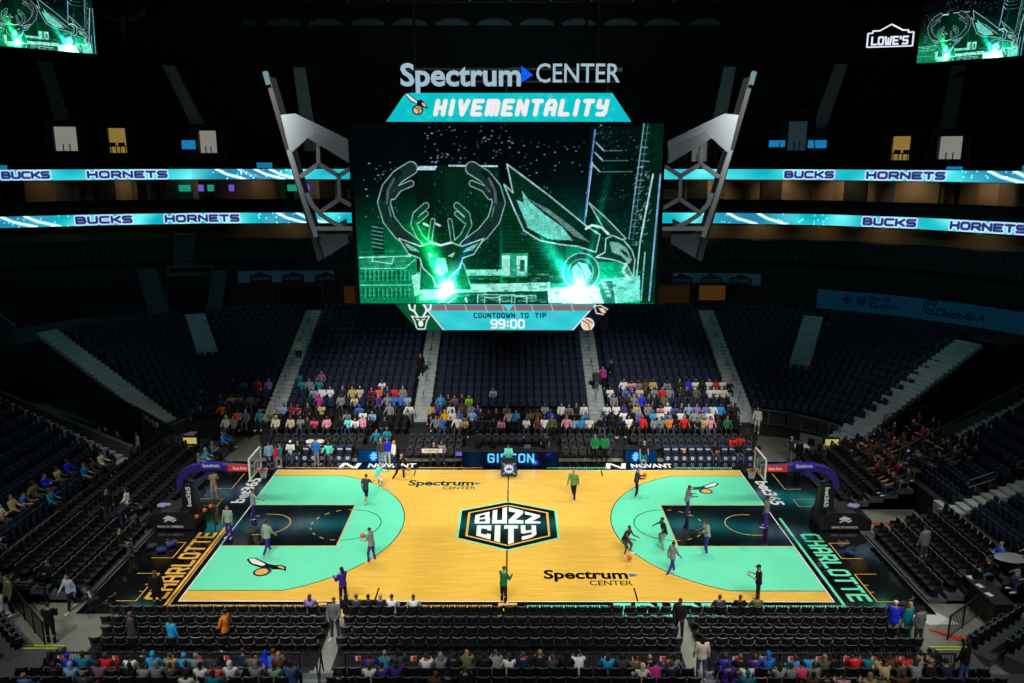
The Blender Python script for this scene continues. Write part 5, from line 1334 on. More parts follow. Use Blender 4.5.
# grey courtside chairs on the far side
CR = {0: [('left bench', -15.5, -10.0, True), ('left of the scoring table', -6.6, -3.0, False), ('right of the scoring table', 3.4, 6.7, False), ('right bench', 9.9, 15.7, True)],
      1: [('left bench', -15.5, -9.5, False), ('left of the scoring table', -6.6, -3.0, False), ('right of the scoring table', 3.4, 7.0, False), ('right bench', 8.4, 15.7, False)],
      2: [('left bench', -15.5, -9.5, False), ('left of the scoring table', -6.6, -3.0, False), ('middle behind the scoring table', -2.2, 2.6, False), ('right of the scoring table', 3.4, 7.0, False), ('right bench', 8.0, 15.7, False)]}
for k in CR:
    y, f = FAR_ROWS[k]
    for (nm, x0, x1, cover) in CR[k]:
        n = int(round((x1 - x0) / .53)); st_ = (x1 - x0) / n
        for i in range(n):
            P = [('backrest', CC_BACK), ('seat', CC_SEAT), ('frame', CC_FRAME)]
            P += [('chair_cover', CC_COVER), ('cover_emblem', CC_MARK), ('seat_skirt', CC_SKIRT), ('skirt_emblem', CC_LOGO)] if cover else [('back_pad', CC_PAD)]
            put_seat('courtside_chair', '%s chair, %s from left, %s row, %s' % ('navy covered bench' if cover else 'grey courtside', ordn(i + 1), ('front', 'second', 'third')[k], nm), 'chair', P, x0 + (i + .5) * st_, y, f, pi, 'courtside chairs, ' + nm)
# navy stadium seats
ST = []
for i in range(BOWL_N):
    r = bowl_r(i) + .1; z = bowl_z(i)
    # far straight and corners
    xs = [x for x in np.arange(-16.3, 16.31, .54) if all(abs(x - a) > .82 for a in AISLES)]
    for j, x in enumerate(xs): ST.append((x, CY + r, z, pi, 'navy stadium seat, %s from left, row %d up far stand' % (ordn(j + 1), i + 1), 'navy seats of the far stand'))
    for sx, nm in ((1, 'right'), (-1, 'left')):
        lim = stair_lim(sx, r); st_a = math.degrees(.54 / r); a = 87 - math.degrees(.9 / r) + 3; j = 0
        mid = 63.5 if sx > 0 else 61; rlo = 11.2 if sx > 0 else 13
        while a > lim + math.degrees(1.25 / r):
            if not (r > rlo and abs(a - mid) < math.degrees(.95 / r)):
                j += 1; x, y = sx * (CX + r * cos(radians(a))), CY + r * sin(radians(a))
                ST.append((x, y, z, math.atan2(y - CY, x - sx * CX) + pi / 2, 'navy stadium seat, %s from the aisle, row %d up the %s corner' % (ordn(j), i + 1, nm), 'navy seats of the %s corner' % nm))
            a -= st_a
        # end stands
        yk = 4.4 if sx > 0 else 5.2; hi = yk + .25 * (r - 6) - .85; y = hi; j = 0
        while y > -10.8:
            if not (sx > 0 and abs(y + 1.6) < .8):
                j += 1; ST.append((sx * (CX + r), y, z, sx * pi / 2, 'navy stadium seat, %s from the tunnel, row %d up the %s end stand' % (ordn(j), i + 1, nm), 'navy seats of the %s end stand' % nm))
            y -= .54
ST.sort(key=lambda s: (Vector(s[:3]) - cl).length)
def in_view(p):
    d = Vector(p) - cl; zc = d.dot(_f2); x = 512 + 807.5 * d.dot(_r3) / zc; y = 341.5 - 807.5 * d.dot(_u3) / zc
    return 0 < x < 1024 and 0 < y < 683
ST = [s for s in ST if in_view((s[0], s[1], s[2] + .6))]
for s in ST[:300]:
    tag(mesh_obj('stadium_seat', ST_ME, None, s[:3]), s[4], 'stadium seat', s[5]).rotation_euler = (0, 0, s[3])
m = MB()
for s in ST[300:]: stad_mesh(m, *s[:4])
tag(m.build('stadium_seats', NAVY), 'remaining navy stadium seats filling the lower bowl', 'stadium seats', kind='stuff')
# club and suite seats in the dark, uncountable
m = MB()
for i in range(6):
    for s in np.arange(1.5, len(UP) - 2.5, .06):
        j = int(s); L = UL[j + 1] - UL[j]
        if (int(s * 1000) * 7 + i) % 5 == 0: continue
        p = up_point(s); a = p(-4.55 + .85 * i); b = p(-3.55 + .85 * i); rz = math.atan2(b[1] - a[1], b[0] - a[0]) + pi / 2
        bleach_mesh(m, a[0], a[1], 9.25 + .38 * i, rz)
tag(m.build('club_seats', DSEAT), 'rows of dark club seats under the lower ribbon board', 'club seats', kind='stuff')
m = MB()
for (d, z) in ((.8, 13.62), (1.75, 13.96)):
    for s in np.arange(1.5, len(UP) - 2.5, .055):
        p = up_point(s); a = p(d); b = p(d + 1); rz = math.atan2(b[1] - a[1], b[0] - a[0]) + pi / 2
        bleach_mesh(m, a[0], a[1], z, rz)
tag(m.build('suite_seats', DSEAT), 'rows of dark seats on the suite terrace between the ribbon boards', 'suite seats', kind='stuff')
# ------------------------------------------------------------------ people
SKINM = tint_mat('skin', .55, .05, 12); CLOTHM = tint_mat('cloth', .85, .12, 25); HAIRM = tint_mat('hair', .7, .2, 60); SHOEM = tint_mat('shoe_leather', .5, .05, 20)
def _skin_face():
    """eyes, brows and lips as coloured marks on the skin, from the mesh's own face attribute"""
    nt = SKINM.node_tree; b = nt.nodes['Principled BSDF']; src = b.inputs['Base Color'].links[0].from_socket
    at = nt.nodes.new('ShaderNodeAttribute'); at.attribute_name = 'face'
    mx = nt.nodes.new('ShaderNodeMixRGB'); mx.blend_type = 'MULTIPLY'; mx.inputs[0].default_value = 1
    nt.links.new(src, mx.inputs[1]); nt.links.new(at.outputs['Color'], mx.inputs[2]); nt.links.new(mx.outputs[0], b.inputs['Base Color'])
_skin_face()
def V(*a): return Vector(a)
def dirv(fwd, side=0.0, up=None):
    """unit vector from pitch (deg, 0 = straight down, 90 = forward) and sideways splay (deg)"""
    p, s = radians(fwd), radians(side)
    return V(sin(s) * cos(p) if True else 0, sin(p), -cos(p) * cos(s)).normalized()
class Pose:
    def __init__(s, hip=.93, lean=0, twist=0, legs=((0, 4, 0), (0, 4, 0)), arms=((5, 12, 12, 0), (5, 12, 12, 0)), head=(0, 0), grip=.5):
        s.hip, s.lean, s.legs, s.arms, s.head, s.grip, s.twist = hip, lean, legs, arms, head, grip, twist
def skeleton(p):
    J = {}
    le = radians(p.lean)
    up = V(0, sin(le), cos(le)); fw = V(0, cos(le), -sin(le)); rt = V(1, 0, 0)
    hip = V(0, 0, p.hip); J['hip'] = hip
    J['waist'] = hip + up * .14; J['chest'] = hip + up * .34; J['should'] = hip + up * .47; J['neck'] = hip + up * .54
    hu = (up * .55 + V(0, sin(radians(p.head[0])) * .45, cos(radians(p.head[0])) * .45)).normalized()
    J['head'] = J['neck'] + hu * .135
    J['hup'] = hu
    yaw = radians(p.head[1]); hf = (V(0, 1, 0) - hu * hu.y).normalized(); hr = hf.cross(hu)
    J['hf'] = hf * cos(yaw) + hr * sin(yaw); J['up'], J['fw'] = up, fw
    for i, s in enumerate((-1, 1)):
        th, sp, kn = p.legs[i][:3]
        h = hip + V(s * .09, 0, -.02); k = h + Vector((s * sin(radians(sp)) * .43, sin(radians(th)) * .43 * cos(radians(sp)), -cos(radians(th)) * .43 * cos(radians(sp))))
        a_ = th - kn; an = k + Vector((s * sin(radians(sp * .4)) * .42, sin(radians(a_)) * .42, -cos(radians(a_)) * .42))
        J['h%d' % i], J['k%d' % i], J['a%d' % i] = h, k, an
        ft = p.legs[i][3] if len(p.legs[i]) > 3 else 0
        J['t%d' % i] = an + V(s * .03, cos(radians(ft)) * .16, -.045 - sin(radians(ft)) * .16)
        sf, ss, el, ei = p.arms[i]
        sh = J['should'] + rt * (s * .185)
        ua = Vector((s * sin(radians(ss)), sin(radians(sf)) * cos(radians(ss)), -cos(radians(sf)) * cos(radians(ss)))).normalized()
        e = sh + ua * .285
        a2 = sf + el
        fa = Vector((s * sin(radians(ss * .5 - ei)), sin(radians(a2)) * cos(radians(ss * .5 - ei)), -cos(radians(a2)) * cos(radians(ss * .5 - ei)))).normalized()
        w = e + fa * .25
        J['s%d' % i], J['e%d' % i], J['w%d' % i], J['fa%d' % i] = sh, e, w, fa
    return J
def rcone(mb, a, b, ra, rb, n=10):
    a, b = Vector(a), Vector(b); d = b - a
    if d.length < 1e-5: return
    d.normalize(); u = d.orthogonal().normalized(); v = d.cross(u)
    rings = []
    for (c, r, ts) in ((a, ra, (-80, -45, -10)), (b, rb, (10, 45, 80))):
        for t in ts: rings.append((c + d * (r * sin(radians(t))), r * cos(radians(t))))
    vs = [c + (u * cos(2 * pi * k / n) + v * sin(2 * pi * k / n)) * r for c, r in rings for k in range(n)]; fs = []
    for i in range(len(rings) - 1):
        for k in range(n): fs.append((i * n + k, i * n + (k + 1) % n, (i + 1) * n + (k + 1) % n, (i + 1) * n + k))
    fs.append(tuple(range(n - 1, -1, -1))); fs.append(tuple(range((len(rings) - 1) * n, len(rings) * n)))
    mb.add(vs, fs)
def loft(mb, rings, n=16):
    """rings: (centre, right, fwd, rx, ry)"""
    vs = []
    for (c, r, f, rx, ry) in rings:
        vs += [c + r * (rx * cos(2 * pi * k / n)) + f * (ry * sin(2 * pi * k / n)) for k in range(n)]
    fs = []
    for i in range(len(rings) - 1):
        for k in range(n): fs.append((i * n + k, i * n + (k + 1) % n, (i + 1) * n + (k + 1) % n, (i + 1) * n + k))
    fs.append(tuple(range(n - 1, -1, -1))); fs.append(tuple(range((len(rings) - 1) * n, len(rings) * n)))
    mb.add(vs, fs)
def ellip(mb, c, ax, r, n=14, m=10):
    b = MB(); b.ball((0, 0, 0), 1.0, n, m); R = Matrix((ax[0] * r[0], ax[1] * r[1], ax[2] * r[2])).transposed()
    mb.add([Vector(c) + R @ Vector(v) for v in b.v], b.f)
def fuse(mb, name, m_, voxel, ratio, smooth=3):
    """one continuous skin over the rough pieces"""
    me = mb.mesh(name + '_rough', m_); o = bpy.data.objects.new('tmp', me); COL.objects.link(o)
    r = o.modifiers.new('r', 'REMESH'); r.mode = 'VOXEL'; r.voxel_size = voxel
    if smooth: s = o.modifiers.new('s', 'SMOOTH'); s.iterations = smooth; s.factor = .5
    d = o.modifiers.new('d', 'DECIMATE'); d.ratio = ratio
    dg = bpy.context.evaluated_depsgraph_get(); dg.update()
    out = bpy.data.meshes.new_from_object(o.evaluated_get(dg)); out.name = name
    bpy.data.objects.remove(o); bpy.data.meshes.remove(me)
    out.materials.clear(); out.materials.append(m_)
    out.polygons.foreach_set('use_smooth', [True] * len(out.polygons))
    return out
def hand(mb, w, fa, s, grip, palm_in):
    """palm, four unequal bent fingers and a side thumb"""
    d = fa.normalized(); inn = palm_in - d * palm_in.dot(d)
    inn = inn.normalized() if inn.length > 1e-3 else d.orthogonal().normalized()
    side = d.cross(inn).normalized()                      # across the knuckles
    c = w + d * .05
    ellip(mb, c, (side, d, inn), (.043, .056, .017), 10, 8)
    for k, (off, L, r) in enumerate(((-.032, .068, .0098), (-.011, .078, .0102), (.011, .073, .0100), (.031, .058, .0090))):
        p = w + d * .092 + side * off; ang = grip * 55; q = d
        for j, fr in enumerate((.45, .32, .26)):
            a = radians(ang * (.5 + .55 * j)); q2 = d * cos(a) + inn * sin(a); p2 = p + q2 * (L * fr); rcone(mb, p, p2, r * (1 - .1 * j), r * (.92 - .1 * j), 6); p = p2
    p = w + d * .03 - side * .034 * 1.0; q = (d * .55 - side * .75 + inn * .3).normalized(); p2 = p + q * .038; rcone(mb, p, p2, .0125, .0105, 6)
    q = (d * .8 - side * .25 + inn * .5).normalized(); rcone(mb, p2, p2 + q * .032, .0105, .009, 6)
def body_mesh(J, name, grip):
    mb = MB(); up, fw, rt = J['up'], J['fw'], V(1, 0, 0); hu, hf = J['hup'], J['hf']; hr = hf.cross(hu)
    loft(mb, [(J['hip'] - up * .09, rt, fw, .12, .095), (J['hip'], rt, fw, .165, .118), (J['waist'], rt, fw, .14, .10), (J['chest'], rt, fw, .165, .115), (J['should'] - up * .03, rt, fw, .175, .095), (J['should'] + up * .02, rt, fw, .12, .075), (J['neck'] - up * .015, rt, fw, .06, .062)])
    rcone(mb, J['neck'] - up * .05, J['head'] - hu * .04, .056, .052)
    H = J['head']
    ellip(mb, H + hu * .018, (hr, hf, hu), (.073, .094, .098)); ellip(mb, H - hu * .045 + hf * .016, (hr, hf, hu), (.056, .07, .068))
    rcone(mb, H + hf * .088 + hu * .02, H + hf * .108 - hu * .022, .010, .015, 8)                 # nose
    ellip(mb, H + hf * .083 - hu * .052, (hr, hf, hu), (.024, .012, .012), 8, 6)                   # mouth
    ellip(mb, H + hf * .074 - hu * .092, (hr, hf, hu), (.024, .018, .018), 8, 6)                   # chin
    ellip(mb, H + hf * .080 + hu * .036, (hr, hf, hu), (.046, .014, .011), 8, 6)                   # brow
    for s in (-1, 1): ellip(mb, H + hr * (s * .075) - hf * .005 - hu * .002, (hr, hf, hu), (.012, .022, .032), 8, 6)
    for i, s in enumerate((-1, 1)):
        h, k, a, t = (J[q % i] for q in ('h%d', 'k%d', 'a%d', 't%d'))
        rcone(mb, h, k, .088, .058); m_ = k * .68 + a * .32 - (V(0, 1, 0) * .012); rcone(mb, k, m_, .056, .058); rcone(mb, m_, a, .056, .037)
        rcone(mb, a - V(0, .04, .03), t, .038, .03)
        sh, e, w, fa = (J[q % i] for q in ('s%d', 'e%d', 'w%d', 'fa%d'))
        rcone(mb, sh - V(0, 0, .005), e, .056, .042); m_ = e * .7 + w * .3; rcone(mb, e, m_, .041, .043); rcone(mb, m_, w, .042, .028); rcone(mb, w, w + fa * .03, .027, .027)
        hand(mb, w, fa, s, grip, V(-s * .8, .2, -.35))
    me = fuse(mb, name, SKINM, .0095, .30, 2)
    # dark eyes and brows, red lips
    co = np.zeros(len(me.vertices) * 3, np.float32); me.vertices.foreach_get('co', co); co = co.reshape(-1, 3)
    col = np.ones((len(co), 4), np.float32)
    rel = co - np.array(H); lx, ly, lz = rel @ np.array(hr), rel @ np.array(hf), rel @ np.array(hu)
    fr = ly > .05
    for s in (-1, 1): col[fr & (np.hypot((lx - s * .032) / .017, (lz - .014) / .010) < 1), :3] = (.12, .10, .10)
    col[fr & (np.abs(lx) < .026) & (np.abs(lz + .053) < .011), :3] = (.75, .45, .42)
    at = me.color_attributes.new('face', 'FLOAT_COLOR', 'POINT'); at.data.foreach_set('color', col.ravel())
    return me
def top_mesh(J, name, sleeve, hem=.0, coat=False, bulk=1.0):
    mb = MB(); up, fw, rt = J['up'], J['fw'], V(1, 0, 0); b = .016 * bulk
    lo = J['hip'] - up * (.10 if not coat else .12)
    loft(mb, [(lo - up * hem, rt, fw, .17 + b, .125 + b), (J['hip'], rt, fw, .172 + b, .125 + b), (J['waist'], rt, fw, .150 + b, .112 + b), (J['chest'], rt, fw, .172 + b, .125 + b), (J['should'] - up * .03, rt, fw, .185 + b, .102 + b), (J['should'] + up * .025, rt, fw, .125 + b, .08 + b), (J['neck'] - up * .03, rt, fw, .066 + b, .068 + b)])
    for i in range(2):
        sh, e, w = (J[q % i] for q in ('s%d', 'e%d', 'w%d'))
        if sleeve == 0: rcone(mb, sh, sh + (e - sh) * .1, .062, .058); continue
        if sleeve == 1: rcone(mb, sh, sh + (e - sh) * .62, .064 + b * .5, .060 + b * .5); continue
        rcone(mb, sh, e, .060 + b * .6, .050 + b * .6); rcone(mb, e, w, .051 + b * .6, .038 + b * .5)
    return fuse(mb, name, CLOTHM, .017, .5, 3)
def bottom_mesh(J, name, kind):
    mb = MB(); up, fw, rt = J['up'], J['fw'], V(1, 0, 0)
    loft(mb, [(J['hip'] - up * .12, rt, fw, .13, .11), (J['hip'] - up * .02, rt, fw, .178, .13), (J['hip'] + up * .07, rt, fw, .163, .118)])
    for i in range(2):
        h, k, a = (J[q % i] for q in ('h%d', 'k%d', 'a%d'))
        if kind == 'shorts': rcone(mb, h, h + (k - h) * .92, .100, .088)
        else: rcone(mb, h, k, .100, .070); rcone(mb, k, a + (a - k) * .05, .070, .056)
    return fuse(mb, name, CLOTHM, .017, .5, 3)
def shoe_mesh(J, name, i):
    mb = MB(); a, t = J['a%d' % i], J['t%d' % i]
    d = (t - a); d.z += .0; d.normalize(); heel = a + V(0, -.035, -.055)
    toe = t + d * .05 - V(0, 0, .002)
    rcone(mb, heel, toe, .052, .048, 10); rcone(mb, a, heel + V(0, .03, .01), .052, .052, 10)
    return fuse(mb, name, SHOEM, .015, .5, 2)
def hair_mesh(J, name, kind):
    hu, hf = J['hup'], J['hf']; hr = hf.cross(hu); H = J['head']; mb = MB()
    if kind == 'short': ellip(mb, H + hu * .036 - hf * .014, (hr, hf, hu), (.080, .094, .090))
    elif kind == 'long':
        ellip(mb, H + hu * .034 - hf * .018, (hr, hf, hu), (.084, .096, .094)); ellip(mb, H - hu * .08 - hf * .06, (hr, hf, hu), (.085, .05, .14))
    elif kind == 'bun':
        ellip(mb, H + hu * .036 - hf * .014, (hr, hf, hu), (.081, .094, .090)); ellip(mb, H + hu * .075 - hf * .1, (hr, hf, hu), (.04, .04, .04))
    elif kind == 'cap':
        ellip(mb, H + hu * .040 - hf * .006, (hr, hf, hu), (.084, .102, .084)); rcone(mb, H + hu * .05 + hf * .07 - hr * .035, H + hu * .035 + hf * .16, .016, .012); rcone(mb, H + hu * .05 + hf * .07 + hr * .035, H + hu * .035 + hf * .16, .016, .012); rcone(mb, H + hu * .05 + hf * .07, H + hu * .035 + hf * .165, .016, .012)
    elif kind == 'hood':
        ellip(mb, H + hu * .020 - hf * .022, (hr, hf, hu), (.096, .104, .125)); ellip(mb, H - hu * .10 - hf * .035, (hr, hf, hu), (.10, .085, .07))
    return fuse(mb, name, HAIRM if kind not in ('cap', 'hood') else CLOTHM, .014, .5, 3)
POSES = {
 'sit':    Pose(.50, -6, legs=((88, 8, 86), (86, 10, 84)), arms=((28, 14, 42, 12), (26, 14, 44, 12)), head=(4, 0)),
 'sitlean': Pose(.50, 20, legs=((88, 12, 92), (86, 14, 92)), arms=((38, 10, 52, 16), (40, 10, 50, 16)), head=(-4, 12)),
 'sitphone': Pose(.50, -3, legs=((88, 6, 84), (86, 8, 82)), arms=((30, 10, 82, 22), (28, 10, 84, 22)), head=(22, 0)),
 'sitturn': Pose(.50, -4, legs=((88, 10, 80), (84, 8, 88)), arms=((22, 20, 50, 8), (30, 26, 40, 4)), head=(0, -45)),
 'stand':  Pose(.91, 0, legs=((2, 3, 2), (-2, 4, 0)), arms=((4, 10, 14, 0), (2, 12, 12, 0)), head=(4, 10)),
 'standphone': Pose(.91, 2, legs=((3, 3, 3), (-2, 3, 0)), arms=((24, 10, 84, 20), (22, 10, 86, 20)), head=(18, 0)),
 'standclasp': Pose(.91, 0, legs=((2, 4, 2), (-1, 5, 1)), arms=((12, 12, 38, 26), (12, 12, 38, 26)), head=(16, 8)),
 'walk':   Pose(.89, 4, legs=((22, 2, 10), (-18, 2, 14, 25)), arms=((-18, 10, 18, 0), (20, 10, 24, 0)), head=(2, 0)),
 'stride': Pose(.85, 14, legs=((34, 6, 26), (-26, 6, 18, 30)), arms=((-20, 14, 50, 0), (38, 14, 52, 6)), head=(2, 10)),
 'lunge':  Pose(.74, 14, legs=((34, 34, 46), (30, 38, 40)), arms=((20, 50, 10, 0), (36, 46, 16, 0)), head=(0, -20)),
 'crouch': Pose(.78, 24, legs=((44, 14, 62), (40, 16, 56)), arms=((22, 18, 60, 8), (36, 16, 58, 10)), head=(-8, 20)),
 'ball':   Pose(.88, 8, legs=((14, 8, 18), (2, 10, 10)), arms=((18, 12, 70, 18), (18, 12, 70, 18)), head=(6, 0), grip=.35),
 'dribble': Pose(.82, 20, legs=((36, 8, 38), (-8, 12, 26, 14)), arms=((30, 22, 26, 0), (4, 22, 40, 4)), head=(-4, 15), grip=.3),
 'reach':  Pose(.89, 2, legs=((12, 4, 10), (-8, 6, 8)), arms=((4, 14, 20, 0), (52, 46, 16, 0)), head=(4, 30), grip=.25),
 'bend':   Pose(.84, 58, legs=((14, 6, 14), (4, 8, 4)), arms=((64, 8, 18, 4), (58, 10, 24, 4)), head=(30, 0)),
 'armup':  Pose(.91, 0, legs=((2, 5, 2), (-2, 5, 0)), arms=((8, 14, 16, 0), (46, 20, 104, 14)), head=(6, 0)),
}
_JC = {}; _MC = {}
def get(kind, pose, *k):
    key = (kind, pose) + k
    if pose not in _JC: _JC[pose] = skeleton(POSES[pose])
    if key not in _MC:
        J = _JC[pose]
        if kind == 'body': _MC[key] = body_mesh(J, 'person', POSES[pose].grip)
        elif kind == 'top': _MC[key] = top_mesh(J, 'top', k[0], bulk=k[1], coat=k[1] > 1.4, hem=.22 if (k[1] > 1.4 and not pose.startswith('sit')) else .0)
        elif kind == 'bottom': _MC[key] = bottom_mesh(J, k[0], k[0])
        elif kind == 'shoe': _MC[key] = shoe_mesh(J, 'shoe', k[0])
        elif kind == 'hair': _MC[key] = hair_mesh(J, k[0], k[0])
    return _MC[key]
def person(pose, x, y, z, rz, top, bot, skin=(.45, .27, .18), hair=(.03, .02, .015), shoes=(.7, .7, .7), sleeve=2, bottom='trousers', hairk='short', bulk=1.0, label='', group=None, scale=1.0, hem=None):
    o = mesh_obj('person', get('body', pose), None, (x, y, z)); o.rotation_euler = (0, 0, rz); o.scale = (scale,) * 3; o.color = (*skin, 1)
    tag(o, label, 'person', group)
    c = mesh_obj('jacket' if bulk > 1.4 else 'top', get('top', pose, sleeve, bulk), o); c.color = (*top, 1)
    c = mesh_obj(bottom, get('bottom', pose, bottom), o); c.color = (*bot, 1)
    for i in range(2): c = mesh_obj('shoe', get('shoe', pose, i), o); c.color = (*shoes, 1)
    if hairk != 'bald':
        c = mesh_obj('hair' if hairk not in ('cap', 'hood') else hairk, get('hair', pose, hairk), o); c.color = (*hair, 1)
    return o
# ---- seated people: row, place along the row, top colour, head
PCOL = {'white': (228, 228, 226), 'black': (20, 20, 22), 'grey': (128, 134, 138), 'charcoal': (58, 62, 66), 'navy': (26, 34, 66), 'blue': (40, 110, 200), 'royal blue': (24, 44, 210), 'sky blue': (40, 160, 225), 'light blue': (130, 172, 215), 'teal': (20, 130, 150), 'turquoise': (95, 225, 205), 'green': (20, 110, 70), 'lime': (140, 210, 30), 'olive': (92, 100, 62), 'khaki': (170, 155, 110), 'tan': (190, 165, 110), 'beige': (205, 190, 160), 'cream': (225, 215, 190), 'brown': (95, 60, 35), 'orange': (225, 125, 35), 'yellow': (235, 185, 40), 'red': (215, 35, 40), 'coral': (225, 90, 80), 'crimson': (160, 30, 70), 'maroon': (110, 25, 40), 'pink': (230, 150, 170), 'hot pink': (240, 70, 120), 'magenta': (190, 50, 150), 'mauve': (130, 90, 120), 'purple': (70, 40, 140), 'lavender': (150, 120, 210), 'periwinkle': (110, 120, 215), 'sage': (140, 160, 140), 'denim': (60, 90, 140)}
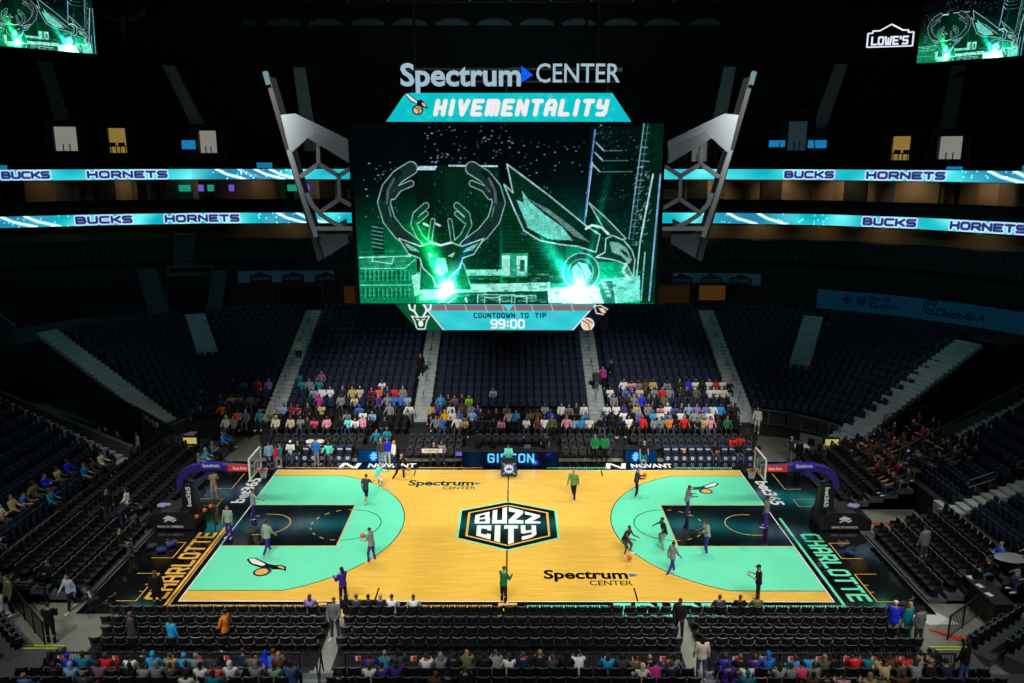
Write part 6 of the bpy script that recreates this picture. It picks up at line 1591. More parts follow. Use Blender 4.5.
SEATED_RAW = "n2 -1.29 1 0;n2 -1.85 1 0;n2 -2.24 3 4;n2 -5.42 1 0;n2 7.43 24 1;n2 8.02 30 2;n1 -3.70 24 1;n1 4.72 6 3;n1 -4.19 24 2;n1 5.20 16 0;n1 -4.62 32 4;n1 5.71 19 0;n2 10.17 3 0;n2 -9.58 30 0;n2 10.66 1 0;n1 7.67 24 0;n2 -10.48 32 0;n1 -7.32 8 0;n2 11.19 23 0;n0 0.16 32 1;n0 0.65 19 0;n0 -0.32 10 0;n0 1.26 1 0;n0 -0.71 1 2;n1 8.30 32 0;n0 1.69 4 0;n0 -1.35 20 1;n0 2.18 1 3;n0 -1.82 1 0;n1 -7.87 27 0;n0 2.64 32 0;n0 -2.28 10 3;n0 -2.79 32 0;n0 3.66 28 1;n0 4.17 4 0;n1 -8.52 10 3;n2 12.05 29 1;n0 -3.82 4 1;n0 4.63 20 0;n1 9.41 27 1;n0 -4.29 30 0;n0 5.15 1 4;n0 -4.80 24 2;n2 12.48 20 0;n1 9.82 10 0;n1 -9.38 32 3;n0 5.98 10 1;n1 10.18 11 0;n1 -9.89 5 0;n2 13.10 3 4;n1 10.58 10 0;n1 -10.41 32 0;n0 7.83 26 0;n1 -10.90 1 0;n0 8.36 1 4;n0 -8.02 3 1;n0 8.89 24 0;n0 -8.29 2 0;n1 -11.44 4 0;n0 -8.56 26 3;n2 -13.85 4 0;n0 9.36 2 3;n0 -8.98 20 0;n1 -11.92 10 3;n0 -9.37 19 0;n1 -12.36 10 0;n0 10.31 28 0;n1 13.08 29 0;n0 -10.05 1 3;n1 -12.84 1 1;n0 10.85 28 0;n0 -10.44 4 0;n1 13.66 4 0;n0 11.34 20 1;n0 -10.98 10 2;n0 11.70 1 0;n1 14.17 10 1;n0 -11.39 28 2;n2 -15.81 2 0;n1 -13.88 18 0;n1 14.68 1 0;n0 12.44 25 0;n0 -11.87 12 0;n0 12.94 30 0;n1 15.23 19 0;n0 -12.51 28 3;n1 -14.87 14 3;n0 13.30 29 0;n0 -12.92 1 0;n0 13.76 3 1;n0 -13.33 32 0;n1 -15.46 1 0;n0 14.27 25 0;n0 14.66 10 0;n0 -14.18 25 0;n0 15.18 1 0;n0 -15.00 30 0;n0 -15.53 26 2;n0 -16.15 1 1;er4 -8.52 1 0;er3 -7.46 1 0;er5 -7.21 32 1;er4 -6.66 2 0;el5 -6.82 29 1;el5 -6.37 8 0;el0 -3.45 1 0;el6 -5.13 25 1;el6 -4.49 32 2;el6 -3.49 29 0;el6 -2.91 2 0;el6 -2.44 4 1;el5 -1.79 30 1;el6 -1.69 20 0;el6 -0.76 26 0;el6 0.41 29 0;er3 2.03 1 1;er4 1.98 4 1;el5 1.51 2 0;er3 2.60 1 1;el6 1.40 26 0;er4 2.59 1 0;er3 3.12 1 1;er5 2.60 19 1;er7 2.05 1 1;el5 2.39 3 0;er4 3.14 7 0;er6 2.53 1 0;er8 2.03 1 0;er3 3.74 7 0;er3 3.79 11 1;er5 3.15 1 0;er7 2.54 4 0;er4 3.69 1 1;er6 3.16 4 0;er8 2.57 1 0;el5 3.30 6 0;er3 4.35 1 0;er4 4.08 25 1;er7 3.15 1 0;er4 4.32 1 0;er6 3.69 1 0;er8 3.17 19 0;er3 4.93 1 0;er7 3.73 1 1;er4 4.88 1 0;f0 -4.28 10 1;f0 -4.75 1 4;er3 5.46 1 0;er7 4.27 1 1;er5 4.93 1 0;er4 5.53 1 0;er8 4.29 1 0;f1 2.36 1 0;er3 6.06 1 1;er7 4.88 1 0;er5 5.52 1 1;el0 6.70 10 3;er4 6.00 3 0;er6 5.42 1 0;er3 6.62 1 0;f0 -11.54 31 1;er5 6.05 3 1;er7 5.45 1 0;el0 7.17 31 0;er4 6.60 3 0;f0 13.20 1 0;er6 6.12 3 1;f0 -13.50 1 1;er7 6.02 7 0;er5 6.69 19 0;f0 -13.95 32 2;f0 14.73 1 1;el0 7.82 14 3;er4 7.20 19 1;f2 -8.01 30 0;er8 6.03 1 0;f2 -8.73 30 1;f3 -0.49 23 0;f3 1.17 32 4;f3 -0.98 1 0;f3 1.93 3 0;f3 2.39 32 0;f3 2.88 20 3;f0 15.86 1 1;f3 -2.94 29 4;f3 3.87 23 1;f3 -3.43 32 1;er5 7.22 1 0;f3 4.38 14 1;f3 -3.88 1 0;f3 4.86 28 0;f3 -4.44 2 0;f3 5.40 32 1;f3 -4.88 10 0;f3 6.20 1 0;f3 6.92 1 0;f1 14.51 25 1;er8 6.66 1 0;f3 7.52 19 0;f1 15.01 25 1;f3 8.03 32 0;f3 8.49 19 0;er5 7.81 1 0;er7 7.22 1 0;f3 -8.30 1 3;f3 8.94 25 3;f4 0.48 28 1;f4 0.01 32 4;f4 1.43 20 0;f4 -0.85 1 4;f4 1.91 3 1;el0 8.90 10 3;f4 -1.38 1 0;f4 -1.90 19 0;f4 2.83 26 1;f4 -2.48 14 0;f3 9.74 10 2;f4 -3.36 2 3;f3 -9.31 1 0;f4 -3.83 32 1;f4 -4.32 33 3;f3 10.22 10 0;f4 5.19 28 0;er6 7.84 19 0;f3 -9.80 23 0;f4 -5.01 1 1;f3 10.77 21 1;f3 -10.25 32 1;f3 11.24 1 3;f3 -10.75 31 1;f3 11.74 25 0;f4 7.80 32 0;f3 -11.27 1 3;f4 8.29 1 0;f4 8.83 2 0;f3 12.59 1 0;f5 -0.13 10 3;f2 15.70 1 0;f3 -12.18 23 1;f5 2.47 10 4;er8 7.81 1 0;f5 -2.12 24 1;f5 -2.60 10 3;f3 13.05 29 3;f5 3.61 32 1;f5 -3.25 3 1;f4 9.80 28 1;f4 -9.23 14 0;f5 4.10 10 0;f5 -3.97 32 1;f5 4.63 1 0;f3 13.51 23 1;f4 10.27 6 0;f3 -12.97 11 1;f5 5.14 32 0;f4 -9.90 32 0;f5 -4.89 24 1;f5 -5.35 29 0;f4 10.76 2 1;f3 13.98 1 0;f3 -13.48 1 2;f5 6.74 32 0;f4 -10.95 10 0;f3 -13.93 10 1;f5 7.37 32 1;f4 11.63 32 0;f5 -6.84 32 0;f3 14.63 9 3;f5 7.86 24 2;f3 -14.61 0 4;f5 8.78 29 1;f5 -8.20 10 1;f4 12.57 27 0;f5 9.57 10 1;f4 13.12 10 1;f4 13.61 32 1;f3 -15.60 6 3;f5 10.38 23 0;el0 10.75 28 4;f5 -10.26 2 3;f5 10.92 32 3;f5 11.37 8 4;f6 -2.79 15 2;f6 -3.28 1 0;f5 11.87 1 4;f6 -3.80 18 4;f6 -4.24 1 0;f6 -4.79 28 1;f5 12.34 14 0;el0 11.24 2 4;f5 12.90 13 1;f6 7.34 10 1;f6 -7.10 14 2;f5 -12.88 29 0;f5 13.55 22 4;f4 -15.67 1 1;f6 -7.59 2 0;f6 8.24 1 1;f6 -8.05 2 0;f5 14.03 32 2;f6 8.75 10 3;f4 -16.15 20 0;f6 -8.53 10 0;f3 -18.45 10 0;f6 9.29 26 3;f5 -13.84 1 0;f7 -1.12 14 1;f5 14.55 28 1;f6 9.80 1 1;f6 -9.19 24 4;f6 -9.64 1 3;f3 -18.95 32 3;f5 -14.48 7 2;f4 -16.90 30 0;f5 15.11 1 1;f6 10.88 20 2;f5 15.57 1 3;f5 -14.96 17 0;f6 -10.80 0 0;f7 7.16 32 0;f5 -15.51 14 1;f4 -17.88 8 0;f7 7.76 1 0;f7 -7.54 10 3;f7 8.24 2 0;f6 -11.79 10 0;f7 8.72 24 0;f7 -8.14 25 0;f4 -18.40 5 1;f7 -8.63 19 1;f7 9.26 0 0;f7 9.72 1 4;f7 -9.26 5 2;f7 10.30 10 1;f7 -9.73 17 3;f6 -13.31 16 3;f7 10.89 25 0;f7 -10.60 0 2;f7 11.39 10 0;f7 -11.15 29 0;f7 12.17 1 3;f8 8.23 32 0;f7 -11.82 1 4;f7 12.61 1 0;f8 8.77 23 1;f8 9.25 10 1;f7 -12.70 32 1;f7 13.32 20 0;f8 -9.11 32 0;f8 9.79 3 2;f8 10.34 29 0;f5 -19.25 1 0;f7 -13.30 32 0;f7 14.27 32 0;f7 -13.84 14 0;f5 -19.72 21 1;f8 11.33 10 0;f7 14.76 32 0;f4 -21.72 9 0;f8 -11.17 1 0;f7 15.25 6 0;f8 12.26 1 1;f5 -20.45 1 0;f8 12.90 26 2;f4 -22.56 1 1;f8 13.40 32 0;f6 -18.15 20 2;f8 13.84 1 1;f5 -21.46 32 0;f8 -13.68 30 0;f8 14.38 32 1;f6 -18.95 10 0;f8 14.86 25 4;f5 -21.90 30 0;f8 -14.37 10 0;f8 15.36 32 1;f6 -19.49 29 0;f8 -14.92 30 0;f5 -22.41 26 1;f8 15.81 1 0;f5 -22.92 2 3;f6 -20.26 2 4;f9 -13.67 18 2;f8 -17.32 13 0;f9 -15.29 30 1;f8 -18.08 25 2;f6 -22.62 12 2;f8 -19.03 30 0;f7 -21.68 14 1;f8 -19.90 1 0;f7 -22.22 32 0;f7 -22.68 3 1"
def seated_people():
    cols = sorted(PCOL); hs = ['short', 'long', 'cap', 'hood', 'bald']; out = []; groups = {}
    bowl = [(CY + bowl_r(i) + .1, bowl_z(i)) for i in range(15)]; fr = FAR_ROWS + bowl
    er = END_ROWS + [(CX + bowl_r(i) + .1, bowl_z(i)) for i in range(12)]
    for t in SEATED_RAW.split(';'):
        k, v, c, h = t.split(); v = float(v); c = cols[int(c)]; h = hs[int(h)]
        if k[0] == 'n':
            r = int(k[1:]); y, f = NEAR_RISE[r]; x = v; rz = 0; sec = 'near'; loc = '%s row behind near rail, %s block' % (('first', 'second', 'third')[r], 'left' if x < -7 else 'middle' if x < 7.3 else 'right')
        elif k[0] == 'f':
            r = int(k[1:]); y, f = fr[r]; x = v; rz = pi; sec = 'far'; b = 'corner left' if x < -16.3 else 'left' if x < -6 else 'centre' if x < 6.2 else 'right' if x < 16.3 else 'corner right'
            loc = ('courtside row %d' % (r + 1) if r < 3 else 'far riser row %d' % (r - 2) if r < 6 else 'far stand row %d' % (r - 5)) + ', %s section' % b
        else:
            r = int(k[2:]); s = 1 if k[1] == 'r' else -1; x, f = er[r]; x *= s; y = v; rz = s * pi / 2; sec = 'end'; loc = 'row %d of %s end stand' % (r + 1, 'right' if s > 0 else 'left')
        o = [x, y, f, rz, c, h, sec, '']; out.append(o); groups.setdefault((loc, c), []).append((v, o))
    for (loc, c), l in groups.items():
        l.sort(key=lambda a: a[0]); ch = c.replace(' ', '-')
        for i, (v, o) in enumerate(l): o[7] = '%s topped person, %s' % (ch, loc) + ('' if len(l) == 1 else ', %s %s from %s' % (ordn(i + 1), ch, 'near side' if o[6] == 'end' else 'left'))
    return out
SEATED = seated_people()
STANDING = [
(-14.21,-1.48,0.00,2.967,'stand',1.02,'TEE','purple',dict(sleeve=1),'player in grey green tee and purple trousers standing on the gold end baseline'),
(-13.65,0.75,0.00,-1.047,'reach',1.00,'TEE','purple',dict(sleeve=1),'player in grey tee and purple trousers stepping with one arm stretched out'),
(-11.73,-3.19,0.00,-0.524,'walk',1.02,'TEE','purple',dict(sleeve=1),'player in grey green tee walking away on the left black lane edge'),
(-16.72,3.37,0.00,0.175,'standphone',1.00,'khaki','beige',dict(shoes=(.5,.45,.35)),'person in beige clothes standing behind the gold end hoop'),
(-7.99,2.84,0.00,-0.262,'stride',1.00,'charcoal','black',dict(sleeve=1,bottom='shorts'),'player in grey tee and black shorts striding on the left turquoise arc'),
(-7.72,4.97,0.00,-1.047,'crouch',0.98,'turquoise','white',dict(hairk='bald',bottom='shorts'),'player in turquoise hoodie and white shorts crouching near the far sideline'),
(-6.62,6.35,0.00,-1.920,'dribble',1.00,'black','black',dict(hairk='bald'),'player all in black dribbling a ball by the far sideline'),
(-6.49,-3.94,0.00,1.222,'ball',1.02,'grey','purple',dict(sleeve=1),'player in grey tee holding a ball on the left turquoise arc'),
(3.73,3.35,0.00,2.793,'walk',1.06,'GREENK','black',dict(hairk='bald'),'person in green sweater and black trousers walking on the bare wood'),
(7.36,3.85,0.00,-1.571,'ball',1.02,'charcoal','black',dict(),'player in dark jacket holding a ball on the right turquoise arc edge'),
(5.76,-3.15,0.00,-2.269,'crouch',1.00,'black','charcoal',dict(sleeve=0,bottom='shorts',skin=(.16,.08,.05)),'player in black vest and grey shorts crouched at the right arc'),
(7.84,-2.41,0.00,1.571,'lunge',1.02,'black','grey',dict(sleeve=1,skin=(.14,.07,.045)),'player in black tee and grey trousers lunging sideways with arms out'),
(7.70,-5.11,0.00,-1.047,'walk',0.95,'grey','purple',dict(sleeve=1,skin=(.16,.08,.05)),'player in grey tee and purple trousers running beside the bouncing ball'),
(9.84,-2.93,0.00,1.745,'ball',1.02,'TEE','purple',dict(sleeve=1,shoes=(.03,.03,.03),skin=(.16,.08,.05)),'player in pale tee and purple trousers in the right black lane'),
(13.56,-0.27,0.00,1.047,'stand',1.05,'grey','purple',dict(sleeve=1,skin=(.16,.08,.05)),'player in grey tee and purple trousers standing under the right baseline'),
(9.74,1.31,0.00,-1.396,'ball',1.00,'grey','purple',dict(sleeve=1,skin=(.2,.1,.06)),'player in grey tee and purple trousers near the upper wing emblem'),
(10.99,-7.54,0.00,1.222,'standphone',1.02,'black','black',dict(sleeve=1,hairk='cap',hair=(.01,.01,.01),shoes=(.02,.02,.02)),'referee like person in black on the near right hardwood corner'),
(-0.12,-7.65,0.00,-0.698,'standphone',1.00,'green','black',dict(hairk='cap',hair=(.01,.08,.04),shoes=(.6,.6,.6)),'person in green hoodie and cap filming at the near end of halfcourt line'),
(-6.88,-10.33,-0.03,3.054,'standclasp',1.06,'SUITG','charcoal',dict(bulk=1.2,shoes=(.6,.58,.5)),'usher in grey suit with hands clasped in the left near aisle'),
(6.99,-10.30,-0.03,2.793,'standclasp',1.04,'black','black',dict(bulk=1.3,skin=(.12,.06,.04),hair=(.01,.01,.01),shoes=(.02,.02,.02)),'usher in black suit in the right near aisle'),
(7.01,-13.98,0.75,0.000,'stand',1.00,'cream','denim',dict(hairk='long',hair=(.02,.015,.012)),'woman in cream jacket and blue jeans standing on the right aisle steps'),
(-10.98,-11.16,-0.03,1.222,'standclasp',1.04,'orange','navy',dict(bulk=1.3),'man in orange and khaki vest standing between the near folding chairs'),
(-14.59,-11.30,-0.03,-0.873,'stand',1.04,'charcoal','black',dict(bulk=1.5,hairk='bald',skin=(.2,.1,.07)),'bald man in long dark coat among the left folding chairs'),
(-13.01,-11.36,-0.03,-0.349,'stand',0.90,'sky blue','black',dict(skin=(.2,.1,.07)),'child with sky blue backpack among the left folding chairs'),
(15.51,-10.49,-0.03,-0.524,'standphone',1.05,'royal blue','khaki',dict(hairk='cap',hair=(.75,.75,.75),bulk=1.4),'person in royal blue jacket and white cap near the white mat'),
(16.13,-10.42,-0.03,0.524,'stand',1.00,'teal','teal',dict(hairk='long',hair=(.45,.3,.12)),'blonde woman in teal dress beside the royal blue jacket'),
(16.37,-10.83,-0.03,0.349,'stand',1.03,'SUITG','charcoal',dict(bulk=1.3,hair=(.02,.02,.02)),'man in grey blazer beside the blonde woman in teal'),
(-18.15,-10.70,-0.03,0.175,'standphone',1.05,'black','black',dict(bulk=1.3,shoes=(.03,.03,.03)),'man in black suit standing by the left corner railing'),
(-18.68,-8.21,-0.03,2.793,'walk',1.00,'LBH','black',dict(hairk='long',hair=(.02,.015,.01)),'woman in pale blue hoodie walking on the left concrete floor'),
(-20.08,-7.21,0.10,2.967,'standphone',1.00,'black','black',dict(skin=(.25,.13,.08)),'person in dark clothes at the top of the left corner ramp'),
(-21.07,-8.53,-0.03,2.618,'stand',1.05,'olive','black',dict(bulk=1.4),'person in olive green jacket by the left railing'),
(-20.76,-9.65,-0.03,1.745,'stand',1.00,'white','charcoal',dict(),'person in white tee at the left edge of the photo'),
(-15.02,-8.09,0.00,0.349,'stand',1.02,'black','black',dict(hairk='long',hair=(.12,.07,.03),bulk=1.5,shoes=(.03,.03,.03)),'woman with brown hair in long black coat on the gold lettering'),
(-20.34,-1.35,0.87,-2.094,'stand',1.00,'black','charcoal',dict(),'person in black top on the left end riser walkway'),
(-19.72,-0.54,0.60,1.745,'standclasp',1.00,'white','black',dict(hairk='long',hair=(.03,.02,.015)),'woman in white jacket on the left end riser walkway'),
(-19.58,-1.71,0.60,-0.698,'bend',1.00,'navy','navy',dict(),'person in navy bending over the left end riser seats'),
(-14.88,7.86,0.00,0.524,'stand',1.04,'light blue','navy',dict(),'man in light blue shirt and navy trousers behind the gold end hoop'),
(-14.58,8.12,0.00,-0.524,'stand',0.85,'red','grey',dict(hairk='long',hair=(.03,.02,.015)),'child in red top standing behind the gold end hoop'),
(-14.26,8.20,0.00,2.094,'stand',0.90,'teal','grey',dict(hairk='long',hair=(.06,.03,.015)),'child in teal top standing behind the gold end hoop'),
(-12.11,8.55,0.00,-0.349,'stand',1.05,'blue','grey',dict(),'man in blue top and grey trousers standing before the left bench'),
(-8.04,8.64,0.00,2.793,'stand',1.00,'charcoal','grey',dict(hairk='long',hair=(.3,.18,.08)),'woman in dark top in front of the left sideline screen'),
(-7.65,8.73,0.00,3.142,'stand',1.02,'royal blue','beige',dict(),'man in royal blue tee in front of the left sideline screen'),
(-7.17,8.30,0.00,2.094,'stand',1.00,'white','navy',dict(hairk='long',hair=(.4,.25,.1)),'blonde woman in white sweater beside the left sideline screen'),
(5.51,9.28,0.00,3.054,'standclasp',1.05,'GREENB','black',dict(shoes=(.02,.02,.02)),'man in bright green jacket right of the scoring table, left of a pair'),
(6.12,9.29,0.00,3.229,'standclasp',1.05,'GREENB','black',dict(skin=(.12,.06,.04),shoes=(.02,.02,.02)),'man in bright green jacket right of the scoring table, right of a pair'),
(8.50,8.34,0.00,3.142,'stand',1.00,'black','green',dict(sleeve=1,bottom='shorts'),'player in black tee and green shorts before the right sideline screen'),
(-6.97,13.34,0.50,3.142,'stand',1.00,'grey','black',dict(hairk='long',hair=(.25,.15,.08)),'woman in grey top standing at the foot of the second aisle'),
(6.28,16.62,2.44,-0.175,'stand',1.02,'charcoal','denim',dict(hairk='bald'),'person in dark jacket and jeans climbing the third far aisle'),
(6.80,17.08,2.61,2.793,'stand',0.95,'magenta','black',dict(hairk='long',hair=(.02,.015,.01)),'person in magenta top on the third far aisle'),
(7.48,17.66,2.82,1.571,'stand',1.05,'black','black',dict(),'person in black standing beside the third far aisle'),
(16.97,13.12,0.60,2.618,'stand',1.05,'white','white',dict(bottom='shorts',hairk='long',hair=(.1,.06,.03)),'woman in white top and shorts at the foot of the fourth aisle'),
(-17.29,14.61,1.70,1.571,'stand',1.00,'black','black',dict(),'usher in black at the foot of the first far aisle'),
(-16.08,20.32,3.80,3.142,'stand',1.00,'beige','black',dict(),'person in beige top high on the first far aisle'),
(-6.55,18.36,3.07,3.142,'stand',1.05,'black','black',dict(),'usher in black halfway up the second far aisle'),
(21.43,9.14,-0.03,2.967,'stand',1.05,'navy','charcoal',dict(bulk=1.2),'man in navy suit beside the small lit clock box on the right'),
(19.55,7.78,-0.03,1.745,'stand',1.00,'charcoal','black',dict(hair=(.4,.4,.4),bulk=1.2),'grey haired man in dark suit behind the turquoise end hoop'),
(17.92,8.96,-0.03,-1.396,'stand',1.05,'charcoal','grey',dict(hair=(.3,.3,.3)),'grey haired man leaning at the white table near the right bench'),
(18.26,8.44,-0.03,0.349,'stand',1.05,'black','black',dict(bulk=1.3),'man in black coat at the white table near the right bench'),
(-26.26,9.67,0.40,-2.793,'stand',1.00,'black','black',dict(skin=(.4,.2,.15)),'man in black suit at the mouth of the left tunnel, nearest the wall'),
(-25.84,9.67,0.40,2.618,'stand',1.02,'navy','black',dict(bulk=1.2),'man in navy suit and pale shirt at the mouth of the left tunnel'),
(-24.87,9.22,0.30,2.967,'stand',1.00,'charcoal','charcoal',dict(hairk='long'),'person in dark clothes at the mouth of the left tunnel'),
(-23.70,9.31,0.20,2.094,'stand',1.00,'beige','charcoal',dict(hairk='long',hair=(.05,.03,.02)),'woman in beige top right of the left tunnel mouth'),
(19.28,-5.19,0.62,0.349,'stand',1.08,'SUITG','charcoal',dict(bulk=1.4),'man in grey suit seen from behind among the right end seats'),
(16.14,-14.36,0.80,0.524,'armup',1.05,'black','denim',dict(hairk='long',hair=(.02,.015,.01)),'person in black with raised arm at the end of the near rail'),
(-7.08,-7.75,0.00,0.873,'standphone',1.00,'purple','black',dict(hairk='long',hair=(.02,.015,.01)),'woman in purple top holding a phone on the near sideline'),
(0.01,7.65,0.00,3.142,'standphone',1.00,'turquoise','black',dict(hairk='cap',hair=(.03,.03,.03)),'person in turquoise top behind the blue emblem cart'),
]
COURTSIDE = [
(-8.15,'lavender','long'),
(-6.64,'black','hood'),
(-6.22,'charcoal','short'),
(-5.72,'black','short'),
(-5.22,'navy','bald'),
(-4.74,'white','short'),
(-3.84,'white','short'),
(8.88,'charcoal','short'),
(9.73,'black','short'),
(10.44,'olive','short'),
]
# ------------------------------------------------------------------ placing the people
def pc(name):
    X = {'TEE': (150, 172, 158), 'SUITG': (96, 104, 108), 'GREENK': (96, 140, 84), 'GREENB': (18, 120, 62), 'LBH': (160, 185, 200)}
    return srgb(*(X.get(name) or PCOL[name]))
SK = [(.50, .30, .20), (.42, .25, .16), (.46, .28, .19), (.16, .08, .05), (.25, .13, .08), (.11, .055, .035)]
HR = [(.02, .015, .012), (.03, .02, .015), (.05, .03, .018), (.10, .06, .03), (.015, .012, .01), (.35, .24, .12)]
for (x, y, z, rz, pose, sc, top, bot, opt, lab) in STANDING:
    o_ = dict(opt); person(pose, x, y, z, rz, pc(top), pc(bot), label=lab, scale=sc, **o_)
_r = random.Random(11)
def sit_args(col, hair):
    hc = _r.choice(HR)
    if hair in ('cap', 'hood'): hc = pc(col) if hair == 'hood' or _r.random() < .5 else (.02, .02, .025)
    if col == 'black' and hair == 'hood': hc = (.01, .01, .012)
    return dict(skin=_r.choice(SK), hair=hc, hairk=hair, pose=_r.choice(['sit', 'sit', 'sitlean', 'sitphone', 'sitturn']), bot=_r.choice([(.01, .01, .012), (.03, .05, .10), (.02, .025, .035), (.06, .09, .14), (.08, .07, .06)]), sleeve=_r.choice([2, 2, 1]), shoes=_r.choice([(.6, .6, .6), (.03, .03, .03)]))
for i, (x, col, h) in enumerate(COURTSIDE):
    a = sit_args(col, h); a['pose'] = 'sit'
    lab = {'lavender': 'woman in lavender top in the front folding chair row left of the usher'}.get(col, '%s topped person in the front folding chair row, %s of the sitters from left' % (col, ordn(i + 1)))
    person(x=x, y=-9.12, z=-.03, rz=0, top=pc(col), label=lab, group=None, **a)
N_IND = 310 - len(STANDING) - len(COURTSIDE)
CROWD = []
for i, (x, y, z, rz, col, h, sec, lab) in enumerate(SEATED):
    a = sit_args(col, h); dz = 0.0
    if i < N_IND: person(x=x, y=y, z=z + dz, rz=rz, top=pc(col), label=lab, group={'near': 'spectators behind the near rail', 'far': 'spectators in the far stand', 'end': 'spectators in the end stands'}[sec], scale=_r.uniform(.95, 1.06), **a)
    else: CROWD.append((x, y, z + dz, rz, pc(col), a))
def crowd_mesh():
    vs, fs, cs = [], [], []; n = 0
    cache = {}
    def arr(me):
        if me.name not in cache:
            co = np.zeros(len(me.vertices) * 3, np.float32); me.vertices.foreach_get('co', co)
            cache[me.name] = (co.reshape(-1, 3), [tuple(p.vertices) for p in me.polygons])
        return cache[me.name]
    for (x, y, z, rz, col, a) in CROWD:
        parts = [(get('body', a['pose']), a['skin']), (get('top', a['pose'], a['sleeve'], 1.0), col), (get('bottom', a['pose'], 'trousers'), a['bot'])] + [(get('shoe', a['pose'], k), a['shoes']) for k in range(2)]
        if a['hairk'] != 'bald': parts.append((get('hair', a['pose'], a['hairk']), a['hair']))
        R = np.array([[cos(rz), -sin(rz), 0], [sin(rz), cos(rz), 0], [0, 0, 1]])
        for me, c in parts:
            co, pl = arr(me); vs.append(co @ R.T + np.array([x, y, z])); fs += [tuple(i + n for i in f) for f in pl]; n += len(co); cs.append(np.tile(np.array([*c, 1], np.float32), (len(co), 1)))
    me = bpy.data.meshes.new('crowd'); me.from_pydata(np.concatenate(vs).tolist(), [], fs); me.polygons.foreach_set('use_smooth', [True] * len(me.polygons))
    at = me.color_attributes.new('tint', 'FLOAT_COLOR', 'POINT'); at.data.foreach_set('color', np.concatenate(cs).ravel())
    m_ = bpy.data.materials.new('crowd_cloth'); m_.use_nodes = True; nt = m_.node_tree; b = nt.nodes['Principled BSDF']; b.inputs['Roughness'].default_value = .8
    a_ = nt.nodes.new('ShaderNodeAttribute'); a_.attribute_name = 'tint'; nt.links.new(a_.outputs['Color'], b.inputs['Base Color']); me.materials.append(m_)
    return me
if CROWD: tag(mesh_obj('crowd', crowd_mesh()), 'remaining small spectators seated in the far stand', 'crowd', kind='stuff')
# ------------------------------------------------------------------ basketballs in the photo
basketball(-11.35, 1.0, .121, 'basketball resting') if False else None
for (x, y, z, lab) in ((-16.14, -.60, .72, 'orange basketball on the rack of the gold end hoop, lowest'), (-15.82, -.32, .95, 'orange basketball on the rack of the gold end hoop, middle'), (-15.6, -.05, 1.05, 'orange basketball on the rack of the gold end hoop, highest')): basketball(x, y, z, lab)
# ball rack under them
t = thing('ball_rack', 'small dark ball rack in front of the gold end hoop', 'rack', (-15.9, -.3, 0))
m = MB(); m.bar((-.35, -.45, .58), (.4, .4, .90), .05); m.build('top_rail', BSTEEL, t)
for (x, y, h) in ((-.33, -.43, .57), (.38, .38, .88)):
    m = MB(); m.bar((x, y, 0), (x, y, h), .05); m.build('leg', BSTEEL, t)
BALLS = [('STAND', 6, .35, -.25, 1.05, 'basketball bouncing beside the player all in black'), ]
def near_person(lab): return next(o for o in COL.objects if o.get('label') == lab)
def ball_at(lab, dx, dy, z, blab):
    o = near_person(lab); c, s = cos(o.rotation_euler[2]), sin(o.rotation_euler[2]); basketball(o.location.x + dx * c - dy * s, o.location.y + dx * s + dy * c, z, blab)
ball_at('player all in black dribbling a ball by the far sideline', -.1, .62, .62, 'basketball beside the player all in black')
ball_at('player in grey tee holding a ball on the left turquoise arc', 0, .47, 1.22, 'basketball held by the player on the left arc')
ball_at('player in dark jacket holding a ball on the right turquoise arc edge', 0, .47, 1.22, 'basketball held by the player in dark jacket')
basketball(5.83, -4.3, .35, 'basketball bouncing on the right turquoise arc edge')
for (x, lab) in ((11.2, 'basketball on the right bench, nearer the middle'), (13.3, 'basketball on the right bench, nearer the hoop')): basketball(x, 9.35 - .05, .57, lab)
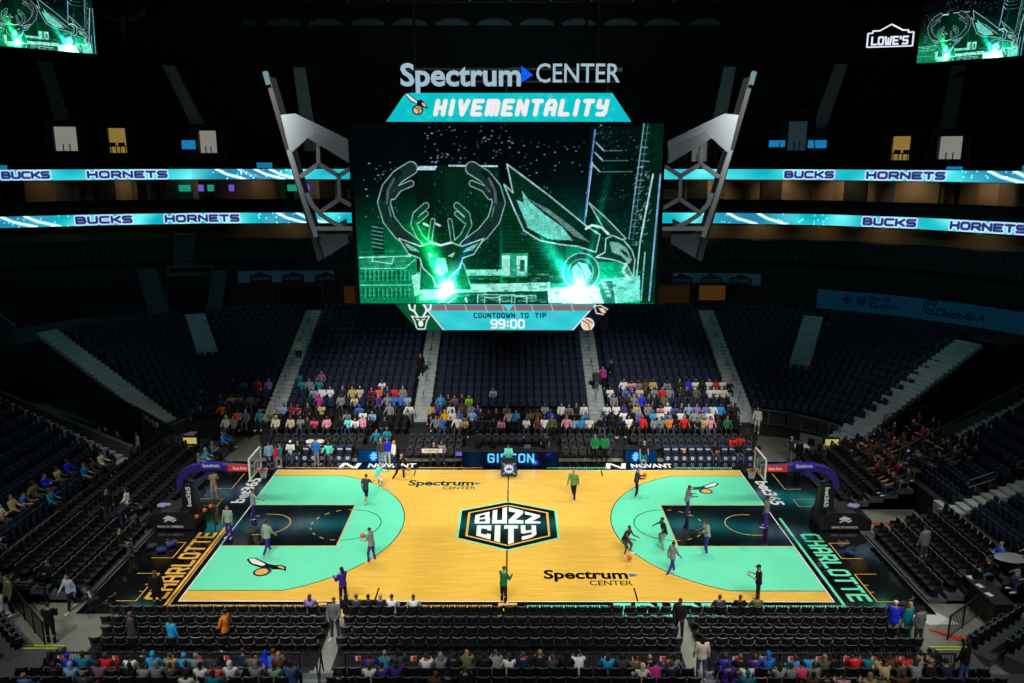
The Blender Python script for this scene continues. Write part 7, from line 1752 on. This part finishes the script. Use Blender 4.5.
# ------------------------------------------------------------------ scoring table with LED front
LEDB = emis('led_blue_word', srgb(95, 215, 255), 1.2); LEDN = screen_mat('led_table', 1.0)
def led_table(x0, x1, yf, h, label, word, wx0, wx1, wz, wh, n=240):
    t = thing('scoring_table' if x1 - x0 > 4 else 'sideline_screen', label, 'LED table', ((x0 + x1) / 2, yf + .3, 0))
    K = Canvas(n, 40, x0, x1, h, .05)
    r = np.random.RandomState(int(abs(x0) * 10)); s1 = sum(np.sin(K.X * r.uniform(.5, 5) + r.uniform(0, 6)) for _ in range(6)) / 6
    K.a = np.stack([.03 + 0 * K.X, .08 + .06 * s1, .16 + .10 * s1], -1)
    if x1 - x0 < 4: K.a[..., 1] += .14; K.a[..., 2] += .22
    segs, W = block_segments(word, wh, .8, .5); k = (wx1 - wx0) / W; dd = np.full(K.X.shape, 1e9)
    for a, b in segs: dd = np.minimum(dd, K.sd((wx0 + a[0] * k, wz + a[1]), (wx0 + b[0] * k, wz + b[1])))
    K.addl(np.exp(-(dd / .12) ** 2), (0, .15, .4)); K.blend(np.clip((.055 - dd) / .03 + .5, 0, 1), c255(120, 220, 255))
    if x1 - x0 > 4:
        for (gx, gc) in ((x1 - 1.35, (.35, .1, .6)), (x1 - 1.5, (.0, .5, .5)), (x1 - .6, (.1, .1, .5))): K.addl(np.exp(-((K.X - gx) ** 2 + (K.Y - (.3 if gx < x1 - 1 else .85)) ** 2) / .02), gc)
    o = mesh_obj('led_front', K.grid_mesh('led_front', lambda u, v: (x0 + (x1 - x0) * u, yf + 0 * u, .05 + (h - .05) * v), LEDN), t); o.location = -Vector(t.location)
    m = MB(); m.box(x0 - .06, x1 + .06, yf + .02, yf + .14, -.03, h + .04); o = m.build('front_housing', HOUS, t); o.location = -Vector(t.location)
    m = MB(); m.box(x0 - .06, x1 + .06, yf, yf + .75, h + .04, h + .09); o = m.build('table_top', BLACKF, t); o.location = -Vector(t.location)
    for x in (x0, x1):
        m = MB(); m.box(x - .03, x + .03, yf + .65, yf + .72, -.03, h + .04); o = m.build('leg', BSTEEL, t); o.location = -Vector(t.location)
    return t
led_table(-2.85, 3.1, 8.15, .98, 'long black scoring table with blue lit letters at centre court', 'GIBSON', -1.25, 1.55, .34, .5)
led_table(-9.55, -7.1, 8.85, .86, 'blue lit sideline screen near the left bench', '#67', -8.75, -7.25, .2, .46, 160)
led_table(7.4, 9.4, 8.85, .86, 'blue lit sideline screen near the right bench', '#67', 7.9, 9.2, .2, .46, 160)
# equipment on the scoring table
for (x, w, lab) in ((-1.9, .35, 'small dark monitor on the scoring table, leftmost'), (-.95, .35, 'small dark monitor on the scoring table, second from the left'), (1.2, .38, 'small pale monitor on the scoring table right of the cart'), (2.2, .35, 'small dark monitor at the right end of the scoring table')):
    t = thing('monitor', lab, 'monitor', (x, 8.45, 1.07)); m = MB(); m.box(-w / 2, w / 2, -.015, .015, .06, .3); m.build('screen', emis('monitor_glow', srgb(90, 95, 120), .7) if 'pale' in lab else HOUS, t); m = MB(); m.box(-.08, .08, -.06, .06, 0, .015); m.box(-.015, .015, -.01, .01, .015, .08); m.build('stand', BSTEEL, t)
# emblem cart
t = thing('emblem_cart', 'small wheeled cart with blue and white round emblem on its front at halfcourt', 'cart', (0.04, 6.75, 0))
m = MB(); m.prism([(-.5, .12), (.5, .12), (.44, 1.0), (-.44, 1.0)], lambda p: (p[0], -.3, p[1]), lambda p: (p[0], .3, p[1])); m.build('cabinet', mat('dark_slate', srgb(34, 38, 54), .5), t)
m = MB(); m.box(-.5, .5, -.35, .35, 1.0, 1.05); m.box(-.25, .25, -.1, .2, 1.05, 1.1); m.build('top', BLACKF, t)
m = MB()
for s in (-1, 1): m.prism([(s * -.44, .2), (s * -.3, .2), (s * .42, .92), (s * .28, .92)][::s], lambda p: (p[0], -.305, p[1]), lambda p: (p[0], -.315, p[1]))
m.build('cross_stripe', mat('light_blue_vinyl', srgb(80, 150, 230), .5), t)
ringp = lambda r, n=24: [(r * cos(a), .56 + r * sin(a)) for a in np.linspace(0, 2 * pi, n + 1)[:-1]]
for r_, y_, mm, nm in ((.31, -.318, mat('light_blue_vinyl', (0, 0, 0)), 'emblem_ring'), (.25, -.324, WHITE, 'emblem_disc')):
    m = MB(); m.prism(ringp(r_), lambda p: (p[0], y_, p[1]), lambda p: (p[0], y_ - .006, p[1])); m.build(nm, mm, t)
m = MB(); m.prism([(-.15, .46), (.15, .46), (.2, .62), (.08, .58), (0, .74), (-.08, .58), (-.2, .62)], lambda p: (p[0], -.33, p[1]), lambda p: (p[0], -.336, p[1])); m.build('emblem_mark', mat('emblem_blue', srgb(40, 90, 180), .5), t)
for x in (-.4, .4):
    for y in (-.22, .22):
        m = MB(); m.tube([(x - .03, y, .06), (x + .03, y, .06)], .06, 12); m.build('wheel', BLACKF, t)
# white banner held by bench sitters
t = thing('paper_sign', 'white paper sign held up by two people on the chairs left of the scoring table', 'sign', (-4.75, 8.95, .75))
m = MB(); m.box(-.75, .55, -.01, .01, -.12, .16); m.build('sheet', mat('white_paper', srgb(225, 222, 205), .8), t)
m = MB(); m.box(-.6, .4, -.014, -.011, .02, .07); m.build('printed_line', mat('grey_ink', srgb(120, 110, 95), .8), t)
t = thing('laptop', 'open laptop with violet screen on the chair row left of the scoring table', 'laptop', (-3.15, 8.8, .5)); m = MB(); m.box(-.2, .2, -.02, .0, 0, .26); m.build('screen', emis('laptop_violet', srgb(110, 110, 220), .8), t); m = MB(); m.box(-.2, .2, 0, .26, -.02, 0); m.build('keyboard_base', BSTEEL, t)
# red coolers behind the left bench
for k, x in enumerate((-12.85, -12.2)):
    t = thing('drink_cooler', 'red drink cooler with white lid behind the left bench, %s one' % ('left', 'right')[k], 'cooler', (x, 10.0, .12 + .45), 0)
    m = MB(); m.tube([(0, 0, 0), (0, 0, .42)], [.24, .26], 18); m.build('body', REDM, t); m = MB(); m.tube([(0, 0, .42), (0, 0, .50)], [.28, .26], 18); m.build('lid', WHITE, t); m = MB(); m.box(-.1, .1, -.285, -.25, .12, .30); m.build('label', WHITE, t); m = MB(); m.box(-.03, .03, -.31, -.26, .05, .09); m.build('tap', WHITE, t)
t = thing('bench_table', 'low black table carrying the red coolers', 'table', (-12.5, 10.0, .12)); m = MB(); m.box(-.75, .75, -.3, .3, .41, .45); m.build('table_top', BLACKF, t)
for x in (-.7, .7):
    for y in (-.26, .26): m = MB(); m.box(x - .02, x + .02, y - .02, y + .02, 0, .41); m.build('leg', BSTEEL, t)
# shot clock style light boxes on posts
for sx, lab in ((-1, 'small lit clock box on a post behind the gold end hoop'), (1, 'small lit clock box on a post behind the turquoise end hoop')):
    x, y = (-20.4, 9.6) if sx < 0 else (20.6, 9.4)
    t = thing('clock_box', lab, 'clock', (x, y, -.03)); m = MB(); m.box(-.5, .5, -.12, .12, .55, 1.55); m.build('housing', BSTEEL, t); m = MB(); m.box(-.42, .42, -.15, -.12, 1.08, 1.48); m.build('lit_panel', emis('clock_yellow', srgb(190, 178, 100), .9), t); m = MB(); m.box(-.35, .35, -.14, -.12, .62, .95); m.build('lower_panel', mat('dark_bronze', srgb(60, 50, 44), .6), t)
    for q in (-.4, .4): m = MB(); m.box(q - .04, q + .04, -.2, .2, 0, .56); m.build('leg', BSTEEL, t)
    if sx < 0: pass
# wide roofed camera stand and screen near the left corner stairs
t = thing('white_canopy', 'white topped folding table behind the gold end hoop', 'table', (-21.6, 11.3, -.03)); m = MB(); m.box(-.75, .75, -.5, .5, 1.02, 1.08); m.build('table_top', WHITE, t)
for x in (-.65, .65):
    for y in (-.42, .42): m = MB(); m.tube([(x, y, 0), (x, y, 1.03)], .025, 6); m.build('leg', STEEL, t)
t = thing('television', 'lit blue television on a stand at the foot of the left corner stairs', 'television', (-23.6, 12.6, -.03)); m = MB(); m.box(-.4, .4, -.05, .05, 1.25, 1.8); m.build('housing', BSTEEL, t); m = MB(); m.box(-.36, .36, -.06, -.05, 1.3, 1.76); m.build('screen', emis('tv_blue', srgb(120, 150, 225), .8), t); m = MB(); m.tube([(0, 0, .02), (0, 0, 1.3)], .04, 8); m.box(-.3, .3, -.25, .25, 0, .03); m.build('stand', BSTEEL, t)
t = thing('television', 'small lit screen in the mouth of the right tunnel', 'television', (24.6, 8.0, 0)); m = MB(); m.box(-.35, .35, -.05, .05, 1.1, 1.6); m.build('housing', BSTEEL, t); m = MB(); m.box(-.32, .32, -.06, -.05, 1.13, 1.57); m.build('screen', emis('tv_violet', srgb(170, 150, 235), .9), t); m = MB(); m.tube([(0, 0, .02), (0, 0, 1.15)], .04, 8); m.box(-.3, .3, -.25, .25, 0, .03); m.build('stand', BSTEEL, t)
# white table and notice board by the right bench
t = thing('folding_table', 'tall white folding table beside the right bench', 'table', (18.6, 9.5, -.03)); m = MB(); m.box(-.6, .6, -.35, .35, .92, .97); m.build('table_top', WHITE, t)
for x in (-.55, .55):
    for y in (-.3, .3): m = MB(); m.tube([(x, y, 0), (x, y, .93)], .02, 6); m.build('leg', WHITE, t)
for (x0, y0, x1, y1, lab) in ((19.3, 11.3, 21.0, 9.9, 'grey crowd barrier wall behind the right bench corner, first panel'), (21.1, 9.8, 23.2, 8.6, 'grey crowd barrier wall behind the right bench corner, second panel')):
    t = thing('barrier_panel', lab, 'barrier', (x0, y0, -.03)); L = math.hypot(x1 - x0, y1 - y0); t.rotation_euler = (0, 0, math.atan2(y1 - y0, x1 - x0)); m = MB(); m.box(0, L, -.04, .04, .2, 1.2); m.build('panel', mat('pale_grey_panel', srgb(110, 116, 116), .6, noise=.2, nscale=1.5), t); m = MB(); m.box(L * .25, L * .45, -.05, -.04, .5, 1.0); m.build('notice', BSTEEL, t)
    for q in (.1, L - .1): m = MB(); m.box(q - .04, q + .04, -.2, .2, 0, .24); m.build('foot', STEEL, t)
# ------------------------------------------------------------------ railings
def railing(label, pts, h, m_, post=1.2, bars=True, base=None, group=None, gap=.12, name='railing'):
    """pts: 3d points at the foot of the railing"""
    t = thing(name, label, 'railing', pts[0], 0, group); O = Vector(pts[0]); P = [Vector(p) - O for p in pts]
    m = MB()
    for a, b in zip(P, P[1:]): m.bar(a + V(0, 0, h), b + V(0, 0, h), .05)
    m.build('top_rail', m_, t)
    if bars:
        m = MB()
        for a, b in zip(P, P[1:]):
            m.bar(a + V(0, 0, .1), b + V(0, 0, .1), .03); n = max(1, int((b - a).length / gap))
            for i in range(n + 1): q = a + (b - a) * (i / n); m.bar(q + V(0, 0, .1), q + V(0, 0, h), .016)
        m.build('balusters', m_, t)
    for a, b in zip(P, P[1:]):
        n = max(1, int(round((b - a).length / post)))
        for i in range(n + 1): q = a + (b - a) * (i / n); m = MB(); m.bar(q, q + V(0, 0, h + .02), .05); m.build('post', m_, t)
    return t
TAGW = mat('white_tag', srgb(225, 225, 225), .6); TAGR = mat('red_tag', srgb(225, 50, 50), .6)
for (x0, x1, nm) in ((-16.9, -7.6, 'left'), (-5.9, 6.5, 'middle'), (8.0, 16.6, 'right')):
    railing('black near railing in front of the %s spectator block' % nm, [(x0, -13.0, .42), (x1, -13.0, .42)], .66, BSTEEL, 2.0)
    for i, x in enumerate(np.arange(x0 + .5, x1 - .2, 1.02)):
        t = thing('seat_tag', 'red and white paper tag, %s from the left on the %s near railing' % (ordn(i + 1), nm), 'paper tag', (x, -13.06, .82), 0, 'tags on the near railing'); m = MB(); m.box(-.11, .11, -.012, .0, -.02, .18); q_ = m.build('tag_sheet', TAGW, t); m = MB(); m.box(-.04, .11, -.016, -.012, -.02, .18); m.build('red_patch', TAGR, q_)
ra = railing('black railing of the concrete floor corner on the right', [(17.8, -10.4, -.03), (19.85, -8.8, -.03)], 1.05, BSTEEL, 1.2, gap=.14)
railing('black railing of the concrete floor corner on the left', [(-21.1, -8.2, -.03), (-18.3, -10.9, -.03)], 1.05, BSTEEL, 1.2, gap=.14)
railing('black railing at the near end of the left end riser', [(-23.6, -7.9, -.03), (-19.9, -7.95, -.03)], 1.05, BSTEEL, 1.2)
railing('steel fence along the foot of the right corner seats', [(16.9, 14.2, .9), (19.0, 13.3, .9), (20.6, 11.8, .9), (21.5, 10.4, .9)], 1.05, STEEL, 1.1)
railing('tall steel railing climbing beside the right tunnel', [(22.6, 4.6, 1.4), (33.5, 7.4, 6.0)], 1.1, STEEL, 1.2)
railing('dim steel railing on the far side of the right tunnel', [(23.6, 8.9, 2.2), (27.0, 10.2, 2.4), (33.8, 14.0, 5.6)], 1.0, BSTEEL, 1.4)
railing('steel guard at the foot of the left corner stairs', [(-24.2, 11.2, .9), (-22.0, 10.4, .9), (-21.4, 12.2, .9)], 1.05, STEEL, 1.0)
# tunnel side walls
WALLT = mat('tunnel_grey_green_wall', srgb(84, 94, 88), .8, noise=.12, nscale=.8)
m = MB(); m.bar((-22.6, 5.8, 1.15), (-34.4, 8.4, 5.0), .25, 2.3); tag(m.build('wall_tunnel_left', WALLT), kind='structure')
m = MB(); m.bar((-22.4, 10.6, .9), (-33.4, 15.6, 4.6), .2, 2.2); tag(m.build('wall_tunnel_left_far', DARK), kind='structure')
m = MB(); m.bar((-22.5, 5.8, 2.34), (-34.4, 8.4, 6.2), .06); tag(m.build('trim_1', STEEL), kind='structure')
m = MB(); m.bar((-35.5, 17.0, 6.6), (-46, 23.5, 10.6), .2, 1.4); tag(m.build('wall_ramp_left', mat('teal_grey_wall', srgb(60, 86, 92), .7)), kind='structure')
for sx in (-1, 1):
    m = MB(); c = [(sx * 23.0, 7.2), (sx * 34.5, 8.8), (sx * 34.5, 15.5), (sx * 23.4, 10.0)]
    m.add([(x, y, .0) for x, y in c], [(0, 1, 2, 3)]); tag(m.build('floor_tunnel_%s' % ('left' if sx < 0 else 'right'), ROOFM), kind='structure')
# hoop shaped aisle handrails
for k, (x, y, z) in enumerate(((24.2, -.9, 2.1), (26.6, -.9, 3.1), (29.2, -.9, 4.1))):
    t = thing('aisle_handrail', 'steel loop handrail on the right end stand aisle, %s going up' % ordn(k + 1), 'handrail', (x, y, z), 0, 'right end aisle handrails'); m = MB(); m.tube([(-.6, 0, .4), (-.75, 0, .6), (-.6, 0, .8), (.6, 0, 1.25), (.75, 0, 1.1), (.6, 0, .85), (-.6, 0, .4)], .025, 8); m.build('loop', STEEL, t)
    for q in (-.3, .4): m = MB(); m.tube([(q, 0, 0), (q, 0, .62 + q * .3)], .025, 8); m.build('post', STEEL, t)
for k in range(5):
    x, y, z = 22.6 + 1.9 * k, 11.5 + .98 * k, 1.6 + .95 * k
    t = thing('aisle_handrail', 'steel handrail beside the right corner stairs, %s going up' % ordn(k + 1), 'handrail', (x, y, z), .47, 'right corner stair handrails'); m = MB(); m.tube([(-.5, 0, 0), (-.5, 0, .8), (.5, 0, 1.25), (.5, 0, .45)], .025, 8); m.build('loop', STEEL, t)
    x, y, z = -24.0 - 1.8 * k, 12.9 + .98 * k, 2.3 + .87 * k
    t = thing('aisle_handrail', 'steel handrail beside the left corner stairs, %s going up' % ordn(k + 1), 'handrail', (x, y, z), pi - .49, 'left corner stair handrails'); m = MB(); m.tube([(-.5, 0, 0), (-.5, 0, .8), (.5, 0, 1.25), (.5, 0, .45)], .025, 8); m.build('loop', STEEL, t)
for k, x in enumerate(AISLES):
    t = thing('aisle_handrail', 'thin centre handrail of the %s far aisle stairs' % ordn(k + 1), 'handrail', (x, 14.5, 1.6), 0, 'far aisle handrails')
    for q in range(6):
        m = MB(); y0 = 1.9 * q; z0 = y0 * .37; m.tube([(0, y0, z0), (0, y0, z0 + .8), (0, y0 + 1.1, z0 + .8 + .41), (0, y0 + 1.1, z0 + .41)], .018, 6); m.build('loop', BSTEEL, t)
# near aisle steps with yellow nosings, and their folding handrails
for x, nm in ((-6.75, 'left'), (7.35, 'right')):
    t = thing('aisle_steps', 'grey steps with yellow nosings in the %s near aisle' % nm, 'stairs', (x, -12.6, 0))
    m = MB()
    for i, (y0, z) in enumerate(((-.2, .2), (-.75, .45), (-1.3, .62), (-1.9, .78), (-2.5, .95))): m.box(-.55, .55, -4.9, y0, -.03, z)
    m.build('treads', mat('pale_stair_grey', srgb(120, 126, 132), .7, noise=.1), t)
    for (y0, z) in ((-.75, .45), (-1.9, .78), (-2.5, .95)): m = MB(); m.box(-.55, .55, y0 - .05, y0 + .004, z, z + .006); m.build('nosing', YEL, t)
    t = thing('aisle_handrail', 'black angled handrail standing in the %s near aisle' % nm, 'handrail', (x + .12, -14.0, .62), 0); m = MB(); m.tube([(0, .6, 0), (-.05, .5, .95), (.12, -.7, 1.1), (.2, -.75, .1)], .03, 8); m.tube([(-.03, .45, .55), (.15, -.7, .6)], .025, 8); m.tube([(-.04, .5, .95), (.2, -.75, .2)], .02, 6); m.build('tube_frame', BSTEEL, t)
for x0, x1, nm in ((-18.9, -17.3, 'left'), (16.6, 17.9, 'right')):
    t = thing('corner_steps', 'two yellow edged steps at the %s end of the near rail' % nm, 'stairs', ((x0 + x1) / 2, -11.2, 0)); w = (x1 - x0) / 2
    m = MB(); m.box(-w, w, -.5, 0, -.03, .2); m.box(-w, w, -2.3, -.5, -.03, .42); m.build('treads', GDECK, t)
    for (y0, z) in ((0, .2), (-.5, .42)): m = MB(); m.box(-w, w, y0 - .07, y0 + .003, z, z + .006); m.build('nosing', YEL, t)
# ------------------------------------------------------------------ right floor corner
t = thing('draped_table', 'long table under black drape in the right floor corner', 'table', (20.4, -8.3, -.03), 0)
m = MB(); m.box(-.4, .4, -1.35, 1.5, .02, 1.1); m.build('drape', BLACKF, t, bevel=.04)
m = MB(); m.box(-.42, .42, -1.37, 1.52, 1.1, 1.14); m.build('table_top', mat('black_cloth_top', srgb(30, 31, 34), .6), t)
for k, y in enumerate((-8.9, -8.2, -7.5)):
    m = MB(); m.cbox((0, 0, .01), (.22, .3, .015), .3); o = m.build('paper_sheet', WHITE); o.location = (20.2, y, 1.11); tag(o, 'white paper sheet on the black draped table, %s from the near end' % ordn(k + 1), 'paper', 'papers on the draped table')
t = thing('silver_umbrella', 'silver photographers reflector tilted behind the draped table', 'reflector', (22.0, -7.3, 1.45)); m = MB(); m.ball((0, 0, .5), (.75, .5, .06), 20, 8); m.build('disc', mat('silver_cloth', srgb(160, 165, 168), .4, .2), t); m = MB(); m.tube([(0, 0, -.0), (0, 0, .5)], .03, 8); m.build('stand', BSTEEL, t)
m = MB(); m.prism([(16.9, -8.1), (18.1, -8.0), (18.9, -9.3), (17.6, -9.35)], lambda p: (p[0], p[1], -.028), lambda p: (p[0], p[1], -.01)); tag(m.build('floor_mat', mat('white_mat_vinyl', srgb(205, 208, 208), .5)), 'white floor mat at the right end of the folding chairs', 'mat')
m = MB(); m.prism([(17.4, -9.75), (17.9, -9.9), (18.7, -10.5), (18.3, -10.55)], lambda p: (p[0], p[1], -.028), lambda p: (p[0], p[1], .03)); tag(m.build('floor_cable_cover', REDM), 'red cable cover on the concrete by the right railing', 'cable cover')
m = MB(); m.prism([(18.4, .25), (22.3, .35), (22.3, .2), (18.4, .1)], lambda p: (p[0], p[1], -.028), lambda p: (p[0], p[1], .02)); tag(m.build('floor_cable_cover', REDM), 'long red cable cover crossing the concrete walkway behind the right hoop', 'cable cover')
m = MB(); m.bar((22.35, -.3, 1.2), (22.35, -7.4, 1.2), .34, .7); tag(m.build('wall_end_stand_edge_right', STEPC), kind='structure')
# bags and gear beside the hoops
def bag(x, y, rz, label, c, z=0.0):
    t = thing('sports_bag', label, 'bag', (x, y, z), rz); m = MB(); m.ball((0, 0, .13), (.28, .16, .13), 16, 9); m.build('body', c, t); m = MB(); m.tube([(-.15, .02, .22), (-.1, .02, .32), (.1, .02, .32), (.15, .02, .22)], .015, 6); m.build('handle', BSTEEL, t); m = MB(); m.box(-.2, .2, -.01, .01, .245, .262); m.build('zip', STEEL, t)
VIO = mat('violet_nylon', srgb(44, 38, 140), .6); BLU = mat('blue_nylon', srgb(18, 40, 110), .6); GRN = mat('dark_blue_nylon', srgb(20, 30, 44), .6)
bag(-17.6, -2.75, .4, 'dark blue sports bag on the left apron by the hoop', GRN); bag(-16.75, -2.5, 1.0, 'violet sports bag on the left apron by the hoop', VIO); bag(-17.0, -3.1, .2, 'blue sports bag on the left apron by the hoop', BLU)
bag(16.9, -3.0, .3, 'dark sports bag on the right apron inside the gold box', GRN); bag(16.75, -3.35, -.8, 'blue sports bag on the right apron inside the gold box', BLU)
for sx, lab in ((-1, 'folded bright towel on the base of the gold end hoop'), (1, 'folded bright towel on the base of the turquoise end hoop')):
    m = MB(); m.ball((0, 0, .12), (.3, .22, .12), 14, 8); m.ball((.22, .1, .1), (.2, .16, .1), 12, 7); o = m.build('towel', mat('iridescent_towel', srgb(150, 150, 205), .6, noise=.4, nscale=7), smooth=True); o.location = (sx * 18.1, -.1, 1.0); tag(o, lab, 'towel')
# angled bleacher rows in the near corners
def corner_row(x0, y0, x1, y1, z, n, rz, nm, row):
    for i in range(n):
        tq = (i + .5) / n
        put_seat('bleacher_seat', 'black angled bleacher seat, %s from the floor end, row %d in the near %s corner' % (ordn(i + 1), row, nm), 'bleacher seat', BSN, x0 + (x1 - x0) * tq, y0 + (y1 - y0) * tq, z, rz, 'angled corner seats')
ang = math.atan2(-(21.3 - 18.2), (-9.2 + 11.3)) 
corner_row(18.0, -11.6, 21.3, -9.3, .30, 8, .61, 'right', 1); corner_row(18.9, -12.4, 22.3, -10.0, .62, 8, .61, 'right', 2); corner_row(20.0, -13.2, 23.0, -11.1, .95, 7, .61, 'right', 3)
corner_row(-18.6, -11.9, -21.6, -9.2, .30, 8, -.70, 'left', 1); corner_row(-19.3, -12.8, -22.4, -10.0, .62, 8, -.70, 'left', 2)
m = MB()
for (c, d) in (((19.9, -10.7, .13), (4.2, .9, .30)), ((20.9, -11.5, .29), (4.4, .9, .62)), ((21.8, -12.4, .46), (4.4, 1.0, .95))): m.cbox((c[0], c[1], d[2] / 2), (d[0], d[1], d[2]), .61)
for (c, d) in (((-20.3, -10.8, .1), (4.4, .9, .30)), ((-21.1, -11.7, .2), (4.4, .9, .62))): m.cbox((c[0], c[1], d[2] / 2), (d[0], d[1], d[2]), -.73)
tag(m.build('floor_corner_risers', GDECK), kind='structure')
# clapped folded chairs leaning at the left floor corner
for k, (x, y, r) in enumerate(((-17.3, -8.6, .9), (-17.6, -8.2, 1.15))):
    t = thing('folding_chair', 'folding chair lying tilted on the left concrete floor, %s one' % ('nearer', 'farther')[k], 'chair', (x, y, 0), r)
    for nm, me in FC: mesh_obj(nm, me, t)
    t.rotation_euler = (radians(-55), 0, r); t.location.z = .22
# bar stools seen in the yellow portals are part of the portals' furniture
